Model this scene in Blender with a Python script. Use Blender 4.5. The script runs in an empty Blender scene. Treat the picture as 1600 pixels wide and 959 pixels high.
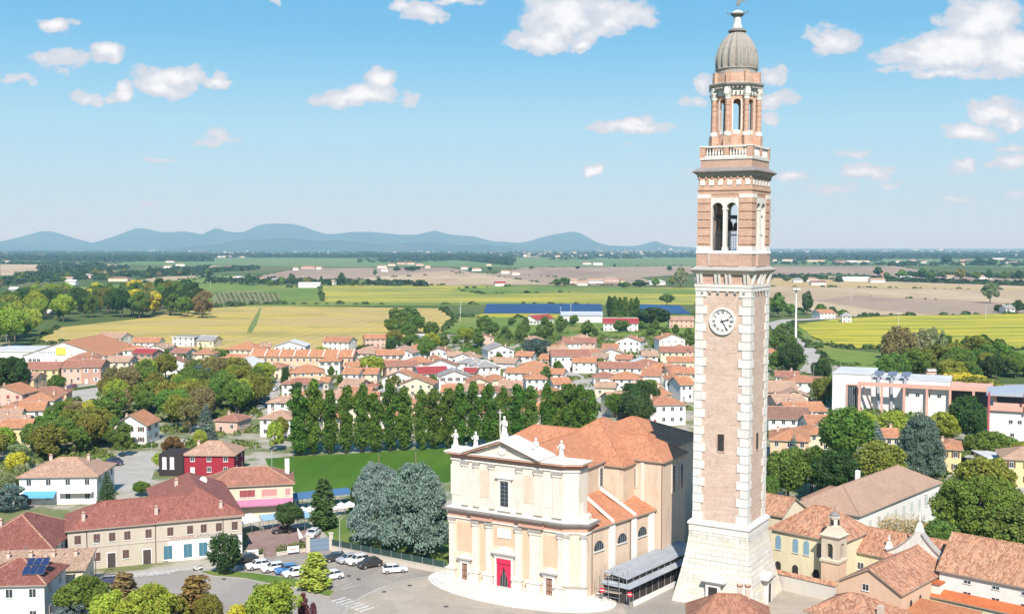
import bpy, math, random
import numpy as np
from mathutils import Vector, Matrix
R = math.radians
rnd = random.Random(7)
sc = bpy.context.scene
C = sc.collection

# ------------------------------------------------------------------ camera
F, CX, CY, HZ, H = 1720.0, 800.0, 479.5, 385.0, 60.0      # focal length and horizon in photograph pixels, height of the viewpoint in metres
PT = math.atan((CY - HZ) / F); cp, sp = math.cos(PT), math.sin(PT)
cam = bpy.data.cameras.new('camera'); cam.sensor_width = 36; cam.lens = 36 * F / 1600
cam.clip_start = 0.5; cam.clip_end = 90000
co = bpy.data.objects.new('camera', cam); C.objects.link(co)
co.location = (0, 0, H); co.rotation_euler = (R(90) - PT, 0, 0); sc.camera = co
sc.render.resolution_x, sc.render.resolution_y = 1024, 613

# ------------------------------------------------------------------ light
SUN_EL, SUN_DIR = 44.0, Vector((.065, -.998, 0)).normalized()      # horizontal direction towards the sun
sd = Vector((SUN_DIR.x * math.cos(R(SUN_EL)), SUN_DIR.y * math.cos(R(SUN_EL)), math.sin(R(SUN_EL))))
sl = bpy.data.lights.new('sun', 'SUN'); sl.energy = 4.6; sl.angle = R(0.5); sl.color = (1, .95, .88)
so = bpy.data.objects.new('sun', sl); C.objects.link(so); so.rotation_euler = sd.to_track_quat('Z', 'Y').to_euler()
sc.view_settings.view_transform = 'Standard'; sc.view_settings.look = 'None'
sc.view_settings.exposure = 0.66; sc.view_settings.gamma = 1.0
sc.cycles.max_bounces = 5; sc.cycles.diffuse_bounces = 3; sc.cycles.glossy_bounces = 2; sc.cycles.transmission_bounces = 2
sc.cycles.transparent_max_bounces = 4; sc.cycles.volume_bounces = 0
sc.cycles.use_denoising = True; sc.cycles.sample_clamp_indirect = 4
sc.cycles.caustics_reflective = False; sc.cycles.caustics_refractive = False

def ray(px, py):
    X = (px - CX) / F; Y = (CY - py) / F
    return Vector((X, cp + Y * sp, -sp + Y * cp))
def G(px, py, z=0.0):
    d = ray(px, py); t = (z - H) / d.z
    return Vector((d.x * t, d.y * t, z))

class NT:
    'small helper for node trees'
    def __init__(s, tree): s.t = tree; s.n = tree.nodes; s.l = tree.links
    def new(s, typ, **k):
        nd = s.n.new(typ)
        for a, b in k.items(): setattr(nd, a, b)
        return nd
    def put(s, sock, v):
        if isinstance(v, bpy.types.NodeSocket): s.l.new(v, sock)
        elif v is not None: sock.default_value = v
    def math(s, op, a, b=None, c=None, clamp=False):
        nd = s.new('ShaderNodeMath', operation=op, use_clamp=clamp)
        for i, v in enumerate((a, b, c)): s.put(nd.inputs[i], v)
        return nd.outputs[0]
    def vm(s, op, a, b=None):
        nd = s.new('ShaderNodeVectorMath', operation=op); s.put(nd.inputs[0], a); s.put(nd.inputs[1], b)
        return nd.outputs['Value'] if op in ('LENGTH', 'DOT_PRODUCT') else nd.outputs[0]
    def mix(s, f, a, b, blend='MIX'):
        nd = s.new('ShaderNodeMix', data_type='RGBA', blend_type=blend)
        s.put(nd.inputs[0], f); s.put(nd.inputs[6], c4(a)); s.put(nd.inputs[7], c4(b)); return nd.outputs[2]
    def noise(s, vec, scale, detail=3, rough=.55, color=False):
        nd = s.new('ShaderNodeTexNoise'); s.put(nd.inputs['Vector'], vec)
        nd.inputs['Scale'].default_value = scale; nd.inputs['Detail'].default_value = detail; nd.inputs['Roughness'].default_value = rough
        return nd.outputs[1 if color else 0]
    def ramp(s, f, a, b, lo=0.0, hi=1.0, smooth=True):
        nd = s.new('ShaderNodeMapRange', interpolation_type='SMOOTHSTEP' if smooth else 'LINEAR'); s.put(nd.inputs[0], f)
        for i, v in zip((1, 2, 3, 4), (a, b, lo, hi)): nd.inputs[i].default_value = v
        return nd.outputs[0]
    def mapv(s, vec, scale, rot=0.0):
        nd = s.new('ShaderNodeMapping'); s.put(nd.inputs[0], vec)
        nd.inputs['Rotation'].default_value = (0, 0, rot); nd.inputs['Scale'].default_value = scale; return nd.outputs[0]
def c4(c):
    if isinstance(c, (tuple, list)) and len(c) == 3: return (*c, 1)
    return c

# ------------------------------------------------------------------ sky with fair-weather clouds, fixed in world directions
def make_world():
    w = bpy.data.worlds.new('World'); sc.world = w; w.use_nodes = True
    T = NT(w.node_tree); T.n.clear()
    out = T.new('ShaderNodeOutputWorld'); bg = T.new('ShaderNodeBackground')
    sky = T.new('ShaderNodeTexSky', sky_type='NISHITA', sun_disc=False)
    sky.sun_elevation = R(SUN_EL); sky.sun_rotation = math.atan2(SUN_DIR.x, SUN_DIR.y)
    sky.air_density = SKY_AIR; sky.dust_density = SKY_DUST; sky.ozone_density = SKY_OZ; sky.altitude = 60
    hs_ = T.new('ShaderNodeHueSaturation'); T.l.new(sky.outputs[0], hs_.inputs['Color'])
    hs_.inputs['Hue'].default_value = SKY_HUE; hs_.inputs['Saturation'].default_value = SKY_SAT; hs_.inputs['Value'].default_value = SKY_VAL
    tc = T.new('ShaderNodeTexCoord'); D = tc.outputs['Generated']
    sep = T.new('ShaderNodeSeparateXYZ'); T.l.new(D, sep.inputs[0])
    yy = T.math('MAXIMUM', sep.outputs[1], .02)
    cmb = T.new('ShaderNodeCombineXYZ')
    T.l.new(T.math('DIVIDE', sep.outputs[0], yy), cmb.inputs[0]); T.l.new(T.math('DIVIDE', sep.outputs[2], yy), cmb.inputs[1])
    P = cmb.outputs[0]
    wob = T.vm('SCALE', T.vm('SUBTRACT', T.noise(P, 26, 4, .6, True), (.5, .5, .5)), None)
    wob.node.inputs['Scale'].default_value = .05
    Q = T.vm('ADD', P, T.vm('MULTIPLY', wob, (1, .6, 0)))
    # px, py, half width, half height, weight
    CL = [(1490,78,105,26,1.25),(1535,38,62,44,1.25),(1425,88,66,18,1.1),(1590,80,60,38,1.15),(1480,112,110,12,.8),(1300,58,42,24,1.0),
          (880,30,68,40,1.05),(850,62,60,18,1.1),(960,26,62,30,.9),(910,72,16,14,1.0),(940,8,50,20,.9),
          (560,148,66,18,1.15),(592,122,30,20,1.1),(515,152,30,8,.9),(640,152,22,12,.55),
          (270,118,62,16,1.0),(250,138,50,14,1.1),(340,126,26,14,1.15),(192,145,24,15,1.15),(145,153,30,10,.85),(160,85,34,14,1.15),(100,88,56,16,.65),(90,34,30,12,.95),(30,127,34,9,.75),(100,104,22,12,.5),
          (660,22,42,14,1.0),(630,10,26,12,.9),(715,3,40,8,.9),(436,4,14,9,.7),
          (990,200,68,12,1.0),(998,188,28,12,1.1),(930,261,18,10,1.1),(980,232,14,5,.4),
          (338,214,24,15,.7),(340,222,40,7,.6),(255,250,22,5,.6),(235,324,24,5,.5),
          (1100,132,22,14,.8),(1203,122,24,17,.95),(1210,158,34,14,.9),(1200,184,20,8,.6),(1085,162,24,12,.75),
          (1560,172,50,18,1.05),(1510,205,44,15,1.05),(1580,180,40,20,1.0),(1358,267,48,12,.95),(1230,273,30,9,.7),(1300,291,56,9,.6),
          (1510,260,22,12,.95),(1580,252,40,12,.85),(1575,228,26,8,.8),(1500,312,28,7,.7),(1340,242,36,8,.5),(1100,262,44,8,.45),(1585,305,24,8,.6),(1400,285,20,7,.5),(470,332,16,4,.3)]
    best = None; shade = None
    for (x, y, rx, ry, wt) in CL:
        r = ray(x, y); u, v = r.x / r.y, r.z / r.y
        d = T.vm('LENGTH', T.vm('MULTIPLY', T.vm('SUBTRACT', Q, (u, v, 0)), (F / rx / 1.25, F / ry / 1.3, 0)))
        m = T.math('MULTIPLY_ADD', d, -wt, wt)
        best = m if best is None else T.math('MAXIMUM', best, m)
    fine = T.noise(T.vm('MULTIPLY', P, (1, 1.5, 1)), 46, 8, .64)
    dens = T.math('ADD', T.math('MAXIMUM', best, 0), T.math('MULTIPLY', T.math('SUBTRACT', fine, .50), 1.6))
    a = T.ramp(dens, .05, .42)
    on = T.ramp(best, .0, .22)
    a = T.math('MULTIPLY', T.math('MULTIPLY', a, on), .93)
    # billows: lit tops, mauve-grey bases, from the local density and a slow noise
    low = T.noise(T.vm('ADD', T.vm('MULTIPLY', P, (1, 1.6, 1)), (0, .011, 0)), 30, 3)
    body = T.ramp(T.math('SUBTRACT', dens, T.math('MULTIPLY', low, .9)), -.1, .65)
    ccol = T.mix(body, CLOUD_DARK, CLOUD_LIT)
    # clear air: deep blue overhead paling to the horizon, laid over the physical sky
    el = T.new('ShaderNodeValToRGB'); T.l.new(T.math('MAXIMUM', sep.outputs[2], 0), el.inputs[0]); cr = el.color_ramp; cr.interpolation = 'LINEAR'
    while len(cr.elements) < 6: cr.elements.new(.5)
    k_ = 1 / (2 ** sc.view_settings.exposure) / SKY_STR / 6.0
    for e_, (p_, c_) in zip(cr.elements, ((0, (.50, .64, .76)), (.03, (.49, .655, .78)), (.107, (.385, .668, .85)), (.19, (.155, .50, .80)), (.35, (.08, .36, .72)), (1, (.05, .25, .60)))):
        e_.position = p_; e_.color = c4(tuple(x * k_ for x in c_))
    grad = T.vm('SCALE', el.outputs[0]); grad.node.inputs['Scale'].default_value = 6.0
    T.l.new(T.mix(a, T.mix(.88, hs_.outputs[0], grad), ccol), bg.inputs[0])
    bg.inputs[1].default_value = SKY_STR
    T.l.new(bg.outputs[0], out.inputs[0])
    w.cycles.sampling_method = 'MANUAL'; w.cycles.sample_map_resolution = 512
SKY_AIR, SKY_DUST, SKY_OZ, SKY_HUE, SKY_SAT, SKY_VAL, SKY_STR = 1.0, .6, 1.6, .5, 1.15, 1.0, .12
CLOUD_LIT, CLOUD_DARK = (5.5, 5.45, 5.5), (3.7, 3.85, 4.2)
make_world()

# ------------------------------------------------------------------ materials
MATS = {}
def shader(name, rough=.85, spec=.3):
    m = bpy.data.materials.new(name); m.use_nodes = True; T = NT(m.node_tree)
    b = T.n['Principled BSDF']; b.inputs['Roughness'].default_value = rough; b.inputs['Specular IOR Level'].default_value = spec
    return m, T, b
def uvof(T): return T.new('ShaderNodeUVMap', uv_map='uv').outputs[0]
def objco(T): return T.new('ShaderNodeTexCoord').outputs['Object']
def bump(T, b, h, strength, dist):
    nd = T.new('ShaderNodeBump'); nd.inputs['Strength'].default_value = strength; nd.inputs['Distance'].default_value = dist
    T.l.new(h, nd.inputs['Height']); T.l.new(nd.outputs[0], b.inputs['Normal'])
def mul(c, k): return tuple(min(1, x * k) for x in c)
def plain(name, col, rough=.7, metal=0.0, spec=.4):
    if name in MATS: return MATS[name]
    m, T, b = shader(name, rough, spec); b.inputs['Metallic'].default_value = metal
    n = T.noise(objco(T), 3.0, 2)
    T.l.new(T.mix(n, mul(col, .88), mul(col, 1.1)), b.inputs['Base Color']); MATS[name] = m; return m
def plaster(name, col, dirt=.22):
    if name in MATS: return MATS[name]
    m, T, b = shader(name, .9, .15); uv = uvof(T)
    s = T.noise(T.mapv(uv, (.9, .16, 1)), 1.0, 5, .65); n = T.noise(uv, .35, 4); f = T.noise(uv, 6, 3)
    k = T.ramp(s, .46, .70); c = T.mix(T.math('MULTIPLY', k, dirt), col, mul(col, .55))
    c = T.mix(T.math('MULTIPLY', T.ramp(n, .45, .7), .22), c, (col[0] * .8, col[1] * .74, col[2] * .68))
    c = T.mix(T.math('MULTIPLY', f, .12), c, mul(col, .6)); T.l.new(c, b.inputs['Base Color'])
    bump(T, b, f, .25, .02); MATS[name] = m; return m
def tile(name, col, var=.35, blotch=.5, lit=None):
    if name in MATS: return MATS[name]
    m, T, b = shader(name, .85, .2); uv = uvof(T)
    br = T.new('ShaderNodeTexBrick'); br.offset = 0.5; T.l.new(uv, br.inputs['Vector'])
    br.inputs['Scale'].default_value = 1; br.inputs['Brick Width'].default_value = .26; br.inputs['Row Height'].default_value = .42
    br.inputs['Mortar Size'].default_value = .028; br.inputs['Mortar Smooth'].default_value = .6; br.inputs['Bias'].default_value = -.05
    br.inputs['Color1'].default_value = c4(mul(col, 1 - var * .6)); br.inputs['Color2'].default_value = c4(lit or mul(col, 1 + var)); br.inputs['Mortar'].default_value = c4(mul(col, .42))
    vo = T.new('ShaderNodeTexVoronoi'); T.l.new(T.mapv(uv, (1.9, .8, 1)), vo.inputs['Vector']); vo.inputs['Scale'].default_value = 1.7
    sv = T.new('ShaderNodeSeparateColor'); T.l.new(vo.outputs['Color'], sv.inputs[0])
    c = T.mix(T.math('MULTIPLY', T.ramp(sv.outputs[0], .55, .95), blotch), br.outputs[0], (col[0] * .62, col[1] * .58, col[2] * .56))
    c = T.mix(T.math('MULTIPLY', T.ramp(sv.outputs[1], .6, .95), blotch), c, (min(1, col[0] * 1.25), min(1, col[1] * 1.32), min(1, col[2] * 1.28)))
    n = T.noise(uv, .22, 4); c = T.mix(T.math('MULTIPLY', T.ramp(n, .4, .75), .45), c, (col[0] * .68, col[1] * .68, col[2] * .68))
    T.l.new(c, b.inputs['Base Color'])
    wv = T.new('ShaderNodeTexWave', wave_type='BANDS', bands_direction='X'); T.l.new(uv, wv.inputs['Vector']); wv.inputs['Scale'].default_value = 1.22; wv.inputs['Distortion'].default_value = .3
    bump(T, b, wv.outputs['Fac'], .7, .07); MATS[name] = m; return m
def brick(name, col, pale=None, w=.27, h=.085, patch=.5):
    if name in MATS: return MATS[name]
    m, T, b = shader(name, .92, .12); uv = uvof(T)
    br = T.new('ShaderNodeTexBrick'); T.l.new(uv, br.inputs['Vector'])
    br.inputs['Scale'].default_value = 1; br.inputs['Brick Width'].default_value = w; br.inputs['Row Height'].default_value = h
    br.inputs['Mortar Size'].default_value = .012; br.inputs['Color1'].default_value = c4(mul(col, .72)); br.inputs['Color2'].default_value = c4(mul(col, 1.25))
    br.inputs['Mortar'].default_value = (.5, .43, .36, 1)
    pale = pale or mul(col, 1.3)
    hb = T.noise(T.mapv(uv, (.12, 2.6, 1)), 1.0, 4, .7); 
    n = T.math('ADD', T.math('MULTIPLY', T.noise(T.mapv(uv, (.5, 1.1, 1)), .55, 6, .66), .6), T.math('MULTIPLY', hb, .4)); c = T.mix(T.math('MULTIPLY', T.ramp(n, .42, .7), patch), br.outputs[0], pale)
    n2 = T.noise(T.mapv(uv, (1.2, .35, 1)), .8, 5, .7); c = T.mix(T.math('MULTIPLY', T.ramp(n2, .52, .75), .45), c, mul(col, .55))
    T.l.new(c, b.inputs['Base Color']); bump(T, b, T.noise(uv, 7, 3), .5, .04); MATS[name] = m; return m
def stone(name, col, stain=(.5, .4, .2), amt=.3, joints=None, scale=.5):
    if name in MATS: return MATS[name]
    m, T, b = shader(name, .85, .2); uv = uvof(T)
    n = T.noise(uv, scale, 6, .65); c = T.mix(T.math('MULTIPLY', T.ramp(n, .5, .72), amt), col, stain)
    s = T.noise(T.mapv(uv, (2.2, .3, 1)), 1, 5, .7); c = T.mix(T.math('MULTIPLY', T.ramp(s, .50, .74), .5), c, mul(col, .42))
    if joints:
        br = T.new('ShaderNodeTexBrick'); T.l.new(uv, br.inputs['Vector']); br.inputs['Scale'].default_value = 1
        br.inputs['Brick Width'].default_value = joints[0]; br.inputs['Row Height'].default_value = joints[1]; br.inputs['Mortar Size'].default_value = .035
        br.inputs['Color1'].default_value = (.84, .82, .8, 1); br.inputs['Color2'].default_value = (1, 1, 1, 1); br.inputs['Mortar'].default_value = (.5, .47, .44, 1)
        c = T.mix(1.0, c, br.outputs[0], 'MULTIPLY')
    ge = T.new('ShaderNodeNewGeometry'); c = T.mix(T.math('MULTIPLY', ge.outputs['Random Per Island'], .3), c, mul(stain, 1.0 if joints is None else 1.2))
    f = T.noise(uv, 2.6, 5, .7); c = T.mix(T.math('MULTIPLY', T.ramp(f, .52, .8), .35), c, mul(col, .5))
    T.l.new(c, b.inputs['Base Color']); bump(T, b, T.noise(uv, 4, 4), .4, .03); MATS[name] = m; return m
def glass(name='window glass', col=(.03, .04, .05)):
    if name in MATS: return MATS[name]
    m, T, b = shader(name, .12, .6); n = T.noise(objco(T), 2.5, 2); T.l.new(T.mix(n, mul(col, .6), mul(col, 1.8)), b.inputs['Base Color']); MATS[name] = m; return m
def paint(name='painted part'):
    'colour comes from the object'
    if name in MATS: return MATS[name]
    m, T, b = shader(name, .45 if 'car' not in name else .22, .5); oi = T.new('ShaderNodeObjectInfo')
    n = T.noise(objco(T), 4, 3); T.l.new(T.mix(T.math('MULTIPLY', n, .22), oi.outputs['Color'], (.25, .22, .2)), b.inputs['Base Color'])
    if 'car' in name: b.inputs['Coat Weight'].default_value = .6
    MATS[name] = m; return m
def leaf(name='leaves', tr=.32, dark=.55):
    if name in MATS: return MATS[name]
    m = bpy.data.materials.new(name); m.use_nodes = True; T = NT(m.node_tree); T.n.clear()
    out = T.new('ShaderNodeOutputMaterial'); oi = T.new('ShaderNodeObjectInfo'); ge = T.new('ShaderNodeNewGeometry')
    hs = T.new('ShaderNodeHueSaturation'); T.l.new(oi.outputs['Color'], hs.inputs['Color'])
    rr = T.math('MULTIPLY_ADD', ge.outputs['Random Per Island'], .05, .475)
    T.l.new(T.math('ADD', rr, T.math('MULTIPLY_ADD', oi.outputs['Random'], .03, -.015)), hs.inputs['Hue'])
    n = T.noise(objco(T), .55, 2)
    T.l.new(T.math('MULTIPLY', T.math('MULTIPLY_ADD', ge.outputs['Random Per Island'], .55, dark + .2), T.math('MULTIPLY_ADD', n, 1.0, .55)), hs.inputs['Value'])
    d = T.new('ShaderNodeBsdfDiffuse'); t = T.new('ShaderNodeBsdfTranslucent'); mx = T.new('ShaderNodeMixShader'); mx.inputs[0].default_value = tr
    T.l.new(hs.outputs[0], d.inputs[0]); T.l.new(hs.outputs[0], t.inputs[0]); T.l.new(d.outputs[0], mx.inputs[1]); T.l.new(t.outputs[0], mx.inputs[2]); T.l.new(mx.outputs[0], out.inputs[0])
    MATS[name] = m; return m
def ground(name, cols, scale=.02, stretch=(1, 1, 1), rot=0.0, fine=.6, rows=None, contrast=(.38, .62), rough=.95, patch=None):
    'ground cover: two or three colours in drifts, fine grain, optional crop rows (angle, spacing, strength)'
    if name in MATS: return MATS[name]
    m, T, b = shader(name, rough, .1); p = objco(T); q = T.mapv(p, stretch, rot)
    c = T.mix(T.ramp(T.noise(q, scale, 6, .62), *contrast), cols[0], cols[1])
    if len(cols) > 2: c = T.mix(T.ramp(T.noise(T.vm('ADD', q, (371, 19, 5)), scale * 1.7, 5, .6), contrast[1] - .08, contrast[1] + .12), c, cols[2])
    f = T.noise(p, fine, 4, .7); c = T.mix(T.math('MULTIPLY', T.ramp(f, .35, .75), .35), c, mul(cols[0], .6))
    if patch:      # repairs, slabs and stains of their own outline
        vo = T.new('ShaderNodeTexVoronoi'); T.l.new(T.vm('ADD', T.mapv(p, (1, 1, 1), .5), T.vm('SCALE', T.noise(p, .3, 2, .5, True))), vo.inputs['Vector']); vo.inputs['Scale'].default_value = 1 / patch
        sv = T.new('ShaderNodeSeparateColor'); T.l.new(vo.outputs['Color'], sv.inputs[0]); c = T.mix(T.math('MULTIPLY', T.ramp(sv.outputs[0], .2, .9), .30), c, mul(cols[0], .62))
        st = T.noise(p, .8, 5, .75); c = T.mix(T.math('MULTIPLY', T.ramp(st, .58, .74), .4), c, mul(cols[0], .5))
        tr = T.noise(T.mapv(p, (.05, 1.2, 1), .35), 1, 3, .6); c = T.mix(T.math('MULTIPLY', T.ramp(tr, .5, .7), .22), c, mul(cols[1], .68))
    if rows:
        wv = T.new('ShaderNodeTexWave', wave_type='BANDS', bands_direction='X'); T.l.new(T.mapv(p, (1, 1, 1), rows[0]), wv.inputs['Vector'])
        wv.inputs['Scale'].default_value = .314 / rows[1]; wv.inputs['Distortion'].default_value = 1.5; wv.inputs['Detail'].default_value = 2; wv.inputs['Detail Scale'].default_value = .3
        c = T.mix(T.math('MULTIPLY', wv.outputs['Fac'], rows[2]), c, mul(cols[1], .6))
    T.l.new(c, b.inputs['Base Color']); MATS[name] = m; return m

# ------------------------------------------------------------------ mesh builder
class MB:
    def __init__(s): s.v = []; s.f = []; s.m = []; s.M = None
    def add(s, pts, faces, m=0):
        b = len(s.v)
        s.v += [tuple(s.M @ Vector(p)) if s.M else tuple(p) for p in pts]
        for f in faces: s.f.append([b + i for i in f]); s.m.append(m)
        return s
    def poly(s, pts, m=0): return s.add(pts, [list(range(len(pts)))], m)
    def box(s, x0, x1, y0, y1, z0, z1, m=0):
        p = [(x0, y0, z0), (x1, y0, z0), (x1, y1, z0), (x0, y1, z0), (x0, y0, z1), (x1, y0, z1), (x1, y1, z1), (x0, y1, z1)]
        return s.add(p, [(0, 3, 2, 1), (4, 5, 6, 7), (0, 1, 5, 4), (1, 2, 6, 5), (2, 3, 7, 6), (3, 0, 4, 7)], m)
    def cbox(s, cx, cy, z0, z1, wx, wy, m=0): return s.box(cx - wx / 2, cx + wx / 2, cy - wy / 2, cy + wy / 2, z0, z1, m)
    def frustum(s, lower, upper, m=0):
        n = len(lower); p = list(lower) + list(upper)
        return s.add(p, [tuple(reversed(range(n))), tuple(range(n, 2 * n))] + [(i, (i + 1) % n, n + (i + 1) % n, n + i) for i in range(n)], m)
    def prism(s, poly, z0, z1, m=0): return s.frustum([(x, y, z0) for x, y in poly], [(x, y, z1) for x, y in poly], m)
    def wallprism(s, prof, y0, y1, m=0):
        'profile in x-z, extruded along y'
        n = len(prof); p = [(x, y0, z) for x, z in prof] + [(x, y1, z) for x, z in prof]
        return s.add(p, [tuple(range(n)), tuple(reversed(range(n, 2 * n)))] + [(i, n + i, n + (i + 1) % n, (i + 1) % n) for i in range(n)], m)
    def lathe(s, prof, n=16, cx=0, cy=0, m=0, rad=None, a0=0.0):
        p = []; k = len(prof)
        for r, z in prof:
            for i in range(n):
                a = a0 + 2 * math.pi * i / n; q = r * (rad(i, n, z) if rad else 1); p.append((cx + q * math.cos(a), cy + q * math.sin(a), z))
        f = [(j * n + i, j * n + (i + 1) % n, (j + 1) * n + (i + 1) % n, (j + 1) * n + i) for j in range(k - 1) for i in range(n)]
        f += [tuple(reversed(range(n))), tuple((k - 1) * n + i for i in range(n))]
        return s.add(p, f, m)
    def tube(s, a, b, r0, r1=None, n=6, m=0):
        a, b = Vector(a), Vector(b); r1 = r0 if r1 is None else r1; d = (b - a).normalized()
        u = d.orthogonal().normalized(); w = d.cross(u)
        p = [a + (u * math.cos(t) + w * math.sin(t)) * r0 for t in [2 * math.pi * i / n for i in range(n)]] + [b + (u * math.cos(t) + w * math.sin(t)) * r1 for t in [2 * math.pi * i / n for i in range(n)]]
        return s.add(p, [tuple(reversed(range(n))), tuple(range(n, 2 * n))] + [(i, (i + 1) % n, n + (i + 1) % n, n + i) for i in range(n)], m)
    def mesh(s, name, mats, smooth=False):
        me = bpy.data.meshes.new(name); me.from_pydata(s.v, [], s.f)
        for m in (mats if isinstance(mats, (list, tuple)) else [mats]): me.materials.append(m)
        me.polygons.foreach_set('material_index', s.m)
        if smooth: me.polygons.foreach_set('use_smooth', [True] * len(s.f))
        uv = me.uv_layers.new(name='uv'); dat = []
        for f in me.polygons:
            n = f.normal
            if abs(n.z) > .98: u, v = Vector((1, 0, 0)), Vector((0, 1, 0))
            else: u = Vector((-n.y, n.x, 0)).normalized(); v = n.cross(u)
            for i in f.vertices:
                p = me.vertices[i].co; dat += [p.dot(u), p.dot(v)]
        uv.data.foreach_set('uv', dat); return me
    def build(s, name, mats, parent=None, smooth=False, **k):
        o = bpy.data.objects.new(name, s.mesh(name, mats, smooth)); C.objects.link(o)
        if parent: o.parent = parent
        for a, b in k.items(): o[a] = b
        return o
ALL = {}
def thing(name, loc, rot=0.0, label=None, cat=None, group=None):
    o = bpy.data.objects.new(name, None); C.objects.link(o); o.location = loc; o.rotation_euler = (0, 0, rot); o.empty_display_size = .5
    if label: o['label'] = label
    if cat: o['category'] = cat
    if group: o['group'] = group
    return o
def tag(o, label, cat, group=None):
    o['label'] = label; o['category'] = cat
    if group: o['group'] = group
    return o
def inst(name, me, parent=None, loc=(0, 0, 0), rot=(0, 0, 0), scale=(1, 1, 1), color=None):
    o = bpy.data.objects.new(name, me); C.objects.link(o); o.parent = parent; o.location = loc; o.rotation_euler = rot; o.scale = scale
    if color: o.color = c4(color)
    return o
ORD = 'first second third fourth fifth sixth seventh eighth ninth tenth eleventh twelfth thirteenth fourteenth fifteenth sixteenth seventeenth eighteenth nineteenth'.split()
TENS = {2: 'twent', 3: 'thirt', 4: 'fort', 5: 'fift', 6: 'sixt', 7: 'sevent', 8: 'eight', 9: 'ninet'}
def nth(i):
    'i counts from 0'
    i += 1
    if i < 20: return ORD[i - 1]
    t, u = divmod(i, 10)
    return TENS[t] + ('ieth' if u == 0 else 'y-' + ORD[u - 1])
ROWS = {}
def enroll(o, row, text, cat, group=None):
    'labels are given at the end: what it looks like, and its place in its row counted from the left'
    ROWS.setdefault(row, []).append((o, text)); o['category'] = cat; o['group'] = group or row
def name_rows():
    for row, L in ROWS.items():
        L.sort(key=lambda t: t[0].location.x / t[0].location.y)
        for i, (o, text) in enumerate(L): o['label'] = f'{text}, {nth(i)} from the left {row}'

# ------------------------------------------------------------------ land
def sheet(name, pts, z, mat, kind='structure', world=False):
    P = [Vector((p[0], p[1], z)) if world else G(p[0], p[1]) + Vector((0, 0, z)) for p in pts]
    a = sum(P[i].x * P[(i + 1) % len(P)].y - P[(i + 1) % len(P)].x * P[i].y for i in range(len(P)))
    if a < 0: P.reverse()
    mb = MB(); mb.poly(P); o = mb.build(name, mat); o['kind'] = kind; return o
g_plain = ground('plain farmland', [(.075, .115, .03), (.13, .15, .05), (.24, .19, .10)], .0016, (1, .5, 1), contrast=(.42, .6), fine=.05)
g_town = ground('town gardens and yards', [(.40, .36, .30), (.15, .17, .06), (.10, .14, .04)], .06, contrast=(.44, .58), fine=.9)
sheet('ground', [(-38000, -1500), (38000, -1500), (38000, 38000), (-38000, 38000)], 0, g_plain, world=True)
sheet('town_ground', [(-260, 620), (-420, 960), (2000, 960), (1850, 600), (1500, 600), (1240, 560), (1000, 515), (700, 522), (560, 548), (180, 545), (0, 535)], .02, g_town)

straw = ground('ripening soya field', [(.46, .34, .14), (.50, .38, .10), (.30, .27, .08)], .016, (.5, .9, 1), .12, fine=.22, rows=(.12, 11, .30), contrast=(.44, .56))
straw2 = ground('stubble field', [(.42, .31, .20), (.50, .39, .25), (.36, .27, .16)], .006, (1, .3, 1), fine=.06, rows=(1.2, 26, .25), contrast=(.42, .56))
brown = ground('ploughed field', [(.28, .20, .15), (.37, .27, .20), (.32, .26, .17)], .005, (1, .3, 1), fine=.05, rows=(.9, 24, .25), contrast=(.42, .56))
greenf = ground('green crop field', [(.13, .20, .04), (.17, .24, .05), (.26, .25, .07)], .010, (1, .3, 1), fine=.12, rows=(1.3, 14, .35), contrast=(.42, .56))
gy = ground('yellowing green field', [(.19, .24, .05), (.46, .38, .06), (.24, .26, .08)], .012, (.35, 1.8, 1), .05, fine=.12, rows=(1.45, 22, .18), contrast=(.44, .54))
yel = ground('yellow crop field', [(.48, .40, .035), (.44, .38, .05), (.15, .21, .04)], .020, (.3, 2.2, 1), fine=.35, rows=(.2, 9, .04), contrast=(.42, .52))
lawn = ground('mown lawn', [(.055, .13, .014), (.08, .155, .018)], .03, fine=.5, rows=(.1, 7, .25))
lawn2 = ground('garden grass', [(.10, .17, .03), (.16, .20, .05), (.22, .2, .1)], .08, fine=.8)
mow = ground('far green field', [(.12, .19, .07), (.16, .22, .09)], .002, (1, .4, 1), fine=.05)
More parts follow.
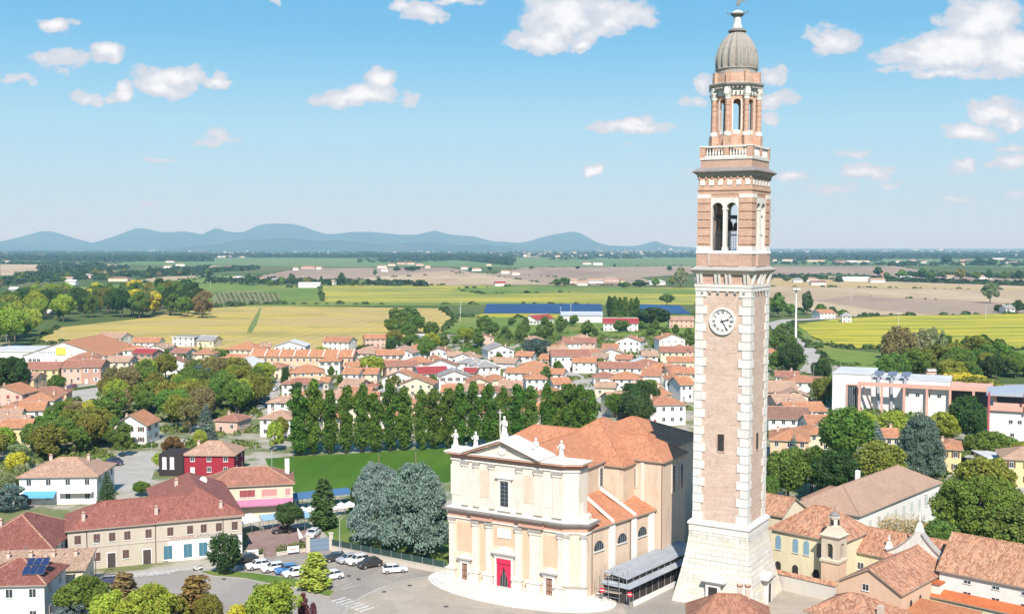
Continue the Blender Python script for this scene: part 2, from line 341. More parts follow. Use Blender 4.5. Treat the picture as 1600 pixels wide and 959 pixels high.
FIELDS = [ # name, material, polygon in photograph pixels
 ('straw_field', straw, [(52,534),(90,512),(200,500),(322,482),(400,477),(560,480),(690,482),(712,500),(690,520),(600,530),(560,552),(180,548)]),
 ('soya_field', gy, [(330,455),(400,446),(700,446),(1090,450),(1092,476),(700,476),(400,475),(325,476)]),
 ('meadow', greenf, [(20,470),(60,452),(200,444),(330,442),(400,446),(450,449),(500,449),(505,475),(400,476),(330,480),(250,462),(60,476)]),
 ('soya_field', gy, [(12,466),(60,455),(150,452),(170,461),(90,470),(10,474)]),
 ('crop_field', greenf, [(700,452),(820,446),(1088,452),(1090,460),(900,456),(760,460)]),
 ('grass_verge', greenf, [(322,474),(700,473.5),(900,474),(900,476),(700,477.5),(322,478.5)]),
 ('track', ground('grass track', [(.13, .2, .05), (.2, .22, .08)], .1), [(386,520),(404,482),(409,482),(394,520)]),
 ('crop_field', straw2, [(200,440),(250,433),(330,430),(300,439),(240,442)]),
 ('crop_field', greenf, [(250,442),(320,431),(360,430),(420,435),(400,444)]),
 ('ploughed_field', brown, [(400,432),(470,419),(700,418),(740,426),(560,436),(420,440)]),
 ('stubble_field', straw2, [(545,446),(570,434),(690,424),(860,432),(940,445),(700,446)]),
 ('ploughed_field', brown, [(760,430),(820,418),(1080,415),(1082,428),(1000,434),(1040,446),(920,446),(860,444)]),
 ('far_meadow', mow, [(615,416),(700,404),(1090,400),(1090,416),(820,418)]),
 ('far_meadow', mow, [(180,414),(220,403),(500,402),(620,404),(600,418),(430,416)]),
 ('stubble_field', straw2, [(0,430),(0,412),(90,411),(210,414),(170,420),(120,430),(40,434)]),
 ('far_stubble', straw2, [(60,402),(180,396),(400,395),(396,401),(200,403)]),
 ('far_stubble', straw2, [(790,402),(800,396),(900,395),(920,401)]),
 ('ploughed_field', brown, [(1205,430),(1210,416),(1400,416),(1460,426),(1640,432),(1640,446),(1450,440),(1360,430),(1290,428)]),
 ('stubble_field', straw2, [(1200,446),(1205,430),(1300,432),(1400,440),(1640,444),(1680,492),(1560,498),(1400,492),(1290,497),(1200,470)]),
 ('ploughed_field', brown, [(1270,470),(1340,462),(1480,470),(1650,478),(1680,494),(1500,496),(1380,486)]),
 ('stubble_field', ground('tan stubble', [(.43, .31, .14), (.45, .34, .17)], .01, (1, .4, 1)), [(1200,448),(1204,434),(1290,436),(1400,445),(1640,452),(1640,455),(1380,450)]),
 ('yellow_field', yel, [(1246,508),(1300,500),(1400,494),(1640,490),(1700,530),(1640,545),(1480,545),(1330,545),(1290,540)]),
 ('meadow', greenf, [(1240,504),(1250,512),(1300,545),(1440,560),(1640,545),(1700,560),(1600,580),(1390,590),(1290,560),(1236,516)]),
 ('far_meadow', mow, [(1206,408),(1300,403),(1500,402),(1640,404),(1640,420),(1500,416),(1400,414),(1210,415)]),
 ('garden_field', yel, [(720,498),(760,490),(940,492),(940,500),(830,506),(740,506)]),
 ('meadow', greenf, [(690,520),(710,496),(860,498),(1085,492),(1100,520),(900,532),(760,528)]),
 ('orchard_ground', ground('orchard grass', [(.17, .19, .08), (.24, .22, .12)], .05), [(330,476),(335,458),(400,456),(440,462),(432,476)]),
]
def ragged(P, step=35.0, amp=2.2):
    'field margins wander a little'
    W_ = [G(*p) for p in P]; out = []
    for a, b in zip(W_, W_[1:] + W_[:1]):
        n = max(1, min(60, int((b - a).length / step))); u = (b - a).normalized(); v = Vector((-u.y, u.x, 0))
        for i in range(n): q = a.lerp(b, i / n) + v * (rnd.uniform(-amp, amp) if i else 0); out.append((q.x, q.y))
    return out
for i, (nm, m, P) in enumerate(FIELDS): sheet(nm, ragged(P) if nm not in ('track', 'grass_verge') else ragged(P, 30, .8), .10 + .02 * i, m, world=True)
sheet('playing_field', [(414, 716), (700, 699), (760, 697), (760, 745), (640, 762), (462, 770), (425, 742)], .06, lawn)
sheet('garden_lawn', [(716, 552), (722, 539), (770, 541), (765, 560)], .08, lawn)
sheet('garden_lawn', [(804, 563), (806, 542), (833, 543), (832, 563)], .08, lawn)
sheet('garden_lawn', [(930, 548), (985, 546), (990, 562), (945, 566)], .08, lawn2)
sheet('hedged_garden', [(505, 830), (560, 780), (640, 780), (705, 800), (708, 892), (600, 862), (520, 848)], .06, lawn2)

# paving and roads
asph = ground('worn asphalt', [(.29, .255, .22), (.35, .31, .27)], .12, fine=2, contrast=(.35, .65), rough=.85, patch=7.0)
pave = ground('pale street paving', [(.42, .36, .29), (.38, .33, .27), (.31, .27, .22)], .09, fine=2.5, contrast=(.35, .6), rough=.85, patch=3.0)
concrete = ground('light yard paving', [(.44, .41, .36), (.38, .345, .30)], .1, fine=1.5, rough=.85, patch=4.0)
white_line = ground('road paint', [(.66, .64, .6), (.45, .43, .4)], 1.2, fine=4)
sheet('town_square', [(126, 905), (250, 890), (378, 880), (392, 872), (480, 864), (530, 855), (600, 872), (700, 898), (915, 948), (1030, 925), (1085, 860), (1185, 880), (1330, 930), (1420, 985), (1250, 1120), (500, 1120), (-150, 1100), (-100, 960)], .06, asph)
sheet('road', [(130, 915), (300, 893), (372, 893), (470, 922), (560, 950), (640, 990), (560, 1010), (420, 960), (300, 925), (160, 935)], .08, ground('main road asphalt', [(.30, .27, .24), (.35, .32, .285)], .1, (1, .3, 1), -.5, fine=2))
sheet('pavement', [(133, 899), (262, 887), (374, 883), (374, 888), (264, 893), (137, 906)], .10, concrete)
def ring(cx, cy, r0, r1, a0, a1, n=40, sy=1.0): return [(cx + r1 * math.cos(a0 + (a1 - a0) * i / n), cy + r1 * sy * math.sin(a0 + (a1 - a0) * i / n)) for i in range(n + 1)] + [(cx + r0 * math.cos(a1 - (a1 - a0) * i / n), cy + r0 * sy * math.sin(a1 - (a1 - a0) * i / n)) for i in range(n + 1)]
pc = G(760, 960)
PR = (pc - G(563, 937)).length
sheet('church_square', [(pc.x + PR * math.cos(t * math.pi / 24), pc.y + PR * math.sin(t * math.pi / 24)) for t in range(48)], .10, pave, world=True)
sheet('paving_band', ring(pc.x, pc.y, PR, PR + .75, R(40), R(225)), .125, concrete, world=True)
sheet('street', [(1180, 960), (1215, 905), (1300, 935), (1420, 985), (1300, 1060), (1140, 1060)], .14, pave)
def stripes(name, a, b, n, wid, ln, z=.12, d=None):
    A, B = G(*a), G(*b); ax = (B - A) / max(1, n - 1); u = (B - A).normalized(); v = Vector(d).normalized() if d else Vector((-u.y, u.x, 0)); mb = MB()
    for i in range(n):
        p = A + ax * i; q = [p - u * wid / 2, p + u * wid / 2, p + u * wid / 2 + v * ln, p - u * wid / 2 + v * ln]
        mb.poly([(t.x, t.y, z) for t in q])
    o = mb.build(name, white_line); o['kind'] = 'structure'; return o
stripes('zebra_crossing', (518, 940), (562, 956), 7, .5, 3.0)
stripes('zebra_crossing', (212, 896), (278, 890), 9, .6, -3.2, d=(.35, .94, 0))
stripes('bay_hatching', (518, 908), (534, 922), 5, .18, 3.2, d=(.6, .8, 0))
stripes('bay_lines', (378, 893), (520, 916), 7, .12, 4.6, d=(.45, .9, 0))
stripes('bay_lines', (532, 888), (618, 902), 6, .12, 4.6, d=(.75, .66, 0))
def island(pts, name='verge'):
    P = [G(*p) for p in pts]; mb = MB(); mb.prism([(p.x, p.y) for p in P][::-1], .06, .22); o = mb.build(name, concrete); o['kind'] = 'structure'
    c = sum(P, Vector()) / len(P); sheet(name + '_grass', [((p.x - c.x) * .94 + c.x, (p.y - c.y) * .9 + c.y) for p in P], .235, lawn2, 'stuff', True)
island([(308, 893), (340, 890), (400, 896), (470, 906), (478, 921), (440, 917), (380, 904), (330, 900)])
island([(476, 914), (500, 918), (524, 925), (516, 934), (480, 926)])
for nm, P in [('lane', [(415, 655), (408, 640), (428, 600), (440, 583), (448, 585), (440, 604), (432, 640), (440, 656)]),
              ('yard', [(165, 765), (172, 712), (200, 705), (247, 706), (244, 730), (228, 770)]),
              ('parking_yard', [(92, 622), (100, 604), (160, 598), (215, 603), (180, 618), (160, 632)]),
              ('lane', [(806, 0 + 590), (890, 577), (935, 600), (950, 655), (936, 658), (918, 612), (880, 596)]),
              ('lane', [(598, 575), (612, 548), (620, 545), (618, 575), (610, 592)]),
              ('country_road', [(1245, 585), (1262, 565), (1248, 548), (1210, 520), (1200, 505), (1222, 500), (1330, 496), (1330, 498), (1230, 503), (1222, 512), (1262, 540), (1283, 552), (1270, 585)]),
              ('yard', [(1490, 770), (1530, 745), (1600, 742), (1640, 800), (1560, 790)]),
              ('pub_courtyard', [(385, 872), (388, 832), (440, 822), (500, 828), (500, 862), (440, 868)]),
              ('school_yard', [(1300, 645), (1340, 655), (1400, 700), (1480, 700), (1380, 640)])]:
    sheet(nm, P, .05 if nm != 'country_road' else .6, concrete if 'pub' not in nm else ground('pinkish courtyard', [(.26, .17, .15), (.3, .21, .19)], .2))

# hills on the horizon
def hills(name, sky, D, half, seed, step=70.0, label=None):
    rn = np.random.RandomState(seed); xs = np.array([p[0] for p in sky], float); hs = np.array([(HZ - p[1]) / F * D + 55 for p in sky])
    x0 = (xs[0] - CX) / F * D; x1 = (xs[-1] - CX) / F * D; nx = int((x1 - x0) / step); ny = int(2 * half / (step * 1.6))
    X = np.linspace(x0, x1, nx); Y = np.linspace(-half, half, ny); XX, YY = np.meshgrid(X, Y)
    prof = np.interp(XX / D * F + CX, xs, hs)
    z = np.zeros_like(XX)
    for k in range(9):                      # spurs and valleys
        wl = 2600 / 1.6 ** k; a = rn.uniform(0, 6.28, 4)
        z += (1 - np.abs(np.sin(XX / wl * 2 + a[0] + 1.3 * np.sin(YY / wl + a[1]))) - .4) * np.cos(YY / wl * 1.3 + a[2]) * .5 / 1.55 ** k
    fall = np.clip(1 - np.abs(YY) / half, 0, 1) ** 1.15
    zz = prof * fall * (1 + z * .38 * (1 - fall) * 2.0) + z * 6
    zz = np.maximum(zz * 1.0, -8)
    v = np.stack([XX, D + YY, zz], -1).reshape(-1, 3); idx = np.arange(nx * ny).reshape(ny, nx)
    f = np.stack([idx[:-1, :-1], idx[:-1, 1:], idx[1:, 1:], idx[1:, :-1]], -1).reshape(-1, 4)
    me = bpy.data.meshes.new(name); me.from_pydata(v.tolist(), [], f.tolist()); me.polygons.foreach_set('use_smooth', [True] * len(f))
    m = ground('wooded hillside', [(.035, .06, .03), (.055, .085, .035), (.22, .22, .14)], .0012, contrast=(.42, .66), fine=.01); me.materials.append(m)
    o = bpy.data.objects.new(name, me); C.objects.link(o); o['kind'] = 'structure'; return o
hills('hills', [(-60,384),(0,378),(20,376),(45,368),(65,361),(80,360),(100,366),(125,375),(145,379),(165,378),(190,366),(215,355),(232,357),(248,361),(270,362),(285,360),(300,362),(315,365),(322,366),(328,360),(340,355),(352,360),(368,362),(385,361),(398,354),(412,349),(430,348),(460,349),(478,354),(490,359),(510,365),(530,364),(550,361),(580,361),(600,363),(630,366),(650,366),(668,362),(680,359),(700,365),(720,367),(740,368),(760,374),(775,377),(790,377),(810,379),(830,375),(845,370),(862,366),(880,363),(895,361),(905,363),(915,368),(930,377),(950,383),(990,384),(1005,381),(1018,377),(1024,376),(1034,380),(1050,384),(1080,386)], 19500, 2600, 3)
hills('foothills', [(300,384),(340,381),(360,376),(385,372),(410,374),(440,370),(470,372),(500,376),(530,374),(560,378),(600,381),(640,379),(680,376),(720,379),(800,384)], 15500, 1500, 8)

# the air between here and the hills
mb = MB(); mb.box(-39000, 39000, -1800, 39500, -12, 520); m = bpy.data.materials.new('air'); m.use_nodes = True; T = NT(m.node_tree)
T.n.remove(T.n['Principled BSDF']); pv = T.new('ShaderNodeVolumePrincipled'); pv.inputs['Density'].default_value = HAZE_D if 'HAZE_D' in globals() else 7.0e-5
pv.inputs['Color'].default_value = (.38, .72, 1, 1); pv.inputs['Absorption Color'].default_value = (1, 1, 1, 1); pv.inputs['Anisotropy'].default_value = .0
T.l.new(pv.outputs[0], T.n['Material Output'].inputs['Volume'])
hz = mb.build('haze', m); hz['kind'] = 'stuff'

# ------------------------------------------------------------------ foliage
def quads(P, N, S, rn, asp=1.0):
    'leaf clumps: one small quad at each point P, roughly facing N, size S'
    n = len(P); t = np.cross(N, rn.normal(size=(n, 3))); t /= np.linalg.norm(t, axis=1)[:, None] + 1e-9; b = np.cross(N, t)
    S = S[:, None]; v = np.empty((n, 4, 3)); j = rn.uniform(.6, 1.2, (n, 4, 1))
    v[:, 0] = P - t * S * j[:, 0] ; v[:, 1] = P - b * S * asp * j[:, 1]; v[:, 2] = P + t * S * j[:, 2]; v[:, 3] = P + b * S * asp * j[:, 3]
    return v.reshape(-1, 3)
def leafmesh(name, V, mat):
    me = bpy.data.meshes.new(name); n = len(V) // 4; me.vertices.add(len(V)); me.vertices.foreach_set('co', V.astype(np.float32).ravel())
    me.loops.add(len(V)); me.loops.foreach_set('vertex_index', np.arange(len(V), dtype=np.int32)); me.polygons.add(n)
    me.polygons.foreach_set('loop_start', np.arange(0, len(V), 4, dtype=np.int32)); me.update(calc_edges=True); me.materials.append(mat); return me
def unit(rn, n):
    v = rn.normal(size=(n, 3)); return v / np.linalg.norm(v, axis=1)[:, None]
def clumps(rn, cen, rad, n, size, flat=1.0, up=.25, tilt=.75):
    k = len(cen); w = rad ** 2; w = w / w.sum(); c = rn.choice(k, n, p=w); d = unit(rn, n); d[:, 2] += up; d /= np.linalg.norm(d, axis=1)[:, None]
    r = rad[c] * rn.uniform(.72, 1.08, n); P = cen[c] + d * r[:, None] * np.array([1, 1, flat]); N = d + rn.normal(size=(n, 3)) * tilt; N /= np.linalg.norm(N, axis=1)[:, None]
    return quads(P, N, size * rn.uniform(.6, 1.35, n), rn)
CR = {}
lf = leaf(); lfn = leaf('needles', .12, .5)
def crown(kind, seed):
    rn = np.random.RandomState(seed)
    if kind == 'round':      # H 10, W 9
        K = 60; d = unit(rn, K); d[:, 2] = d[:, 2] * .9 + .08; r = rn.uniform(.55, 1, K) ** .6; cen = d * r[:, None] * np.array([3.5, 3.5, 3.1]) + np.array([0, 0, 5.9])
        cen[:, :2] += rn.normal(size=(K, 2)) * .3; V = clumps(rn, cen, rn.uniform(.8, 1.5, K), 12000, .22)
    elif kind == 'grand':    # H 15, W 20, a very large spreading crown
        K = 210; d = unit(rn, K); d[:, 2] = d[:, 2] * .95 + .1; r = rn.uniform(.5, 1, K) ** .5; cen = d * r[:, None] * np.array([8.6, 8.6, 6.0]) + np.array([0, 0, 8.0]); V = clumps(rn, cen, rn.uniform(.9, 1.9, K), 46000, .23, up=.35)
    elif kind == 'loose':    # H 10, W 8, gaps and an open outline
        K = 36; d = unit(rn, K); r = rn.uniform(.3, 1, K) ** .5; cen = d * r[:, None] * np.array([3.4, 3.4, 3.8]) + np.array([0, 0, 5.8]); V = clumps(rn, cen, rn.uniform(.5, 1.25, K), 6500, .2, up=.1, tilt=1.2)
    elif kind == 'poplar':   # H 19, W 4.6
        K = 74; z = np.linspace(1.3, 18.0, K) + rn.uniform(-.3, .3, K); w = np.minimum(1, (z - .2) / 3.5) ** .6 * np.minimum(1, (19.4 - z) / 5) ** .55; a = rn.uniform(0, 6.28, K); q = rn.uniform(.35, 1.12, K) * 1.45 * w * (1 + .22 * math.sin(seed) * np.sin(z * .5 + seed))
        cen = np.stack([q * np.cos(a), q * np.sin(a), z], 1); V = clumps(rn, cen, (.55 + .55 * rn.uniform(size=K)) * (w * .8 + .2), 9000, .22, 1.6, up=.3)
    elif kind == 'cypress':  # H 10, W 3.4 dense cone
        K = 60; z = np.linspace(.6, 9.3, K); w = (1 - z / 10.2) ** .5 * np.minimum(1, (z + .6) / 1.6); a = rn.uniform(0, 6.28, K); q = rn.uniform(.5, 1, K) * 1.35 * w
        cen = np.stack([q * np.cos(a), q * np.sin(a), z], 1); V = clumps(rn, cen, .25 + .5 * w, 5200, .17, 1.4, up=.4)
    elif kind == 'fir':      # H 14, W 8 tiers of drooping boughs
        V = []
        for t in range(17):
            z = 1.4 + t * .76; rr = 4.1 * (1 - (z / 14.4)) ** .8 + .15; nb = int(6 + rr * 3)
            for bidx in range(nb):
                a = 6.28 * bidx / nb + rn.uniform(-.3, .3) + t; L = rr * rn.uniform(.7, 1.08); n = int(14 + 22 * L); s = rn.uniform(.12, 1, n) ** .7
                wd = (.18 + .42 * np.sin(np.clip(s, 0, 1) * 2.6)) * (.4 + L * .22); off = rn.uniform(-1, 1, n) * wd
                P = np.stack([s * L * math.cos(a) - off * math.sin(a), s * L * math.sin(a) + off * math.cos(a), z - .30 * s ** 2 * L + rn.uniform(-.1, .1, n)], 1)
                N = np.tile([.35 * math.cos(a), .35 * math.sin(a), 1.0], (n, 1)) + rn.normal(size=(n, 3)) * .45; N /= np.linalg.norm(N, axis=1)[:, None]; V.append(quads(P, N, .19 * rn.uniform(.6, 1.3, n), rn, .5))
        V = np.concatenate(V)
    elif kind == 'cedar':    # H 17, W 17, broad, silver, many layered pads
        K = 420; d = unit(rn, K); d[:, 2] = np.abs(d[:, 2]) * 1.15 - .35; r = rn.uniform(.35, 1, K) ** .4
        prof = np.where(d[:, 2] > 0, 1.0, 1.0); cen = d * r[:, None] * np.array([7.6, 7.6, 10.4]) * prof[:, None] + np.array([0, 0, 5.6]); cen = cen[cen[:, 2] > .9]; K = len(cen)
        rad = rn.uniform(.9, 1.6, K); V = clumps(rn, cen, rad, 42000, .19, .6, up=.5, tilt=.8)
    elif kind == 'bush':     # H 3, W 4
        K = 18; d = unit(rn, K); cen = d * rn.uniform(.5, 1, K)[:, None] * np.array([1.4, 1.4, .8]) + np.array([0, 0, 1.35]); V = clumps(rn, cen, rn.uniform(.4, .75, K), 2200, .15)
    elif kind == 'ball':     # H 7, W 7 clipped dense
        K = 90; d = unit(rn, K); cen = d * rn.uniform(.75, .95, K)[:, None] * np.array([2.9, 2.9, 2.9]) + np.array([0, 0, 3.9]); V = clumps(rn, cen, rn.uniform(.5, .75, K), 6500, .16, up=.1)
    elif kind == 'small':    # H 10, W 9, cheap crown for far trees
        K = 16; d = unit(rn, K); cen = d * rn.uniform(.5, 1, K)[:, None] * np.array([2.9, 2.9, 3.0]) + np.array([0, 0, 5.4]); V = clumps(rn, cen, rn.uniform(1.3, 1.9, K), 1500, .55)
    elif kind == 'reeds':    # H 4, W 7 bamboo-like plumes
        V = []
        for i in range(150):
            a, q = rn.uniform(0, 6.28), 3.1 * rn.uniform() ** .5; x, y = q * math.cos(a), q * math.sin(a); h = rn.uniform(2.6, 4.3); n = 30; s = rn.uniform(.25, 1, n); lx, ly = rn.normal(size=2) * .8
            P = np.stack([x + lx * s ** 2 + rn.normal(size=n) * .14, y + ly * s ** 2 + rn.normal(size=n) * .14, h * s], 1); N = unit(rn, n); V.append(quads(P, N, .2 * rn.uniform(.5, 1.2, n), rn, .35))
        V = np.concatenate(V)
    return leafmesh('crown', V, lfn if kind in ('fir', 'cedar', 'cypress') else lf)
DIM = {'grand': (15.5, 20), 'round': (10, 9), 'loose': (10, 8), 'poplar': (19, 4.6), 'cypress': (10, 3.4), 'fir': (14, 8), 'cedar': (17, 17), 'bush': (3, 4), 'ball': (7, 7), 'small': (9.5, 9), 'reeds': (4.2, 7)}
bark = plain('bark', (.16, .12, .09), .95)
def trunkmesh(kind, H_, W_):
    mb = MB(); top = H_ * (.75 if kind in ('round', 'loose', 'small', 'ball') else .93); r = .022 * H_ + .08
    mb.tube((0, 0, -.4), (0, 0, top * .45), r, r * .72, 8); mb.tube((0, 0, top * .45), (.1, .05, top), r * .72, r * .2, 7)
    if kind in ('round', 'loose', 'cedar'):
        for i in range(7):
            a = i * 2.4; z = H_ * (.25 + .055 * i); mb.tube((0, 0, z), (W_ * .33 * math.cos(a), W_ * .33 * math.sin(a), z + H_ * .2), r * .45, r * .12, 5)
    return mb.mesh('trunk', bark, True)
VAR = {'grand': 1, 'round': 5, 'loose': 3, 'poplar': 5, 'cypress': 1, 'fir': 2, 'cedar': 2, 'bush': 2, 'ball': 1, 'small': 3, 'reeds': 1}
for k, n in VAR.items():
    for i in range(n): CR[k, i] = crown(k, 10 * i + len(k)) 
    CR[k, 'trunk'] = trunkmesh(k, *DIM[k])
COL = {'green': (.12, .185, .038), 'dark': (.055, .095, .03), 'olive': (.20, .205, .042), 'lime': (.27, .33, .05), 'yellow': (.48, .42, .05), 'rust': (.24, .15, .05), 'silver': (.185, .255, .225),
       'pale': (.22, .25, .12), 'purple': (.12, .04, .05), 'brown': (.20, .165, .07), 'straw': (.46, .38, .19), 'bluegreen': (.10, .155, .11), 'poplar': (.105, .175, .032)}
for _k in COL:
    if _k not in ('silver', 'purple', 'straw', 'rust'): COL[_k] = tuple(v * 1.14 for v in COL[_k])
COL['leafy'] = (.21, .27, .055)
WORD = {'leafy': 'fresh green', 'green': 'mid-green', 'dark': 'dark green', 'olive': 'olive green', 'lime': 'bright lime-green', 'yellow': 'yellow', 'rust': 'rusty brown', 'silver': 'silver-grey', 'pale': 'pale grey-green',
        'purple': 'dark purple', 'brown': 'brownish', 'straw': 'straw-coloured', 'bluegreen': 'blue-green', 'poplar': 'deep green'}
KW = {'grand': 'huge spreading tree', 'round': 'broad leafy tree', 'loose': 'loose open tree', 'poplar': 'tall narrow poplar', 'cypress': 'pointed cypress', 'fir': 'layered conifer', 'cedar': 'huge broad cedar', 'bush': 'low bush', 'ball': 'clipped round tree', 'small': 'rounded tree', 'reeds': 'plumed reed clump'}
KN = {'grand': 'broadleaf_tree', 'round': 'broadleaf_tree', 'loose': 'broadleaf_tree', 'poplar': 'poplar_tree', 'cypress': 'cypress_tree', 'fir': 'conifer_tree', 'cedar': 'cedar_tree', 'bush': 'bush', 'ball': 'clipped_tree', 'small': 'field_tree', 'reeds': 'reed_clump'}
ntree = 0; PENDING = []; DRAIN = []
def tree(p, h, w, kind='round', col='green', row=None, label=None):
    'p on the ground, h and w in metres'
    global ntree; ntree += 1
    if kind in ('round', 'loose') and not DRAIN:
        PENDING.append((h * w / (p.x ** 2 + p.y ** 2) + (9 if label else 0), p, h, w, kind, col, row, label)); return
    H0, W0 = DIM[kind]; t = bpy.data.objects.new(KN[kind], None); C.objects.link(t); t.location = (p.x, p.y, 0); t.empty_display_size = 1
    s = (w / W0, w / W0, h / H0); i = rnd.randrange(VAR[kind]); a = rnd.uniform(0, 6.28)
    j = rnd.uniform(.85, 1.18); c = tuple(x * j * rnd.uniform(.93, 1.07) for x in COL[col])
    if kind != 'reeds': inst('trunk', CR[kind, 'trunk'], t, (0, 0, 0), (0, 0, a), s)
    inst('crown', CR[kind, i], t, (0, 0, 0), (0, 0, a), s, c)
    if label: tag(t, label, 'tree')
    else: enroll(t, row, f'{WORD[col]} {KW[kind]}', 'bush' if kind in ('bush', 'reeds') else 'tree')
    return t
def tp(px, py, hpx, wpx, kind='round', col='green', row=None, label=None):
    'same, with base point and size measured in photograph pixels at that distance'
    p = G(px, py); k = p.y / F; return tree(p, hpx * k, wpx * k, kind, col, row, label)

# ------------------------------------------------------------------ houses
WC = {'white': (.74, .72, .68), 'cream': (.66, .58, .43), 'pink': (.62, .42, .34), 'peach': (.66, .46, .31), 'yellow': (.66, .56, .30), 'brick': (.40, .20, .14), 'grey': (.42, .42, .43), 'pale': (.68, .67, .66), 'beige': (.50, .44, .36), 'red': (.30, .03, .045), 'black': (.03, .03, .03)}
RC = {'orange': (.49, .225, .12), 'tan': (.46, .30, .21), 'terracotta': (.44, .205, .12), 'maroon': (.25, .095, .075), 'crimson': (.36, .06, .06), 'brown': (.27, .15, .11), 'grey': (.33, .31, .30), 'pinkish': (.45, .28, .20), 'rosy': (.36, .165, .115), 'white': (.62, .61, .6), 'metal': (.42, .46, .52)}
RW = {'orange': 'orange-tiled', 'tan': 'tan-tiled', 'terracotta': 'terracotta', 'maroon': 'maroon-tiled', 'crimson': 'crimson', 'brown': 'brown-tiled', 'grey': 'grey', 'pinkish': 'pinkish-tan', 'rosy': 'dull red', 'white': 'white', 'metal': 'blue-grey metal'}
def wallm(c): return plaster(c + ' plaster', WC[c]) if c != 'brick' else brick('house brick', WC['brick'])
def roofm(c): return tile(c + ' tiles', RC[c]) if c not in ('white', 'metal', 'crimson') else ground(c + ' sheet roof', [RC[c], mul(RC[c], .85)], .6, (.2, 3, 1), rows=(0, .5, .25), rough=.6)
fasc = plain('eaves board', (.34, .26, .20)); whitep = plain('white trim', (.74, .73, .70)); darkp = plain('dark opening', (.02, .018, .018)); greyp = plain('grey metal', (.30, .31, .32), .45, .3)
GL = glass()
def winmesh(kind):
    mb = MB()                          # unit window: 1 wide, 1 high, y towards the street is negative
    fr = 2 if kind != 'bare' else 1
    mb.box(-.5, .5, -.03, .02, 0, 1, 0)
    for x in (-.5, .44): mb.box(x, x + .06, -.07, -.032, 0, 1, fr if fr == 1 else 1)
    mb.box(-.44, .44, -.07, -.032, .94, 1, 1); mb.box(-.44, .44, -.07, -.032, 0, .05, 1); mb.box(-.025, .025, -.06, -.033, .05, .94, 1)
    mb.box(-.58, .58, -.14, -.0, -.07, -.002, 1)
    if kind == 'shutters':
        for s in (-1, 1): mb.box(min(s * .52, s * .98), max(s * .52, s * .98), -.09, -.002, .0, 1, 2)
    if kind == 'closed':
        for s in (-1, 1): mb.box(min(s * .01, s * .49), max(s * .01, s * .49), -.10, -.072, .02, .98, 2)
    return mb.mesh('window', [GL, whitep, paint()])
WM = {k: winmesh(k) for k in ('bare', 'shutters', 'closed')}
mb = MB(); mb.box(-.5, .5, -.05, .02, 0, 1, 0)
for x in (-.5, .42): mb.box(x, x + .08, -.1, -.052, 0, 1, 1)
mb.box(-.42, .42, -.1, -.052, .93, 1, 1); DOORM = mb.mesh('door', [paint(), whitep])
mb = MB(); mb.cbox(0, 0, -1.2, 1.2, .7, .6, 0); mb.cbox(0, 0, 1.2, 1.32, .95, .85, 1); mb.cbox(0, 0, 1.32, 1.5, .5, .4, 0); CHM = mb.mesh('chimney', [plaster('chimney plaster', (.55, .45, .38)), roofm('terracotta')])
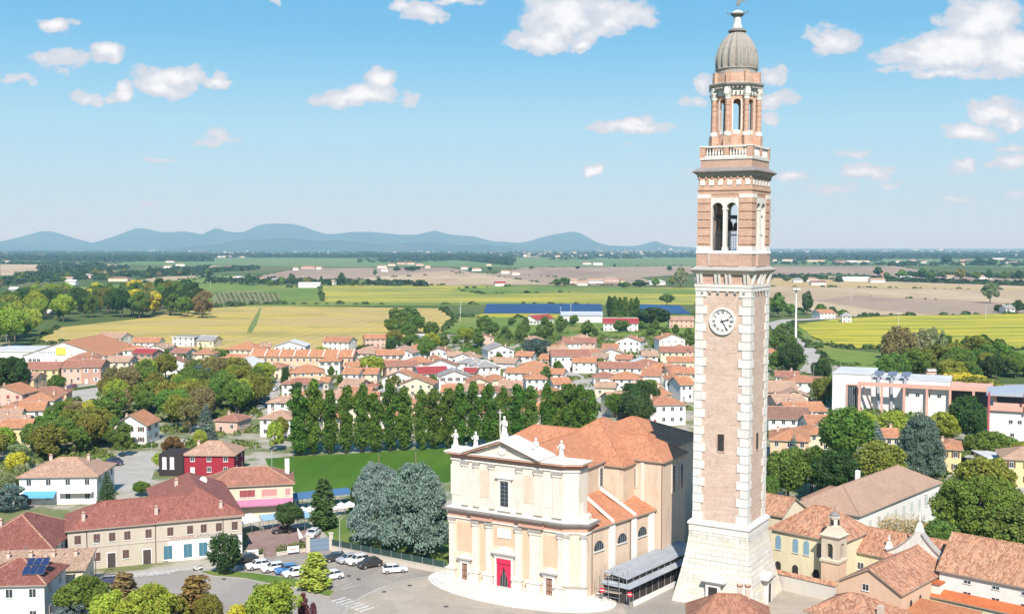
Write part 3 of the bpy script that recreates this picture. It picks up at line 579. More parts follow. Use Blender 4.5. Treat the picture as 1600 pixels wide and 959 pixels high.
def roofparts(kind, w, d, h, rise, ov, mats):
    mb = MB(); a, b = w / 2 + ov, d / 2 + ov; z0 = h - ov * .0; t = .22
    if kind in ('flat', 'parapet'):
        mb.box(-a, a, -b, b, h, h + .3, 1); mb.box(-a + .35, a - .35, -b + .35, b - .35, h + .3, h + .34, 0); return mb
    dz = rise * ov / (d / 2 if kind != 'front' else w / 2); zl = h - dz; e = [(-a, -b), (a, -b), (a, b), (-a, b)]
    if kind == 'hip':
        if w >= d: r = [(-(a - b), 0), (a - b, 0)]; F4 = [(0, 1, 'r1', 'r0'), (1, 2, 'r1'), (2, 3, 'r0', 'r1'), (3, 0, 'r0')]
        else: r = [(0, -(b - a)), (0, b - a)]; F4 = [(0, 1, 'r0'), (1, 2, 'r1', 'r0'), (2, 3, 'r1'), (3, 0, 'r0', 'r1')]
        pt_ = {0: (*e[0], zl + t), 1: (*e[1], zl + t), 2: (*e[2], zl + t), 3: (*e[3], zl + t), 'r0': (*r[0], h + rise + t), 'r1': (*r[1], h + rise + t)}
        for f in F4: mb.poly([pt_[i] for i in f], 0)
        for i, j in ((0, 'r0'), (1, 'r1' if w >= d else 'r0'), (2, 'r1'), (3, 'r0' if w >= d else 'r1')): mb.tube(pt_[i], pt_[j], .13, n=5, m=2)
        if abs(a - b) > .05: mb.tube(pt_['r0'], pt_['r1'], .14, n=5, m=2)
        for i in range(4):
            p, q = e[i], e[(i + 1) % 4]; mb.poly([(*p, zl), (*q, zl), (*q, zl + t), (*p, zl + t)], 1)
        mb.poly([(*p, zl) for p in reversed(e)], 1)
    elif kind == 'gable':
        for s in (-1, 1):
            P = [(-a, s * b, zl + t), (a, s * b, zl + t), (a, 0, h + rise + t), (-a, 0, h + rise + t)]
            if s > 0: P.reverse()
            mb.poly(P, 0); mb.poly([(x, y, z - t) for x, y, z in reversed(P)], 1); mb.box(-a, a, min(s * b, s * (b + .02)), max(s * b, s * (b + .02)), zl, zl + t, 1)
        for x in (-a, a):
            q = [(x, -b, zl), (x, -b, zl + t), (x, 0, h + rise + t), (x, b, zl + t), (x, b, zl), (x, 0, h + rise)]
            mb.poly([q[0], q[1], q[2], q[5]][::(1 if x < 0 else -1)], 1); mb.poly([q[5], q[2], q[3], q[4]][::(1 if x < 0 else -1)], 1)
        mb.tube((-a, 0, h + rise + t), (a, 0, h + rise + t), .14, n=5, m=2)
    elif kind == 'front':
        for s in (-1, 1):
            P = [(s * a, -b, zl + t), (s * a, b, zl + t), (0, b, h + rise + t), (0, -b, h + rise + t)]
            if s < 0: P.reverse()
            mb.poly(P, 0); mb.poly([(x, y, z - t) for x, y, z in reversed(P)], 1); mb.box(min(s * a, s * (a + .02)), max(s * a, s * (a + .02)), -b, b, zl, zl + t, 1)
        for y in (-b, b):
            q = [(-a, y, zl), (-a, y, zl + t), (0, y, h + rise + t), (a, y, zl + t), (a, y, zl), (0, y, h + rise)]
            mb.poly([q[0], q[5], q[2], q[1]][::(1 if y < 0 else -1)], 1); mb.poly([q[5], q[4], q[3], q[2]][::(1 if y < 0 else -1)], 1)
        mb.tube((0, -b, h + rise + t), (0, b, h + rise + t), .14, n=5, m=2)
    elif kind == 'shed':
        P = [(-a, -b, h + t), (a, -b, h + t), (a, b, h + rise + t), (-a, b, h + rise + t)]
        mb.poly(P, 0); mb.poly([(x, y, z - t) for x, y, z in reversed(P)], 1)
        for i in range(4): p, q = P[i], P[(i + 1) % 4]; mb.poly([(p[0], p[1], p[2] - t), (q[0], q[1], q[2] - t), q, p], 1)
    return mb
def block(root, w, d, h, kind, rise, wc, rc, ov=.55, ox=0, oy=0, base=None, wname='wall', rname='roof', wmat=None, rmat=None):
    mb = MB()
    if kind == 'gable':
        mb.M = Matrix.Rotation(R(90), 4, 'Z'); mb.wallprism([(-d / 2, -.3), (d / 2, -.3), (d / 2, h), (0, h + rise), (-d / 2, h)], -w / 2, w / 2); mb.M = None
    elif kind == 'front': mb.wallprism([(-w / 2, -.3), (w / 2, -.3), (w / 2, h), (0, h + rise), (-w / 2, h)], -d / 2, d / 2)
    elif kind == 'shed': mb.M = Matrix.Rotation(R(90), 4, 'Z'); mb.wallprism([(-d / 2, -.3), (d / 2, -.3), (d / 2, h + rise), (-d / 2, h)], -w / 2, w / 2); mb.M = None
    else: mb.box(-w / 2, w / 2, -d / 2, d / 2, -.3, h)
    wl = mb.build(wname, wmat or wallm(wc), root); wl.location = (ox, oy, 0)
    rf = roofparts(kind, w, d, h, rise, ov, None).build(rname, [rmat or roofm(rc), fasc if kind != 'flat' else whitep, rmat or tile('ridge tiles', (.5, .3, .2)) if rc not in ('white', 'grey', 'metal', 'crimson') else whitep], root); rf.location = (ox, oy, 0)
    return wl, rf
SH = {'red': (.28, .05, .05), 'brown': (.13, .06, .035), 'green': (.04, .10, .06), 'white': (.7, .7, .68), 'grey': (.3, .32, .33), 'blue': (.12, .25, .4)}
def windows(root, w, d, h, floors=None, cols=None, kind=None, sh=None, side=True, wh=None, ox=0, oy=0, door=True, name='window', ww=None):
    floors = floors or max(1, round(h / 3.0)); fh = h / floors; cols = cols or max(2, round(w / 3.4)); kind = kind or rnd.choice(['bare', 'bare', 'shutters', 'closed']); c = SH[sh or rnd.choice(['brown', 'green', 'grey', 'red', 'white', 'brown'])]
    wh = wh or min(1.5, fh * .5); ww = ww or (1.0 if kind == 'shutters' else 1.15); dcol = rnd.randrange(cols)
    for fl in range(floors):
        for i in range(cols):
            x = (i + .5) / cols * w - w / 2
            if door and fl == 0 and i == dcol: inst('door', DOORM, root, (ox + x, oy - d / 2, 0), (0, 0, 0), (1.15, 1, 2.25), c)
            else: inst(name, WM[kind], root, (ox + x, oy - d / 2, fh * fl + fh * .36), (0, 0, 0), (ww, 1, wh), c)
    if side:
        sc_ = max(1, round(d / 4.5)); sx = 1 if side != -1 else -1
        for fl in range(floors):
            for i in range(sc_): inst(name, WM[kind], root, (ox + sx * w / 2, oy + (i + .5) / sc_ * d - d / 2, fh * fl + fh * .36), (0, 0, sx * R(90)), (ww, 1, wh), c)
mb = MB(); mb.tube((0, 0, -.5), (0, 0, 2.6), .035, n=5); mb.tube((-.6, 0, 2.4), (.6, 0, 2.4), .02, n=4); [mb.tube((x, -.3, 2.4), (x, .3, 2.4), .018, n=4) for x in (-.5, -.2, .1, .4)]; AERIAL = mb.mesh('aerial', greyp)
FW = {1: 'single-storey', 2: 'two-storey', 3: 'three-storey', 4: 'four-storey'}
nh = 0
def house(x0, x1, ye, h, d, kind='hip', wc='white', rc='orange', row=None, rot=None, rise=None, win=True, chim=None, label=None, cat='house', name='house', z=None, wk=None, sh=None, floors=None, cols=None, side=None, text=None):
    'x0..x1 is the front eave in photograph pixels, ye its height on the photograph, h the eave height in metres'
    global nh; nh += 1
    p = G((x0 + x1) / 2, ye, h); rot = R(rnd.uniform(-20, 17) if rot is None else rot); w = (x1 - x0) * p.y / F / math.cos(rot)
    if rise is None: rise = (min(w, d) if kind == 'hip' else d if kind == 'gable' else w) * .5 * .38
    t = thing(name, (p.x - math.sin(rot) * d / 2, p.y + math.cos(rot) * d / 2, 0), rot)
    wl, rf = block(t, w, d, h, kind, rise, wc, rc)
    if side is None: side = 1 if p.x < p.y * .25 else -1
    if win: windows(t, w, d, h, floors, cols, wk, sh, side)
    for i in range(1 if chim is None and name == 'house' and h > 3.5 else (chim or 0)):
        cx = (rnd.uniform(.18, .4) * rnd.choice((-1, 1))) * w if chim is None else ((i + .5) / chim - .5) * w
        cy = d * .12; zz = h + rise * (1 - abs(cy) / (d / 2)) if kind != 'front' else h + rise * (1 - abs(cx) / (w / 2))
        if kind == 'hip': zz = h + rise * min(1, min(w / 2 - abs(cx), d / 2 - abs(cy)) / (min(w, d) / 2))
        if kind not in ('flat', 'shed'): inst('chimney', CHM, rf, (cx, cy, zz + .3))
    if chim is None and name == 'house' and p.y < 620 and rnd.random() < .55: inst('aerial', AERIAL, rf, (rnd.uniform(-.25, .25) * w, 0, h + rise * .8), (0, 0, rnd.uniform(0, 3)))
    if label: tag(t, label, cat)
    else:
        fl = floors or max(1, round(h / 3.0)); enroll(t, row, text or f"{wc} {cat} with {dict(hip='hipped', gable='pitched', front='gabled', flat='flat', shed='sloping')[kind]} {RW[rc]} roof", cat)
    t['dims'] = (w, d, h, rise) if False else 0; del t['dims']
    return t, w, rf
r1 = 'along the field edge'; r2 = 'behind the long orange-roofed terrace'; r3 = 'in the middle streets'; r4 = 'just behind the poplars'; r5 = 'in the left quarter'
H_ = house
for a in [ (206,247,535,5,12,'gable','white','orange'), (268,304,527,5.5,12,'flat','pale','grey'), (307,334,532,4,12,'gable','cream','grey'),
           (348,402,546,5.5,16,'hip','cream','orange'), (503,545,534,5.5,12,'gable','white','terracotta'), (571,602,529,5,10,'gable','pink','orange'), (545,594,552,4.5,16,'hip','cream','pinkish'),
           (657,672,524,5.5,8,'flat','white','white'), (145,190,528,4.6,14,'gable','white','pinkish'), (742,772,528,5.5,9,'front','pink','rosy'), (825,850,531,4.5,12,'hip','cream','pinkish'),
           (240,268,545,4,10,'gable','white','tan'), (402,424,541,5,12,'hip','cream','tan')]: H_(*a, row=r1)
for a in [ (205,239,552,6,10,'gable','brick','crimson'), (455,506,582,5,14,'hip','peach','orange'), (446,481,600,4.5,10,'hip','cream','tan'), (500,513,597,4,8,'gable','cream','orange'),
           (535,560,584,5.5,10,'gable','white','orange'), (561,589,584,5,10,'gable','cream','orange'), (529,560,604,5.5,12,'gable','pink','pinkish'), (562,588,605,4.5,10,'hip','cream','rosy'),
           (633,666,545,6,10,'hip','white','orange'), (672,699,549,6,9,'front','white','rosy'), (636,677,566,5,10,'hip','cream','orange'), (625,677,600,5,10,'front','cream','terracotta'),
           (656,700,583,5,12,'gable','white','crimson'), (686,733,588,6,12,'front','white','grey'), (710,747,567,5.5,10,'hip','white','grey'), (741,782,573,6,12,'hip','white','grey'), (763,803,547,6,16,'front','white','grey'),
           (729,768,598,5,12,'front','cream','orange'), (786,800,575,6,9,'flat','white','white'), (722,741,582,4,9,'gable','pink','crimson')]: H_(*a, row='north of the poplars')
for a in [ (878,930,535,5.5,12,'gable','pink','rosy'), (942,966,544,5,10,'gable','white','terracotta'), (963,1000,533,6.5,11,'front','white','terracotta'), (923,944,552,4,9,'gable','cream','terracotta'),
           (1030,1071,530,6.5,12,'front','white','orange'), (1042,1070,546,6,10,'front','white','terracotta'), (1062,1084,548,5,10,'gable','pink','rosy'), (1044,1084,565,4,10,'gable','cream','orange'),
           (862,922,556,7.5,13,'gable','white','rosy'), (921,946,560,5.5,12,'shed','cream','tan'), (813,858,573,5,10,'hip','cream','orange'), (842,864,561,5,10,'gable','pink','orange'), (790,879,583,4.6,9,'gable','white','orange'), (760,790,593,5,10,'hip','cream','terracotta'),
           (988,1022,568,4.5,11,'front','white','white'), (936,1005,575,5.5,11,'gable','white','rosy'), (1006,1070,578,5,12,'hip','cream','orange'), (953,1002,592,5,12,'hip','white','orange'), (1003,1031,587,6,12,'gable','white','terracotta'),
           (1040,1062,593,7,14,'front','pale','orange'), (986,1037,606,6.5,12,'hip','white','tan'), (1000,1050,616,6.5,14,'hip','cream','orange'), (1063,1084,601,6.5,12,'gable','pale','orange'), (1016,1072,632,7,12,'hip','white','terracotta'), (930,960,605,4,8,'gable','cream','tan')]: H_(*a, row='left of the tower')
H_(190, 226, 577, 4.2, 9, 'front', 'white', 'pinkish', r5); H_(214, 246, 572, 4.2, 12, 'front', 'white', 'rosy', r5); H_(232, 262, 569, 4.5, 12, 'front', 'white', 'rosy', r5); H_(252, 292, 568, 5, 14, 'front', 'white', 'rosy', r5)
H_(163, 201, 565, 6.3, 11, 'gable', 'cream', 'tan', r5, rot=-4); H_(338, 404, 576, 6.5, 18, 'front', 'white', 'white', r5, rot=-8)
H_(38, 90, 577, 6.5, 13, 'gable', 'yellow', 'rosy', r5, rot=3); H_(96, 127, 574, 7, 13, 'gable', 'pink', 'rosy', r5, rot=3); H_(127, 157, 573, 7.5, 13, 'gable', 'brick', 'rosy', r5, rot=3)
H_(35, 82, 626, 5.5, 14, 'hip', 'white', 'orange', r5, rot=10); H_(0, 32, 640, 6, 14, 'hip', 'white', 'terracotta', r5, rot=12); H_(28, 66, 641, 5.8, 10, 'gable', 'white', 'orange', r5, rot=12); H_(-20, 28, 652, 5.5, 10, 'gable', 'white', 'pinkish', r5, rot=12); H_(2, 45, 668, 5.5, 9, 'gable', 'yellow', 'orange', r5, rot=10)
H_(92, 122, 636, 3.2, 8, 'hip', 'brick', 'brown', r5); H_(335, 372, 657, 4, 9, 'hip', 'pink', 'rosy', r5); H_(306, 331, 629, 4, 9, 'gable', 'cream', 'terracotta', r5); H_(0, 40, 660, 5, 8, 'gable', 'pale', 'pinkish', r5)
H_(178, 229, 664, 6.2, 11, 'front', 'white', 'orange', label='lone white gabled house with orange roof, among trees above the paved yard', rot=-2, rise=3.0, sh='brown')
t, w, rf = H_(31, 150, 744, 6.6, 14, 'hip', 'white', 'pinkish', label='large white two-storey house with hipped pinkish-brown roof and blue awning', rot=4, wk='bare', floors=2, cols=4, rise=3.0, chim=2)
mb = MB(); mb.add([(-w * .44, -7.05, 3.2), (-w * .02, -7.05, 3.2), (-w * .02, -9.2, 2.2), (-w * .44, -9.2, 2.2), (-w * .44, -7.05, 3.14), (-w * .02, -7.05, 3.14), (-w * .02, -9.2, 2.0), (-w * .44, -9.2, 2.0)], [(3, 2, 1, 0), (4, 5, 6, 7), (3, 7, 6, 2), (0, 4, 7, 3), (1, 2, 6, 5)]); mb.build('awning', plain('blue awning cloth', (.10, .33, .60)), t)
mb = MB(); mb.box(w * .02, w * .46, -8.6, -7.03, 2.9, 3.1); mb.box(w * .02, w * .46, -8.62, -8.5, 3.1, 4.0); mb.build('balcony', wallm('white'), t)
t, w, rf = H_(287, 366, 710, 5.6, 10, 'hip', 'red', 'pinkish', label='house with crimson and black walls under a hipped pinkish roof', rot=-2, rise=2.6, wk='bare', sh='white', floors=2, cols=3)
mb = MB(); mb.box(-w / 2 - 6.5, -w / 2 + .0, -5.7, 3, -.3, 5.8); o = mb.build('annex_wall', plaster('black wall', (.045, .035, .035)), t)
inst('window', WM['closed'], t, (-w / 2 - 5, -5.72, 2), (0, 0, 0), (1.1, 1, 3), SH['white']); inst('window', WM['closed'], t, (-w / 2 - 3, -5.72, 2), (0, 0, 0), (1.1, 1, 3), SH['white'])
# dark red roofed house at the left edge, tiled shed range, white house with solar panels
t, w, rf = H_(-50, 78, 858, 6.6, 17, 'hip', 'pale', 'maroon', label='white house with hipped maroon roof at the left edge', rot=6, rise=4.2, wk='bare', cols=4, floors=2, sh='grey')
t, w, rf = H_(-30, 127, 893, 5.2, 7.5, 'shed', 'cream', 'tan', label='cream range under a long pink-tiled lean-to roof with small chimneys', rot=8, rise=1.5, wk='bare', cols=4, floors=1, sh='grey')
for i in range(4): inst('chimney', CHM, rf, (-w * .3 + i * w * .22, 1.2, 6.3), (0, 0, 0), (.8, .8, .8))
t, w, rf = H_(-40, 68, 912, 7.0, 10, 'hip', 'white', 'maroon', label='white house with hipped maroon roof carrying solar panels', rot=4, rise=2.6, wk='bare', cols=3, floors=2, sh='grey')
solar = plain('solar cells', (.02, .035, .10), .2, 0, .6)
def panel_on(rf, x, y, z, ux, uy, sl, wid=1.0, ln=1.7, rot=0):
    mb = MB(); mb.box(-wid / 2, wid / 2, -ln / 2, ln / 2, 0, .05, 0); mb.box(-wid / 2 - .03, wid / 2 + .03, -ln / 2 - .03, ln / 2 + .03, -.03, -.001, 1)
    o = mb.build('solar_panel', [solar, greyp], rf); o.location = (x, y, z); o.rotation_euler = (sl, 0, rot); return o
for i in range(3): panel_on(rf, 2.0 + i * 1.15, -3.0, 7.0 + 2.6 * (2.2 / 5) + .38, 0, 0, math.atan(2.6 / 5))
for i in range(3): panel_on(rf, 3.0 + i * 1.15 - .9, -1.25, 7.0 + 2.6 * (3.95 / 5) + .38, 0, 0, math.atan(2.6 / 5))
# the supermarket hall and its neighbours
t, w, rf = H_(33, 165, 556, 5.0, 46, 'front', 'white', 'orange', label='wide white supermarket hall with shallow orange roof and yellow sign', cat='shop', name='supermarket', rot=-3, rise=7.0, win=False)
mb = MB(); mb.cbox(-1.2, 0, 5.6, 9.2, 5, .3); o = mb.build('sign_panel', plain('yellow sign board', (.75, .60, .08)), t); o.location.y = -23.2
mb = MB(); [mb.cbox(-12 + i * 1.5, 0, 6.1, 7.4, .9, .12) for i in range(7)]; o = mb.build('sign_lettering', plain('grey letters', (.3, .35, .45)), t); o.location.y = -23.1
for i in range(3): inst('window', WM['bare'], t, (-w / 2 + 4 + i * 2.2, -23, 2), (0, 0, 0), (1.8, 1, 1.6))
H_(-30, 78, 549, 4.5, 30, 'flat', 'white', 'white', label='long low white warehouse left of the supermarket', cat='warehouse', name='warehouse', win=False, rot=-2)
H_(428, 477, 541, 6.5, 14, 'front', 'white', 'white', label='big white gabled shed with pale roof before the straw field', cat='warehouse', name='warehouse', rot=0, rise=2.6, wk='bare')
t, w, rf = H_(388, 552, 557, 7.4, 11, 'gable', 'peach', 'orange', label='long peach terrace with orange roof divided by white party walls', cat='terrace', name='terrace', rot=-4, cols=16, floors=2, wk='bare', sh='white', rise=2.7, chim=0)
for i in range(8):
    mb = MB(); mb.box(-w / 2 + w * i / 7 - .2, -w / 2 + w * i / 7 + .2, -5.9, 3, 0, 0)
    mb = MB(); x = -w / 2 + .3 + (w - .6) * i / 7; mb.M = Matrix.Translation((x, 0, 0)) @ Matrix.Rotation(R(90), 4, 'Z'); mb.wallprism([(-5.6, 6.9), (-5.6, 7.9), (0, 10.7), (5.6, 7.9), (5.6, 6.9)], -.17, .17); mb.build('party_wall', whitep, t)
# big corner building with the shops, pink-shuttered bar wing
wa = G(105, 828, 7.8); wb = G(378, 804, 7.8); dv = wb - wa; rt = math.atan2(dv.y, dv.x); wA = dv.length; dA = 12.5
t = thing('corner_building', (wa.x + dv.x / 2 - math.sin(rt) * dA / 2, wa.y + dv.y / 2 + math.cos(rt) * dA / 2, 0), rt, 'long beige two-storey corner building with big dull-red hipped roofs and shopfront', 'building')
rosy = tile('old dull red tiles', (.30, .115, .09), .3, .5)
block(t, wA, dA, 7.8, 'hip', 3.3, 'beige', 'rosy', .5, rmat=rosy); wl, rf = block(t, 15.46, 30, 7.9, 'hip', 4.3, 'beige', 'rosy', .5, wA / 2 - 7.75, 8.8, wname='rear_wall', rname='rear_roof', rmat=rosy)
mb = MB()
mb.box(-wA / 2 - .03, wA / 2 + .03, -dA / 2 - .10, -dA / 2 + .02, 4.15, 4.32); mb.box(-wA / 2 - .03, wA / 2 + .03, -dA / 2 - .08, -dA / 2 + .02, 7.45, 7.75)
mb.build('string_course', plaster('stone band', (.5, .46, .4)), t)
mb = MB(); mb.box(wA * .06, wA / 2 - .05, -dA / 2 - .05, -dA / 2 + .01, 0, 3.9); mb.build('shopfront_wall', wallm('white'), t)
for u in (.055, .16, .245, .33, .45, .575, .69, .77, .86, .955): inst('window', WM['closed'], t, ((u - .5) * wA, -dA / 2, 5.0), (0, 0, 0), (1.1, 1, 1.7), (.09, .04, .03))
for u in (.16, .32): inst('window', WM['closed'], t, ((u - .5) * wA, -dA / 2, 1.5), (0, 0, 0), (1.1, 1, 1.7), (.09, .04, .03))
for u in (.24, .44): inst('door', DOORM, t, ((u - .5) * wA, -dA / 2 - .02, .1), (0, 0, 0), (1.7, 1, 2.9), (.05, .03, .03))
for u in (.56, .675, .765): inst('shop_window', WM['closed'], t, ((u - .5) * wA, -dA / 2 - .05, .5), (0, 0, 0), (1.55, 1, 2.7), (.03, .15, .22))
inst('window', WM['bare'], t, (.35 * wA, -dA / 2 - .05, 1.6), (0, 0, 0), (1.2, 1, 1.7)); inst('window', WM['bare'], t, (.46 * wA, -dA / 2 - .05, 1.6), (0, 0, 0), (1.2, 1, 1.7))
for u in (.105, .49, .885): mb = MB(); mb.tube(((u - .5) * wA, -dA / 2 - .1, 0), ((u - .5) * wA, -dA / 2 - .1, 7.8), .07); mb.build('drainpipe', plain('dark pipe', (.08, .06, .05)), t)
for u in (.09, .5, .88): inst('chimney', CHM, t, ((u - .5) * wA, -4.4, 9.4), (0, 0, 0), (.9, .9, .8))
inst('chimney', CHM, rf, (-3, 3, 10.8))
mb = MB(); mb.lathe([(.02, 0), (.75, .3), (.8, .36), (.02, .1)], 14); o = mb.build('satellite_dish', whitep, rf); o.location = (2.4, 4.0, 11.2); o.rotation_euler = (R(65), 0, R(15))
t, w, rf = H_(328, 455, 757, 7.6, 11, 'hip', 'cream', 'rosy', label='cream wing with pink and red shutters above a mauve awning band', cat='building', name='bar_building', rot=13, rise=2.7, win=False)
for i, u in enumerate((.40, .46, .52)): inst('window', WM['closed'], t, ((u - .5) * w, -5.5, 4.9), (0, 0, 0), (1.1, 1, 1.6), SH['red'])
for u in (.66, .72, .78, .94): inst('window', WM['closed'], t, ((u - .5) * w, -5.5, 4.9), (0, 0, 0), (1.1, 1, 1.6), (.55, .26, .24))
mb = MB(); mb.add([(-w / 2, -5.52, 4.3), (w / 2, -5.52, 4.3), (w / 2, -7.4, 3.4), (-w / 2, -7.4, 3.4), (-w / 2, -5.52, 4.2), (w / 2, -5.52, 4.2), (w / 2, -7.4, 3.1), (-w / 2, -7.4, 3.1)], [(3, 2, 1, 0), (4, 5, 6, 7), (3, 7, 6, 2), (0, 4, 7, 3), (1, 2, 6, 5)]); mb.build('awning', plain('mauve awning cloth', (.42, .17, .28)), t)
mb = MB(); mb.cbox(w / 2 - 1, 2, 8.2, 11.6, 1.0, 1.0); mb.build('vent_stack', whitep, rf)

# right of the tower
t, w, rf = H_(1196, 1222, 551, 6.2, 12, 'hip', 'white', 'orange', label='white house with orange roof hard by the tower, right side', rot=0)
r6 = 'right of the tower shaft'
H_(1213, 1247, 588, 5, 9, 'gable', 'white', 'rosy', r6); H_(1180, 1246, 612, 5.5, 16, 'gable', 'pink', 'tan', r6, rot=-3, win=False); H_(1202, 1262, 654, 5.8, 14, 'gable', 'white', 'brown', r6, rot=-10, cols=4)
H_(1205, 1262, 688, 5.8, 15, 'hip', 'peach', 'orange', r6, rot=-14); H_(1262, 1300, 678, 5.4, 11, 'hip', 'cream', 'orange', r6); H_(1384, 1406, 683, 6, 9, 'gable', 'cream', 'orange', r6); H_(1250, 1290, 598, 3.5, 10, 'gable', 'pale', 'rosy', r6)
H_(1469, 1500, 702, 6.4, 13, 'hip', 'yellow', 'orange', r6, rot=-20, sh='brown'); H_(1572, 1640, 718, 7, 12, 'hip', 'yellow', 'tan', r6); H_(1545, 1572, 716, 5, 10, 'flat', 'pale', 'white', r6)
H_(1447, 1480, 580, 4, 8, 'flat', 'pink', 'white', label='small pink block with white roof beside the school', cat='building', name='kiosk', rot=-5, wk='bare')
for a in [(470,500,640,6,11,'hip','white','orange'),(505,538,652,6,10,'gable','cream','terracotta'),(548,578,636,6,11,'hip','cream','orange'),(590,618,650,6,10,'gable','white','orange'),(628,655,630,6,11,'hip','peach','orange'),(664,694,646,6,10,'gable','white','terracotta'),(704,730,632,6,11,'hip','white','orange'),
          (738,768,644,6,10,'gable','cream','orange'),(778,806,628,6,11,'hip','white','rosy'),(815,842,642,6,10,'gable','cream','orange'),(850,880,630,6,11,'hip','white','orange'),(886,912,640,6,10,'gable','white','terracotta')]: H_(*a, row='glimpsed through the poplars')
for a in [(455,490,618,5.5,11,'hip','cream','terracotta'),(500,530,622,5.5,10,'gable','white','pinkish'),(545,575,617,5.5,11,'gable','pink','terracotta'),(590,618,612,5.5,10,'hip','cream','grey'),(690,720,612,5.5,10,'gable','cream','orange'),(735,765,610,5.5,11,'hip','white','terracotta'),(780,815,606,5.5,11,'gable','cream','pinkish'),
          (822,855,592,5.5,11,'hip','white','orange'),(866,892,600,5.5,10,'gable','white','orange'),(700,722,556,5,9,'gable','white','tan'),(805,830,556,5,9,'gable','white','orange'),(596,618,570,5,10,'gable','cream','orange')]: H_(*a, row='north of the poplars')
for a in [(860,880,545,5,9,'gable','cream','terracotta'),(900,925,528,5,10,'hip','white','tan'),(1004,1028,556,5,10,'gable','white','tan'),(1046,1072,580,5,10,'gable','cream','rosy'),(962,986,561,4.5,9,'gable','pink','terracotta'),(895,930,566,5,10,'gable','white','orange')]: H_(*a, row='left of the tower')
for a in [(300,334,553,5,11,'hip','cream','terracotta'),(348,382,562,5,11,'gable','white','orange'),(168,196,546,5,10,'gable','white','orange'),(412,440,574,5,10,'hip','cream','terracotta'),(265,292,551,5,10,'gable','white','rosy')]: H_(*a, row=r5)
# farm and barns around the solar field
H_(817, 838, 499, 4.4, 24, 'front', 'white', 'crimson', label='white barn with red roof left of the solar field barn', cat='barn', name='barn', rot=-35, rise=3)
t, w, rf = H_(877, 941, 493, 6, 14, 'gable', 'white', 'metal', label='long white barn with blue-grey roof before the solar field', cat='barn', name='barn', rot=-2, rise=2.4, win=False)
H_(943, 997, 505, 6, 18, 'gable', 'white', 'crimson', label='long barn with crimson roof below the poplar clump', cat='barn', name='barn', rot=-4, rise=3)
H_(1046, 1084, 500, 6, 12, 'gable', 'pink', 'pinkish', label='pink farmhouse with pinkish roof near the tower clock', cat='farmhouse', name='farmhouse', rot=-4)
mb = MB(); P = [G(756, 491), G(941, 491), G(941, 478.5), (G(760, 478.5))]
for r_ in range(9):
    a = P[0].lerp(P[3], r_ / 9); b = P[1].lerp(P[2], r_ / 9); q = (P[3] - P[0]) / 9 * .72
    mb.poly([(a.x, a.y, .9), (b.x, b.y, .9), (b.x + q.x, b.y + q.y * .9, 2.6 + r_ * .02), (a.x + q.x, a.y + q.y * .9, 2.6 + r_ * .02)])
    for k in range(10): c = a.lerp(b, (k + .5) / 10) + q * .5; mb.tube((c.x, c.y, 0), (c.x, c.y, 1.7), .12)
tag(mb.build('solar_array', solar), 'broad dark blue solar panel field beyond the houses, left of the poplar clump', 'solar panels')
mb = MB(); P = [G(1000, 488), G(1078, 493), G(1060, 480), (G(1000, 478.5))]
for r_ in range(6):
    a = P[0].lerp(P[3], r_ / 6); b = P[1].lerp(P[2], r_ / 6); q = (P[3] - P[0]) / 6 * .72
    mb.poly([(a.x, a.y, .9), (b.x, b.y, .9), (b.x + q.x, b.y + q.y * .9, 2.6), (a.x + q.x, a.y + q.y * .9, 2.6)]); c = a.lerp(b, .5) + q * .5; mb.tube((c.x, c.y, 0), (c.x, c.y, 1.7), .15)
tag(mb.build('solar_array', solar), 'smaller dark blue solar panel field between the poplar clump and tower', 'solar panels')
# school: white cube, stacks, pink frame, right white building
wallw = wallm('white'); pinkc = plaster('pink concrete frame', (.62, .36, .28)); 
p = G(1300, 640); sr = R(-24)
t = thing('school', (p.x, p.y, 0), sr, 'modern white school with three rooftop stacks and long pink concrete frame', 'school')
k = p.y / F
sy = 13.4
mb = MB(); mb.box(0, 13.5, 0, 24, -.3, sy); mb.build('wall', wallw, t)
mb = MB(); mb.box(-.2, 13.7, -.2, 24.2, sy, sy + .3); mb.build('roof', ground('pale flat roof', [(.55, .55, .54), (.48, .48, .48)], .1), t)
mb = MB(); mb.box(5.4, 8.6, -.12, .0, 0, 9.4); [mb.box(5.5 + i * .78, 5.56 + i * .78, -.16, -.121, 0, 9.3, 1) for i in range(5)]; mb.build('window', [GL, whitep], t)
mb = MB(); mb.box(5.0, 5.4, -.5, -.01, 0, 9.45); mb.box(8.6, 9.0, -.5, -.01, 0, 9.45); mb.box(5.0, 9.0, -.5, -.01, 9.45, 10.0); mb.build('portal', pinkc, t)
mb = MB(); mb.box(13.52, 40, 3, 22, -.3, sy - 1.5); mb.build('rear_wall', wallw, t); mb = MB(); mb.box(13.55, 40.2, 2.8, 22.2, sy - 1.5, sy - 1.2); mb.build('rear_roof', ground('pale flat roof', [(.5, .5, .5), (.4, .4, .4)], .1), t)
for i in range(3):
    mb = MB(); x = 15.5 + i * 4.6; mb.box(x, x + .9, 1.8, 2.99, 0, 13.2); mb.wallprism([(x - 1.2, 13.2), (x + 1.8, 13.2), (x + 2.4, 14.7), (x - .6, 14.7)], 1.4, 4.5, 1); mb.build('stack', [plain('grey stack', (.34, .36, .40)), plain('stack hood', (.22, .27, .38), .4, .4)], t)
for i in range(7):
    mb = MB(); x = 9.6 + i * 7.6; mb.box(x, x + .8, -3.4, -2.4, -.3, 9.8); mb.build('frame_column', pinkc, t)
mb = MB(); mb.box(9.2, 64, -3.5, -2.3, 9.82, 11.2); mb.build('frame_beam', pinkc, t)
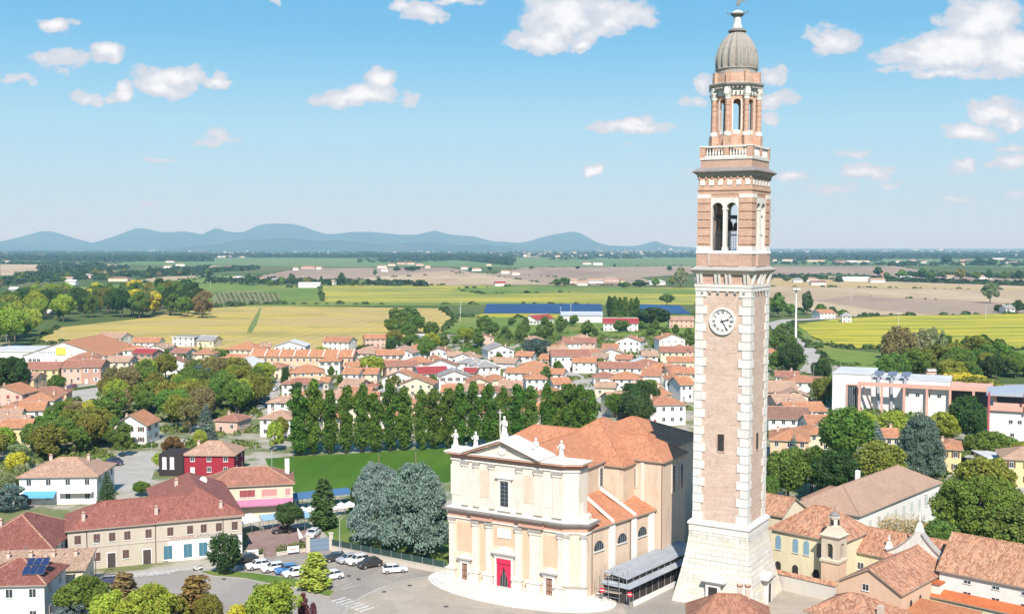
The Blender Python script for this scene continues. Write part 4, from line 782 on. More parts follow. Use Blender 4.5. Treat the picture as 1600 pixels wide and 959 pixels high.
mb = MB(); mb.add([(11, -3, 9.5), (11.7, -3, 9.5), (15.2, -3, 0), (14.5, -3, 0), (11, -2.6, 9.5), (11.7, -2.6, 9.5), (15.2, -2.6, 0), (14.5, -2.6, 0)], [(3, 2, 1, 0), (4, 5, 6, 7), (0, 1, 5, 4), (1, 2, 6, 5), (2, 3, 7, 6), (3, 0, 4, 7)]); mb.build('brace', plain('dark brace', (.15, .1, .1)), t)
mb = MB(); mb.box(24, 40, -1.4, 2.9, -.3, 9.6); mb.build('front_wall', wallw, t)
for i in range(4): inst('window', WM['bare'], t, (26 + i * 3.6, -1.42, 6.6), (0, 0, 0), (1.5, 1, 1.3))
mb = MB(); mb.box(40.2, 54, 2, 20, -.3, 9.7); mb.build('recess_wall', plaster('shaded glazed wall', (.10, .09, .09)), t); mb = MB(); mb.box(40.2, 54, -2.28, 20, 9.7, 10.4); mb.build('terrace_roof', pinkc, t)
p = G(1545, 690)
t = thing('white_block', (p.x, p.y, 0), R(-24), 'white four-square school block with wide pale metal roof at right edge', 'building')
mb = MB(); mb.box(0, 34, 0, 18, -.3, 11.0); mb.build('wall', wallw, t)
mb = MB(); mb.box(1, 34, 1, 17, 11.0, 14.4); mb.build('upper_wall', pinkc, t)
mb = MB(); mb.box(2, 12, .94, .99, 12.2, 14.0); mb.build('ribbon_window', GL, t)
mb = MB(); mb.wallprism([(-1, 14.4), (35, 14.6), (35, 14.9), (17, 16.9), (-1, 14.8)], -1.0, 19); mb.build('roof', roofm('metal'), t)
mb = MB(); mb.box(-.6, 34, -.9, -.02, 9.9, 11.3); mb.build('balcony', pinkc, t)
mb = MB(); mb.box(-.5, .1, -1.3, -.92, -.3, 15.6); mb.box(9.5, 10.1, -1.3, -.92, 9.6, 15.6); mb.build('column', plain('red steel', (.42, .10, .12)), t)
for x, z in ((6, 6), (8.5, 6), (6.5, 2), (16, 6), (18.5, 6), (16, 2)): inst('window', WM['bare'], t, (x, -.02, z), (0, 0, 0), (1.2, 1, 1.2))

# ------------------------------------------------------------------ bell tower
tbrick = brick('tower brick', (.46, .245, .175), (.60, .40, .31), patch=.65)
lbrick = brick('belfry brick', (.50, .26, .165), (.66, .45, .34), .3, .1, .75)
pstone = brick('shaft brick', (.54, .365, .285), (.65, .52, .43), .27, .085, .85)
wst = stone('white limestone', (.72, .685, .64), (.46, .42, .36), .45)
bst = stone('base limestone', (.68, .65, .60), (.60, .53, .34), .6, (1.9, .93), .28)
gst = stone('weathered grey stone', (.40, .37, .34), (.22, .2, .18), .6)
dst = stone('dark cornice lead', (.24, .22, .21), (.12, .1, .1), .5)
dome_m = stone('weathered dome stone', (.34, .31, .275), (.2, .17, .14), .75, scale=.9)
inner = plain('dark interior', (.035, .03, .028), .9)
def sqp(s, z): return [(-s / 2, -s / 2, z), (s / 2, -s / 2, z), (s / 2, s / 2, z), (-s / 2, s / 2, z)]
def sqband(mb, prof, m=0):
    for (s0, z0), (s1, z1) in zip(prof, prof[1:]): mb.frustum(sqp(s0, z0), sqp(s1, z1), m)
def arch(mb, x0, x1, zs, zt, y0, y1, m=0, n=10):
    'wall above a round-headed opening between x0 and x1, springing at zs, up to zt'
    r = (x1 - x0) / 2; c = (x0 + x1) / 2; P = [(c - r * math.cos(math.pi * i / n), zs + r * math.sin(math.pi * i / n)) for i in range(n + 1)]
    for i in range(n):
        a, b = P[i], P[i + 1]; mb.add([(a[0], y0, a[1]), (b[0], y0, b[1]), (b[0], y0, zt), (a[0], y0, zt), (a[0], y1, a[1]), (b[0], y1, b[1]), (b[0], y1, zt), (a[0], y1, zt)],
              [(0, 1, 2, 3), (7, 6, 5, 4), (0, 4, 5, 1), (3, 2, 6, 7), (1, 5, 6, 2), (0, 3, 7, 4)], m)
def archfill(mb, x0, x1, z0, zs, y0, y1, m=0, n=10):
    r = (x1 - x0) / 2; c = (x0 + x1) / 2; mb.wallprism([(x0, z0), (x1, z0)] + [(c + r * math.cos(math.pi * i / n), zs + r * math.sin(math.pi * i / n)) for i in range(n + 1)], y0, y1, m)
TR = R(-31)
tw = thing('bell_tower', (37.15, 186.5, 0), TR, 'very tall brick and white stone bell tower with clock and ribbed dome', 'tower')
tw.rotation_euler = (0, R(.35), TR)
# battered stone base
mb = MB(); ns = 13; zz = 0
def bs(z): return 10.35 + 4.35 * (1 - z / 12.0) ** 1.35
for i in range(ns):
    z0 = 12.0 * i / ns; z1 = 12.0 * (i + 1) / ns
    mb.frustum(sqp(bs(z0), z0 if i else -.3), sqp(bs(z1) + .05, z1 - .06)); mb.frustum(sqp(bs(z1) - .10, z1 - .06), sqp(bs(z1) - .10, z1))
mb.build('base', bst, tw)
mb = MB(); sqband(mb, [(10.5, 12.0), (10.5, 12.9), (10.9, 13.15), (10.9, 13.45), (10.1, 13.9)]); mb.build('base_cornice', wst, tw)
def onface(k):            # frame for face k: x along the face, y outwards negative
    return Matrix.Rotation(R(90) * k, 4, 'Z')
for k in range(4):
    mb = MB(); mb.M = onface(k); y = -bs(0) / 2
    mb.box(-1.25, -.8, y - .1, y + 1.6, 0, 3.5, 0); mb.box(.8, 1.25, y - .1, y + 1.6, 0, 3.5, 0); mb.box(-1.25, 1.25, y - .1, y + 1.8, 3.5, 4.1, 0)
    mb.box(-2.0, 2.0, y - .35, y + 2.0, 4.1, 4.4, 1); mb.wallprism([(-2.05, 4.4), (2.05, 4.4), (0, 5.4)], y - .35, y + 2.2, 0)
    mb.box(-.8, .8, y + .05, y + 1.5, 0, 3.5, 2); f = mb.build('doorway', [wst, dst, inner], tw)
# shaft with quoins
S = 9.3; mb = MB(); mb.frustum(sqp(S, 13.9), sqp(S, 53.0)); mb.build('shaft', pstone, tw)
nq = 27; qh = (53.0 - 13.9) / nq
for cx_, cy_ in ((-1, -1), (1, -1), (1, 1), (-1, 1)):
    mb = MB()
    for i in range(nq):
        L = (2.0 if i % 2 == 0 else 1.45) * rnd.uniform(.93, 1.05); z0 = 13.9 + i * qh; e = S / 2 + .13 + .04 * rnd.random(); j = .06 * rnd.random()
        x0, x1 = sorted((cx_ * e, cx_ * (e - L + j))); y0, y1 = sorted((cy_ * e, cy_ * (e - L - j)))
        mb.box(x0, x1, y0, y1, z0 + .05, z0 + qh - .05, 0)
        x0, x1 = sorted((cx_ * (e - .12), cx_ * (e - L + .1))); y0, y1 = sorted((cy_ * (e - .12), cy_ * (e - L + .1))); mb.box(x0, x1, y0, y1, z0 - .05, z0 + .05, 1)
    mb.build('quoins', [wst, gst], tw)
for k in (0, 1, 2, 3):
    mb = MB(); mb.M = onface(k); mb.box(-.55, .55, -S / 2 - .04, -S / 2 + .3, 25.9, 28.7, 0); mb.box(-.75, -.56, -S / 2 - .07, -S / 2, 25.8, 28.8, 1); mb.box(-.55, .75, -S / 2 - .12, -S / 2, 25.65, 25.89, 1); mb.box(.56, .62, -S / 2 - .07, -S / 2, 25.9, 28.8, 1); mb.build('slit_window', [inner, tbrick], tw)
# clock on the front face
ck = MB(); ck.M = Matrix.Translation((0, -S / 2, 47.6)) @ Matrix.Rotation(R(90), 4, 'X')
ck.lathe([(2.25, -.02), (2.25, .34), (1.98, .34), (1.98, .14), (.01, .14)], 40)
clock = ck.build('clock', [stone('clock face', (.74, .72, .68), (.6, .58, .52), .2)], tw, smooth=False)
def cpt(a, r): return (r * math.sin(a), r * math.cos(a))
mb = MB(); NUM = ['XII', 'I', 'II', 'III', 'IV', 'V', 'VI', 'VII', 'VIII', 'IX', 'X', 'XI']; FACE = Matrix.Translation((0, -S / 2 - .15, 47.6))
def stroke(mb, x0, z0, x1, z1, w, y0=-.03, y1=0.0):
    d = Vector((x1 - x0, 0, z1 - z0)); n = Vector((-d.z, 0, d.x)).normalized() * w / 2
    q = [(x0 - n.x, z0 - n.z), (x0 + n.x, z0 + n.z), (x1 + n.x, z1 + n.z), (x1 - n.x, z1 - n.z)]
    mb.add([(x, y0, z) for x, z in q] + [(x, y1, z) for x, z in q], [(0, 1, 2, 3), (7, 6, 5, 4), (0, 4, 5, 1), (1, 5, 6, 2), (2, 6, 7, 3), (3, 7, 4, 0)])
for i, t_ in enumerate(NUM):
    a = i * math.pi / 6; W = sum({'I': .13, 'V': .28, 'X': .28}[c] for c in t_); mb.M = FACE @ Matrix.Rotation(a, 4, 'Y'); x = -W / 2; lo, hi = 1.28, 1.76
    for c in t_:
        if c == 'I': stroke(mb, x + .065, lo, x + .065, hi, .07); x += .13
        elif c == 'V': stroke(mb, x + .03, hi, x + .14, lo, .07); stroke(mb, x + .25, hi, x + .14, lo, .045, -.028, -.001); x += .28
        else: stroke(mb, x + .03, hi, x + .25, lo, .07); stroke(mb, x + .25, hi, x + .03, lo, .045, -.028, -.001); x += .28
mb.M = FACE
for i in range(60):
    a = i * math.pi / 30; stroke(mb, *cpt(a, 1.84), *cpt(a, 1.92), .035)
iron = plain('black iron', (.03, .03, .035), .5, .3)
mb.build('numerals', iron, clock)
for a, L, w in ((R(73), 1.15, .16), (R(150), 1.72, .11)):
    mb = MB(); mb.M = FACE @ Matrix.Translation((0, -.04 - (.04 if L > 1.5 else 0), 0)); x0, z0 = cpt(a + math.pi, .42); x1, z1 = cpt(a, L); stroke(mb, x0, z0, x1, z1, w); x2, z2 = cpt(a, L * .72); stroke(mb, x2, z2, *cpt(a, L * .9), w * 1.9); mb.lathe([(.16, 0), (.16, .02)], 10); mb.build('clock_hand', iron, clock)
# corbel table and first cornice
mb = MB(); sqband(mb, [(9.75, 52.6), (9.75, 53.1), (9.95, 53.25), (9.95, 53.7)], 0); sqband(mb, [(9.45, 53.7), (9.45, 55.4)], 1)
sqband(mb, [(9.7, 55.4), (10.5, 55.7)], 0); sqband(mb, [(10.5, 55.7), (11.2, 55.95), (11.3, 56.15), (9.6, 56.7)], 2)
for k in range(4):
    mb.M = onface(k)
    for x in (-4.35, -3.75, -1.25, -.6, .6, 1.25, 3.75, 4.35):
        mb.add([(x - .17, -4.73, 53.75), (x + .17, -4.73, 53.75), (x + .17, -4.95, 53.75), (x - .17, -4.95, 53.75), (x - .17, -4.73, 55.4), (x + .17, -4.73, 55.4), (x + .17, -5.35, 55.4), (x - .17, -5.35, 55.4)], [(3, 2, 1, 0), (4, 5, 6, 7), (3, 7, 6, 2), (0, 4, 7, 3), (1, 2, 6, 5)], 0)
    for x in (-3.6, -2.2, -.8, .8, 2.2, 3.6): mb.box(x - .2, x + .2, -4.98, -4.88, 52.2, 52.59, 2)
mb.M = None; mb.build('cornice', [wst, tbrick, gst], tw)
# belfry
mb = MB(); sqband(mb, [(9.55, 56.7), (9.55, 58.8)], 0); 
for k in range(4): mb.M = onface(k); mb.box(-2.6, 2.6, -4.95, -4.77, 56.75, 58.75, 0); mb.box(-2.55, -2.42, -5.0, -4.951, 56.8, 58.7, 1)
mb.M = None; sqband(mb, [(9.8, 58.8), (9.6, 59.3)], 1); mb.build('belfry_pedestal', [tbrick, wst], tw)
s2 = 9.25
for k in range(4):
    mb = MB(); mb.M = onface(k); a = s2 / 2
    mb.box(-a, -a + 2.25, -a, -a + 2.25, 59.3, 68.6, 0)
    for i in range(6):
        z = 60.4 + i * 1.35; mb.box(-a - .12, -a + 2.15, -a - .12, -a + 2.15, z, z + 1.12, 0)
    mb.box(-a - .14, -a + 2.2, -a - .14, -a + 2.2, 59.3, 60.0, 1); mb.box(-a - .14, -a + 2.2, -a - .14, -a + 2.2, 68.0, 68.6, 1); mb.build('corner_pier', [lbrick, wst], tw)
    mb = MB(); mb.M = onface(k); o1, o2 = 2.18, .32
    mb.box(-.3, .3, -a + .05, -a + .75, 59.3, 66.3, 1); mb.box(-.4, .4, -a, -a + .85, 66.0, 66.35, 1); mb.box(-.42, .42, -a, -a + .85, 59.3, 59.9, 1)
    for s in (-1, 1): mb.box(min(s * 2.18, s * 2.42), max(s * 2.18, s * 2.42), -a + .05, -a + .75, 59.3, 66.3, 1)
    arch(mb, -2.18, -.3, 66.3, 68.0, -a + .0, -a + .8, 1); arch(mb, .3, 2.18, 66.3, 68.0, -a + .0, -a + .8, 1); mb.box(-.3, .3, -a, -a + .8, 66.35, 68.0, 1)
    for s in (-1, 1): mb.box(min(s * 2.18, s * 2.42), max(s * 2.18, s * 2.42), -a, -a + .8, 66.3, 68.0, 1)
    mb.box(-2.42, 2.42, -a + .05, -a + .75, 68.0, 68.6, 0); mb.build('arcade', [lbrick, wst], tw)
mb = MB(); mb.box(-4, 4, -4, 4, 59.0, 59.35); mb.box(-4, 4, -4, 4, 68.7, 69.2); mb.build('belfry_floor', inner, tw)
bronze = plain('bell bronze', (.10, .085, .05), .45, .7)
mb = MB()
for y in (-2.2, 0, 2.2): mb.box(-4.2, 4.2, y - .12, y + .12, 64.9, 65.2); mb.box(-4.2, 4.2, y - .1, y + .1, 61.8, 62.0)
for x in (-2.3, 0, 2.3): mb.box(x - .12, x + .12, -4.2, 4.2, 64.6, 64.88); mb.tube((x, -3.4, 59.3), (x, -3.4, 66.5), .1)
for x in (-1.2, 1.2):
    for i in range(5): mb.tube((x - .8 + i * .4, -3.5, 59.4), (x - .8 + i * .4, -3.5, 62.6), .035, n=4)
    for i in range(6): mb.box(x - .9, x + .9, -3.53, -3.5, 59.8 + i * .5, 59.84 + i * .5)
mb.build('bell_frame', plain('bell frame steel', (.13, .13, .14), .5, .4), tw)
for x, y, s in ((-1.2, -2.4, 1.0), (1.2, -2.3, .9), (2.4, 1.1, .85), (-1.3, 1.4, 1.1)):
    mb = MB(); mb.lathe([(.02, 1.5), (.35, 1.45), (.45, 1.2), (.55, .6), (.8, .15), (.95, 0), (.85, 0), (.5, .5), (.02, 1.2)], 18); mb.tube((0, 0, 1.4), (0, 0, 2.1), .09); b_ = mb.build('bell', bronze, tw, smooth=True); b_.location = (x, y, 62.6); b_.scale = (s,) * 3
# entablature, great cornice, attic, balustrade
mb = MB(); sqband(mb, [(9.3, 68.6), (9.3, 69.1), (9.6, 69.25), (9.6, 69.5)], 0); sqband(mb, [(9.25, 69.5), (9.25, 71.5)], 0); sqband(mb, [(9.5, 71.5), (9.8, 71.85), (10.4, 72.1)], 1); sqband(mb, [(10.4, 72.1), (10.95, 72.25), (11.0, 72.4), (9.3, 73.0)], 2)
for k in range(4):
    mb.M = onface(k)
    for i in range(6): x = -3.9 + i * 1.56; mb.box(x - .42, x + .42, -4.72, -4.6, 70.1, 71.0, 3)
    for i in range(9): x = -4.4 + i * 1.1; mb.box(x - .12, x + .12, -4.85, -4.6, 71.15, 71.5, 0)
mb.M = None; mb.build('great_cornice', [lbrick, gst, dst, wst], tw)
mb = MB(); sqband(mb, [(9.5, 73.0), (9.5, 74.3)], 0); sqband(mb, [(9.8, 74.3), (9.9, 74.65)], 1); mb.build('attic', [tbrick, wst], tw).scale = (.93, .93, 1)
mb = MB()
for k in range(4):
    mb.M = onface(k)
    mb.box(-4.9, -3.9, -4.9, -3.9, 74.65, 76.4, 1); mb.box(-4.98, -3.82, -4.98, -3.82, 76.4, 76.62, 0); mb.box(-.45, .45, -4.85, -4.35, 74.65, 76.4, 1)
    mb.box(-3.82, 3.82, -4.9, -4.35, 76.3, 76.58, 0); mb.box(-3.9, 3.9, -4.88, -4.4, 74.66, 74.95, 0)
    for i in range(14):
        x = -3.55 + i * .545
        if abs(x) < .5: continue
        mb.lathe([(.13, 74.95), (.2, 75.3), (.09, 75.8), (.14, 76.3)], 6, x, -4.62, 0)
mb.M = None; mb.build('balustrade', [wst, lbrick], tw).scale = (.93, .93, 1)
# octagonal lantern
mb = MB(); mb.lathe([(4.1, 74.66), (4.1, 76.9), (3.9, 76.9)], 8, m=0); mb.lathe([(3.6, 76.9), (3.6, 78.6)], 8, m=0)
ap = 3.55 * math.cos(R(22.5)); hw = 3.55 * math.sin(R(22.5))
for i in range(8):
    mb.M = Matrix.Rotation(R(45 * i + 22.5), 4, 'Z')
    for s in (-1, 1): mb.box(min(s * .62, s * hw), max(s * .62, s * hw), -ap, -ap + .45, 78.6, 84.9, 0)
    mb.box(-.62, .62, -ap, -ap + .45, 78.6, 79.2, 1); arch(mb, -.62, .62, 83.7, 84.9, -ap, -ap + .45, 0, 8)
    for s in (-1, 1): mb.box(min(s * .62, s * .78), max(s * .62, s * .78), -ap - .06, -ap - .001, 79.2, 84.2, 1)
mb.M = None; mb.build('lantern_wall', [lbrick, wst], tw)
for i in range(8):
    a = R(45 * i); mb = MB(); x, y = 3.95 * math.cos(a), 3.95 * math.sin(a)
    mb.M = Matrix.Translation((x, y, 0)) @ Matrix.Rotation(a, 4, 'Z'); mb.box(-.6, .55, -.55, .55, 76.6, 78.2, 0); mb.lathe([(.62, 78.2), (.66, 78.45), (.5, 78.9)], 12, m=1)
    mb.lathe([(.42, 78.9), (.44, 80), (.38, 84.1)], 12, m=0)
    for z in (79.7, 80.6, 81.5, 82.4, 83.3): mb.lathe([(.47, z), (.47, z + .1)], 12, m=2)
    mb.lathe([(.4, 84.1), (.5, 84.3), (.45, 84.5), (.62, 85.1)], 12, m=1); mb.box(-.62, .55, -.5, .5, 85.1, 85.4, 1); mb.box(-.62, .52, -.45, .45, 85.4, 86.2, 1); mb.build('column', [lbrick, wst, tbrick], tw)
mb = MB(); mb.lathe([(3.7, 84.9), (3.75, 85.6), (3.65, 86.2)], 8, m=0); mb.lathe([(4.3, 86.2), (4.75, 86.55), (4.85, 86.8), (4.0, 87.05)], 8, m=1)
for i in range(40):
    a = R(9 * i + 4); r = 4.3; mb.M = Matrix.Translation((r * math.cos(a), r * math.sin(a), 0)) @ Matrix.Rotation(a, 4, 'Z'); mb.box(-.15, .2, -.12, .12, 85.95, 86.2, 1)
mb.M = None; mb.build('lantern_cornice', [wst, gst], tw)
mb = MB(); mb.lathe([(3.75, 87.0), (3.75, 88.6)], 8, m=0)
for i in range(8): a = R(45 * i); mb.M = Matrix.Rotation(a, 4, 'Z'); mb.box(3.5, 4.1, -.35, .35, 87.0, 88.75, 0)
mb.M = None; mb.lathe([(3.45, 88.6), (3.5, 88.9), (3.3, 89.0), (3.45, 89.3), (3.6, 89.45), (3.3, 89.6)], 32, m=1); mb.build('drum', [lbrick, gst], tw)
mb = MB(); mb.lathe([(3.28, 89.5), (3.38, 90.2), (3.4, 91.0), (3.28, 91.9), (3.0, 92.9), (2.55, 93.9), (1.95, 94.8), (1.4, 95.35), (1.05, 95.7)], 96, rad=lambda i, n, z: 1 + .05 * (1 if (i % 6) in (0, 1) else -1 if (i % 6) in (3, 4) else 0)); mb.build('dome', dome_m, tw, smooth=False)
mb = MB(); mb.lathe([(1.0, 95.6), (1.5, 95.75), (1.5, 95.95), (.95, 96.3)], 20, m=1); mb.lathe([(.85, 96.3), (.6, 97.2), (.62, 98.2)], 12, m=0); mb.lathe([(.62, 98.2), (1.05, 98.5), (1.15, 98.75)], 20, m=1); mb.lathe([(.95, 98.75), (.85, 99.05), (.4, 99.25), (.06, 99.35)], 16, m=2); mb.tube((-1.7, 0, 98.9), (1.7, 0, 98.7), .07, m=1); mb.tube((1.6, 0, 98.6), (1.75, 0, 99.0), .12, m=1); mb.tube((-1.6, 0, 98.8), (-1.8, 0, 99.1), .12, m=1); mb.build('finial', [wst, dst, whitep], tw)
# angel weather vane
mb = MB(); mb.tube((0, 0, 99.3), (0, 0, 100.2), .05); mb.M = Matrix.Translation((0, 0, 100.1)) @ Matrix.Rotation(R(18), 4, 'Y')
mb.lathe([(.05, 0), (.32, .1), (.26, .8), (.2, 1.1), (.28, 1.45), (.22, 1.7), (.09, 1.8), (.14, 1.95), (.14, 2.1), (.03, 2.2)], 10)
mb.tube((0, 0, 1.6), (-.9, 0, 2.0), .08, .05); mb.tube((0, 0, 1.6), (.5, 0, 2.1), .08, .05)
for s in (-1, 1): mb.add([(0, .12, 1.5), (s * .3, .2, 1.9), (s * 1.0, .25, 1.7), (s * .9, .22, 1.0), (s * .4, .2, .7), (0, .18, 1.5), (s * .3, .26, 1.9), (s * 1.0, .31, 1.7), (s * .9, .28, 1.0), (s * .4, .26, .7)], [(0, 1, 2, 3, 4), (9, 8, 7, 6, 5), (0, 5, 6, 1), (1, 6, 7, 2), (2, 7, 8, 3), (3, 8, 9, 4), (4, 9, 5, 0)])
mb.build('angel_vane', plain('tarnished copper', (.32, .28, .27), .5, .3), tw)

# ------------------------------------------------------------------ church
AC = G(702, 905); ch = thing('church', (AC.x, AC.y, 0), TR, 'large baroque church with cream facade, crimson door curtain and orange roofs', 'church')
cream = plaster('church cream', (.70, .56, .43), .5); paleb = stone('facade pale stone', (.69, .63, .56), (.58, .46, .32), .35); peachp = plaster('facade peach panel', (.68, .45, .31), .3)
pinkb = plaster('entablature pink', (.58, .33, .24), .35); ctile = tile('church roof tiles', (.52, .225, .125), .3, .3); ridget = tile('ridge tiles', (.5, .3, .2)); sidew = plaster('church side wall', (.64, .50, .38), .5)
CT, CS = math.cos(TR), math.sin(TR)
def ufac(px, z=3.0, v=0.0):
    for i in range(400):
        u = i * .1; x = AC.x + u * CT - v * CS; y = AC.y + u * CS + v * CT; dz = z - H; dep = y * cp - dz * sp
        if CX + F * x / dep >= px: return u
    return 28
def off(poly, e):      # grow an open facade outline outwards (towards -v and +u)
    return [(x + ((-e if i in (0, 4) else 0) if i not in (1, 2, 3) else (e * .25 if i == 1 else e)), y + (-e if i in (0, 1) else (-e * .5 if i == 2 else 0))) for i, (x, y) in enumerate(poly)]
LO = [(0, 0), (23.4, 0), (26.9, 1.7), (26.9, 5), (0, 5)]; UP = [(.3, .5), (23.1, .5), (25.3, 1.8), (25.3, 5), (.3, 5)]
mb = MB(); mb.prism(LO, -.3, 11.6); mb.build('facade_wall', cream, ch)
mb = MB(); mb.prism(UP, 13.4, 21.9); mb.build('upper_facade_wall', paleb, ch)
mb = MB()
for e, z0, z1, m in ((.25, 11.6, 11.85, 1), (.15, 11.85, 12.75, 0), (.4, 12.75, 12.95, 1), (.6, 12.95, 13.1, 0), (.95, 13.1, 13.38, 2), (.5, 13.38, 13.5, 1)): mb.prism(off(LO, e), z0, z1, m)
for a, b in ((ufac(738), ufac(770)), (ufac(812), ufac(850))): mb.box(a, b, -.65, -.16, 11.86, 12.94, 0); mb.box(a - .3, b + .3, -1.3, -.96, 13.11, 13.37, 2)
mb.build('entablature', [pinkb, wst, dst], ch)
mb = MB()
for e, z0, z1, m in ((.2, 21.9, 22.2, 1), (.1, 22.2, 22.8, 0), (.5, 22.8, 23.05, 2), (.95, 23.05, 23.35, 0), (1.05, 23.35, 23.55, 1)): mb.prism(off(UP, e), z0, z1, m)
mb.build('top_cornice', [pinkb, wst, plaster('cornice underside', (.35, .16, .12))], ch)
uc = ufac(785, 23.0) + .0; ul = ufac(735, 23); ur = uc + (uc - ul)
mb = MB(); mb.wallprism([(ul, 23.5), (ur, 23.5), (uc, 26.0)], -.1, 4.5, 0); mb.build('pediment', paleb, ch)
def rake(mb, u0, z0, u1, z1, t0, t1, y0, y1, m):
    d = Vector((u1 - u0, 0, z1 - z0)).normalized(); n = Vector((-d.z, 0, d.x)); n = n if n.z > 0 else -n
    q = [(u0 + n.x * t0, z0 + n.z * t0), (u1 + n.x * t0, z1 + n.z * t0), (u1 + n.x * t1, z1 + n.z * t1), (u0 + n.x * t1, z0 + n.z * t1)]
    mb.add([(x, y0, z) for x, z in q] + [(x, y1, z) for x, z in q], [(0, 1, 2, 3), (7, 6, 5, 4), (0, 4, 5, 1), (1, 5, 6, 2), (2, 6, 7, 3), (3, 7, 4, 0)] if u1 > u0 else [(3, 2, 1, 0), (4, 5, 6, 7), (1, 5, 4, 0), (2, 6, 5, 1), (3, 7, 6, 2), (0, 4, 7, 3)], m)
mb = MB()
for s, e in ((-1, ul), (1, ur)): rake(mb, e + s * 1.2, 23.3, uc, 26.05, .0, .35, -.9, 4.6, 0); rake(mb, e + s * 1.2, 23.3, uc, 26.05, .35, .62, -1.15, 4.7, 1)
mb.build('raking_cornice', [pinkb, whitep], ch)
mb = MB(); mb.M = Matrix.Translation((uc, -.1, 24.65)) @ Matrix.Rotation(R(90), 4, 'X'); mb.lathe([(.85, -.1), (.85, .22), (.64, .22), (.64, .08), (.02, .08)], 24); mb.M = None; mb.build('round_niche', wst, ch)
def statue(u, v, z, h=2.7, cross=False, parent=ch):
    mb = MB(); mb.box(-.55, .55, -.55, .55, 0, .9); k = h / 2.7; mb.M = Matrix.Translation((0, 0, .9)) @ Matrix.Diagonal((k * 1.1, k * .95, k, 1))
    mb.lathe([(.42, 0), (.46, .12), (.36, .5), (.33, 1.0), (.30, 1.3), (.40, 1.65), (.42, 1.85), (.26, 2.02), (.11, 2.08), (.10, 2.16), (.17, 2.26), (.19, 2.42), (.14, 2.58), (.03, 2.66)], 12)
    mb.tube((.36, 0, 1.85), (.52, -.22, 1.35), .12, .09); mb.tube((.52, -.22, 1.35), (.25, -.42, 1.45), .09, .07); mb.tube((-.36, 0, 1.85), (-.55, -.1, 1.3), .12, .09)
    if cross: mb.tube((-.5, -.25, 0), (-.5, -.25, 3.5), .06); mb.tube((-.85, -.25, 3.1), (-.15, -.25, 3.1), .06)
    else: mb.tube((-.55, -.1, 1.3), (-.62, -.3, 1.75), .08, .06)
    o = mb.build('statue', wst, parent, smooth=False); o.location = (u, v, z); return o
statue(uc, .6, 26.3, 3.4, True)
for px, zz in ((711, 23.5), (742, 23.5), (836, 23.5), (876, 23.5)): statue(ufac(px, 24, .8), 1.0, zz, 2.9)
# pilasters, pedestals, panels
def pil(a, b, z0, z1, dep=.32, name='pilaster', y=0.0):
    mb = MB(); mb.box(a, b, y - dep, y - .003, z0, z1, 0); mb.box(a - .12, b + .12, y - dep - .14, y - .003, z1 - .9, z1 - .55, 0); mb.box(a - .2, b + .2, y - dep - .22, y - .003, z1 - .5, z1, 1); mb.box(a - .12, b + .12, y - dep - .12, y - .003, z0, z0 + .4, 0); mb.build(name, [paleb, gst], ch)
for a, b in ((703, 711), (739, 748), (760, 769), (806, 815), (828, 844), (872, 880)):
    ua, ub = ufac(a, 7), ufac(b, 7)
    pil(ua, max(ub, ua + .85), 2.5, 11.6)
    mb = MB(); mb.box(ua - .35, max(ub, ua + .85) + .35, -.85, -.003, 0, 2.35, 0); mb.box(ua - .5, max(ub, ua + .85) + .5, -1.0, -.003, 2.35, 2.6, 0); mb.build('pedestal', paleb, ch)
for a, b, z0, z1 in ((714, 737, 5.8, 10.9), (749.5, 758, 2.8, 11), (817, 826, 2.8, 11), (849, 870, 5.6, 10.9), (772, 803, 7.9, 11)):
    mb = MB(); mb.box(ufac(a, 8), ufac(b, 8), -.06, -.002, z0, z1); mb.build('panel', peachp, ch)
mb = MB(); mb.M = Matrix.Translation((23.4, 0, 0)) @ Matrix.Rotation(math.atan2(1.7, 3.5), 4, 'Z')
mb.box(-.1, .9, -.3, -.002, 2.5, 11.6, 0); mb.box(2.85, 3.8, -.3, -.002, 2.5, 11.6, 0); mb.box(-.3, 4.0, -.55, -.002, 0, 2.4, 0); mb.box(-.4, 4.1, -.7, -.002, 2.4, 2.6, 1); mb.box(-.25, 1.05, -.45, -.301, 10.9, 11.5, 1); mb.box(2.7, 3.95, -.45, -.301, 10.9, 11.5, 1); mb.M = None; mb.build('corner_pilaster', [paleb, gst], ch)
for a, b in ((722.5, 731), (741, 748), (765, 772), (808, 815), (835, 847), (864, 877)):
    ua, ub = ufac(a, 18, .5), ufac(b, 18, .5); pil(ua, max(ub, ua + .8), 14.0, 21.9, .25, y=.5)
for a, b in ((749.5, 763.5), (817, 833)):
    mb = MB(); mb.box(ufac(a, 18, .5), ufac(b, 18, .5), .44, .498, 15.8, 20.6); mb.build('panel', plaster('pale peach panel', (.68, .53, .42)), ch)
for a, b in ((704, 721), (849, 866)):
    mb = MB(); mb.box(ufac(a, 18, .5), ufac(b, 18, .5), .44, .498, 15.6, 21.0); mb.build('panel', plaster('upper plain panel', (.70, .65, .57)), ch)
u0, u1 = ufac(782, 16, .5), ufac(795, 16, .5)
mb = MB(); Z0 = 14.7; mb.box(u0, u1, .40, .50, Z0, Z0 + 4.1, 0); [mb.box(u0, u1, .37, .399, Z0 + i * .7, Z0 + .06 + i * .7, 1) for i in range(1, 6)]; mb.box((u0 + u1) / 2 - .03, (u0 + u1) / 2 + .03, .36, .369, Z0, Z0 + 4.1, 1)
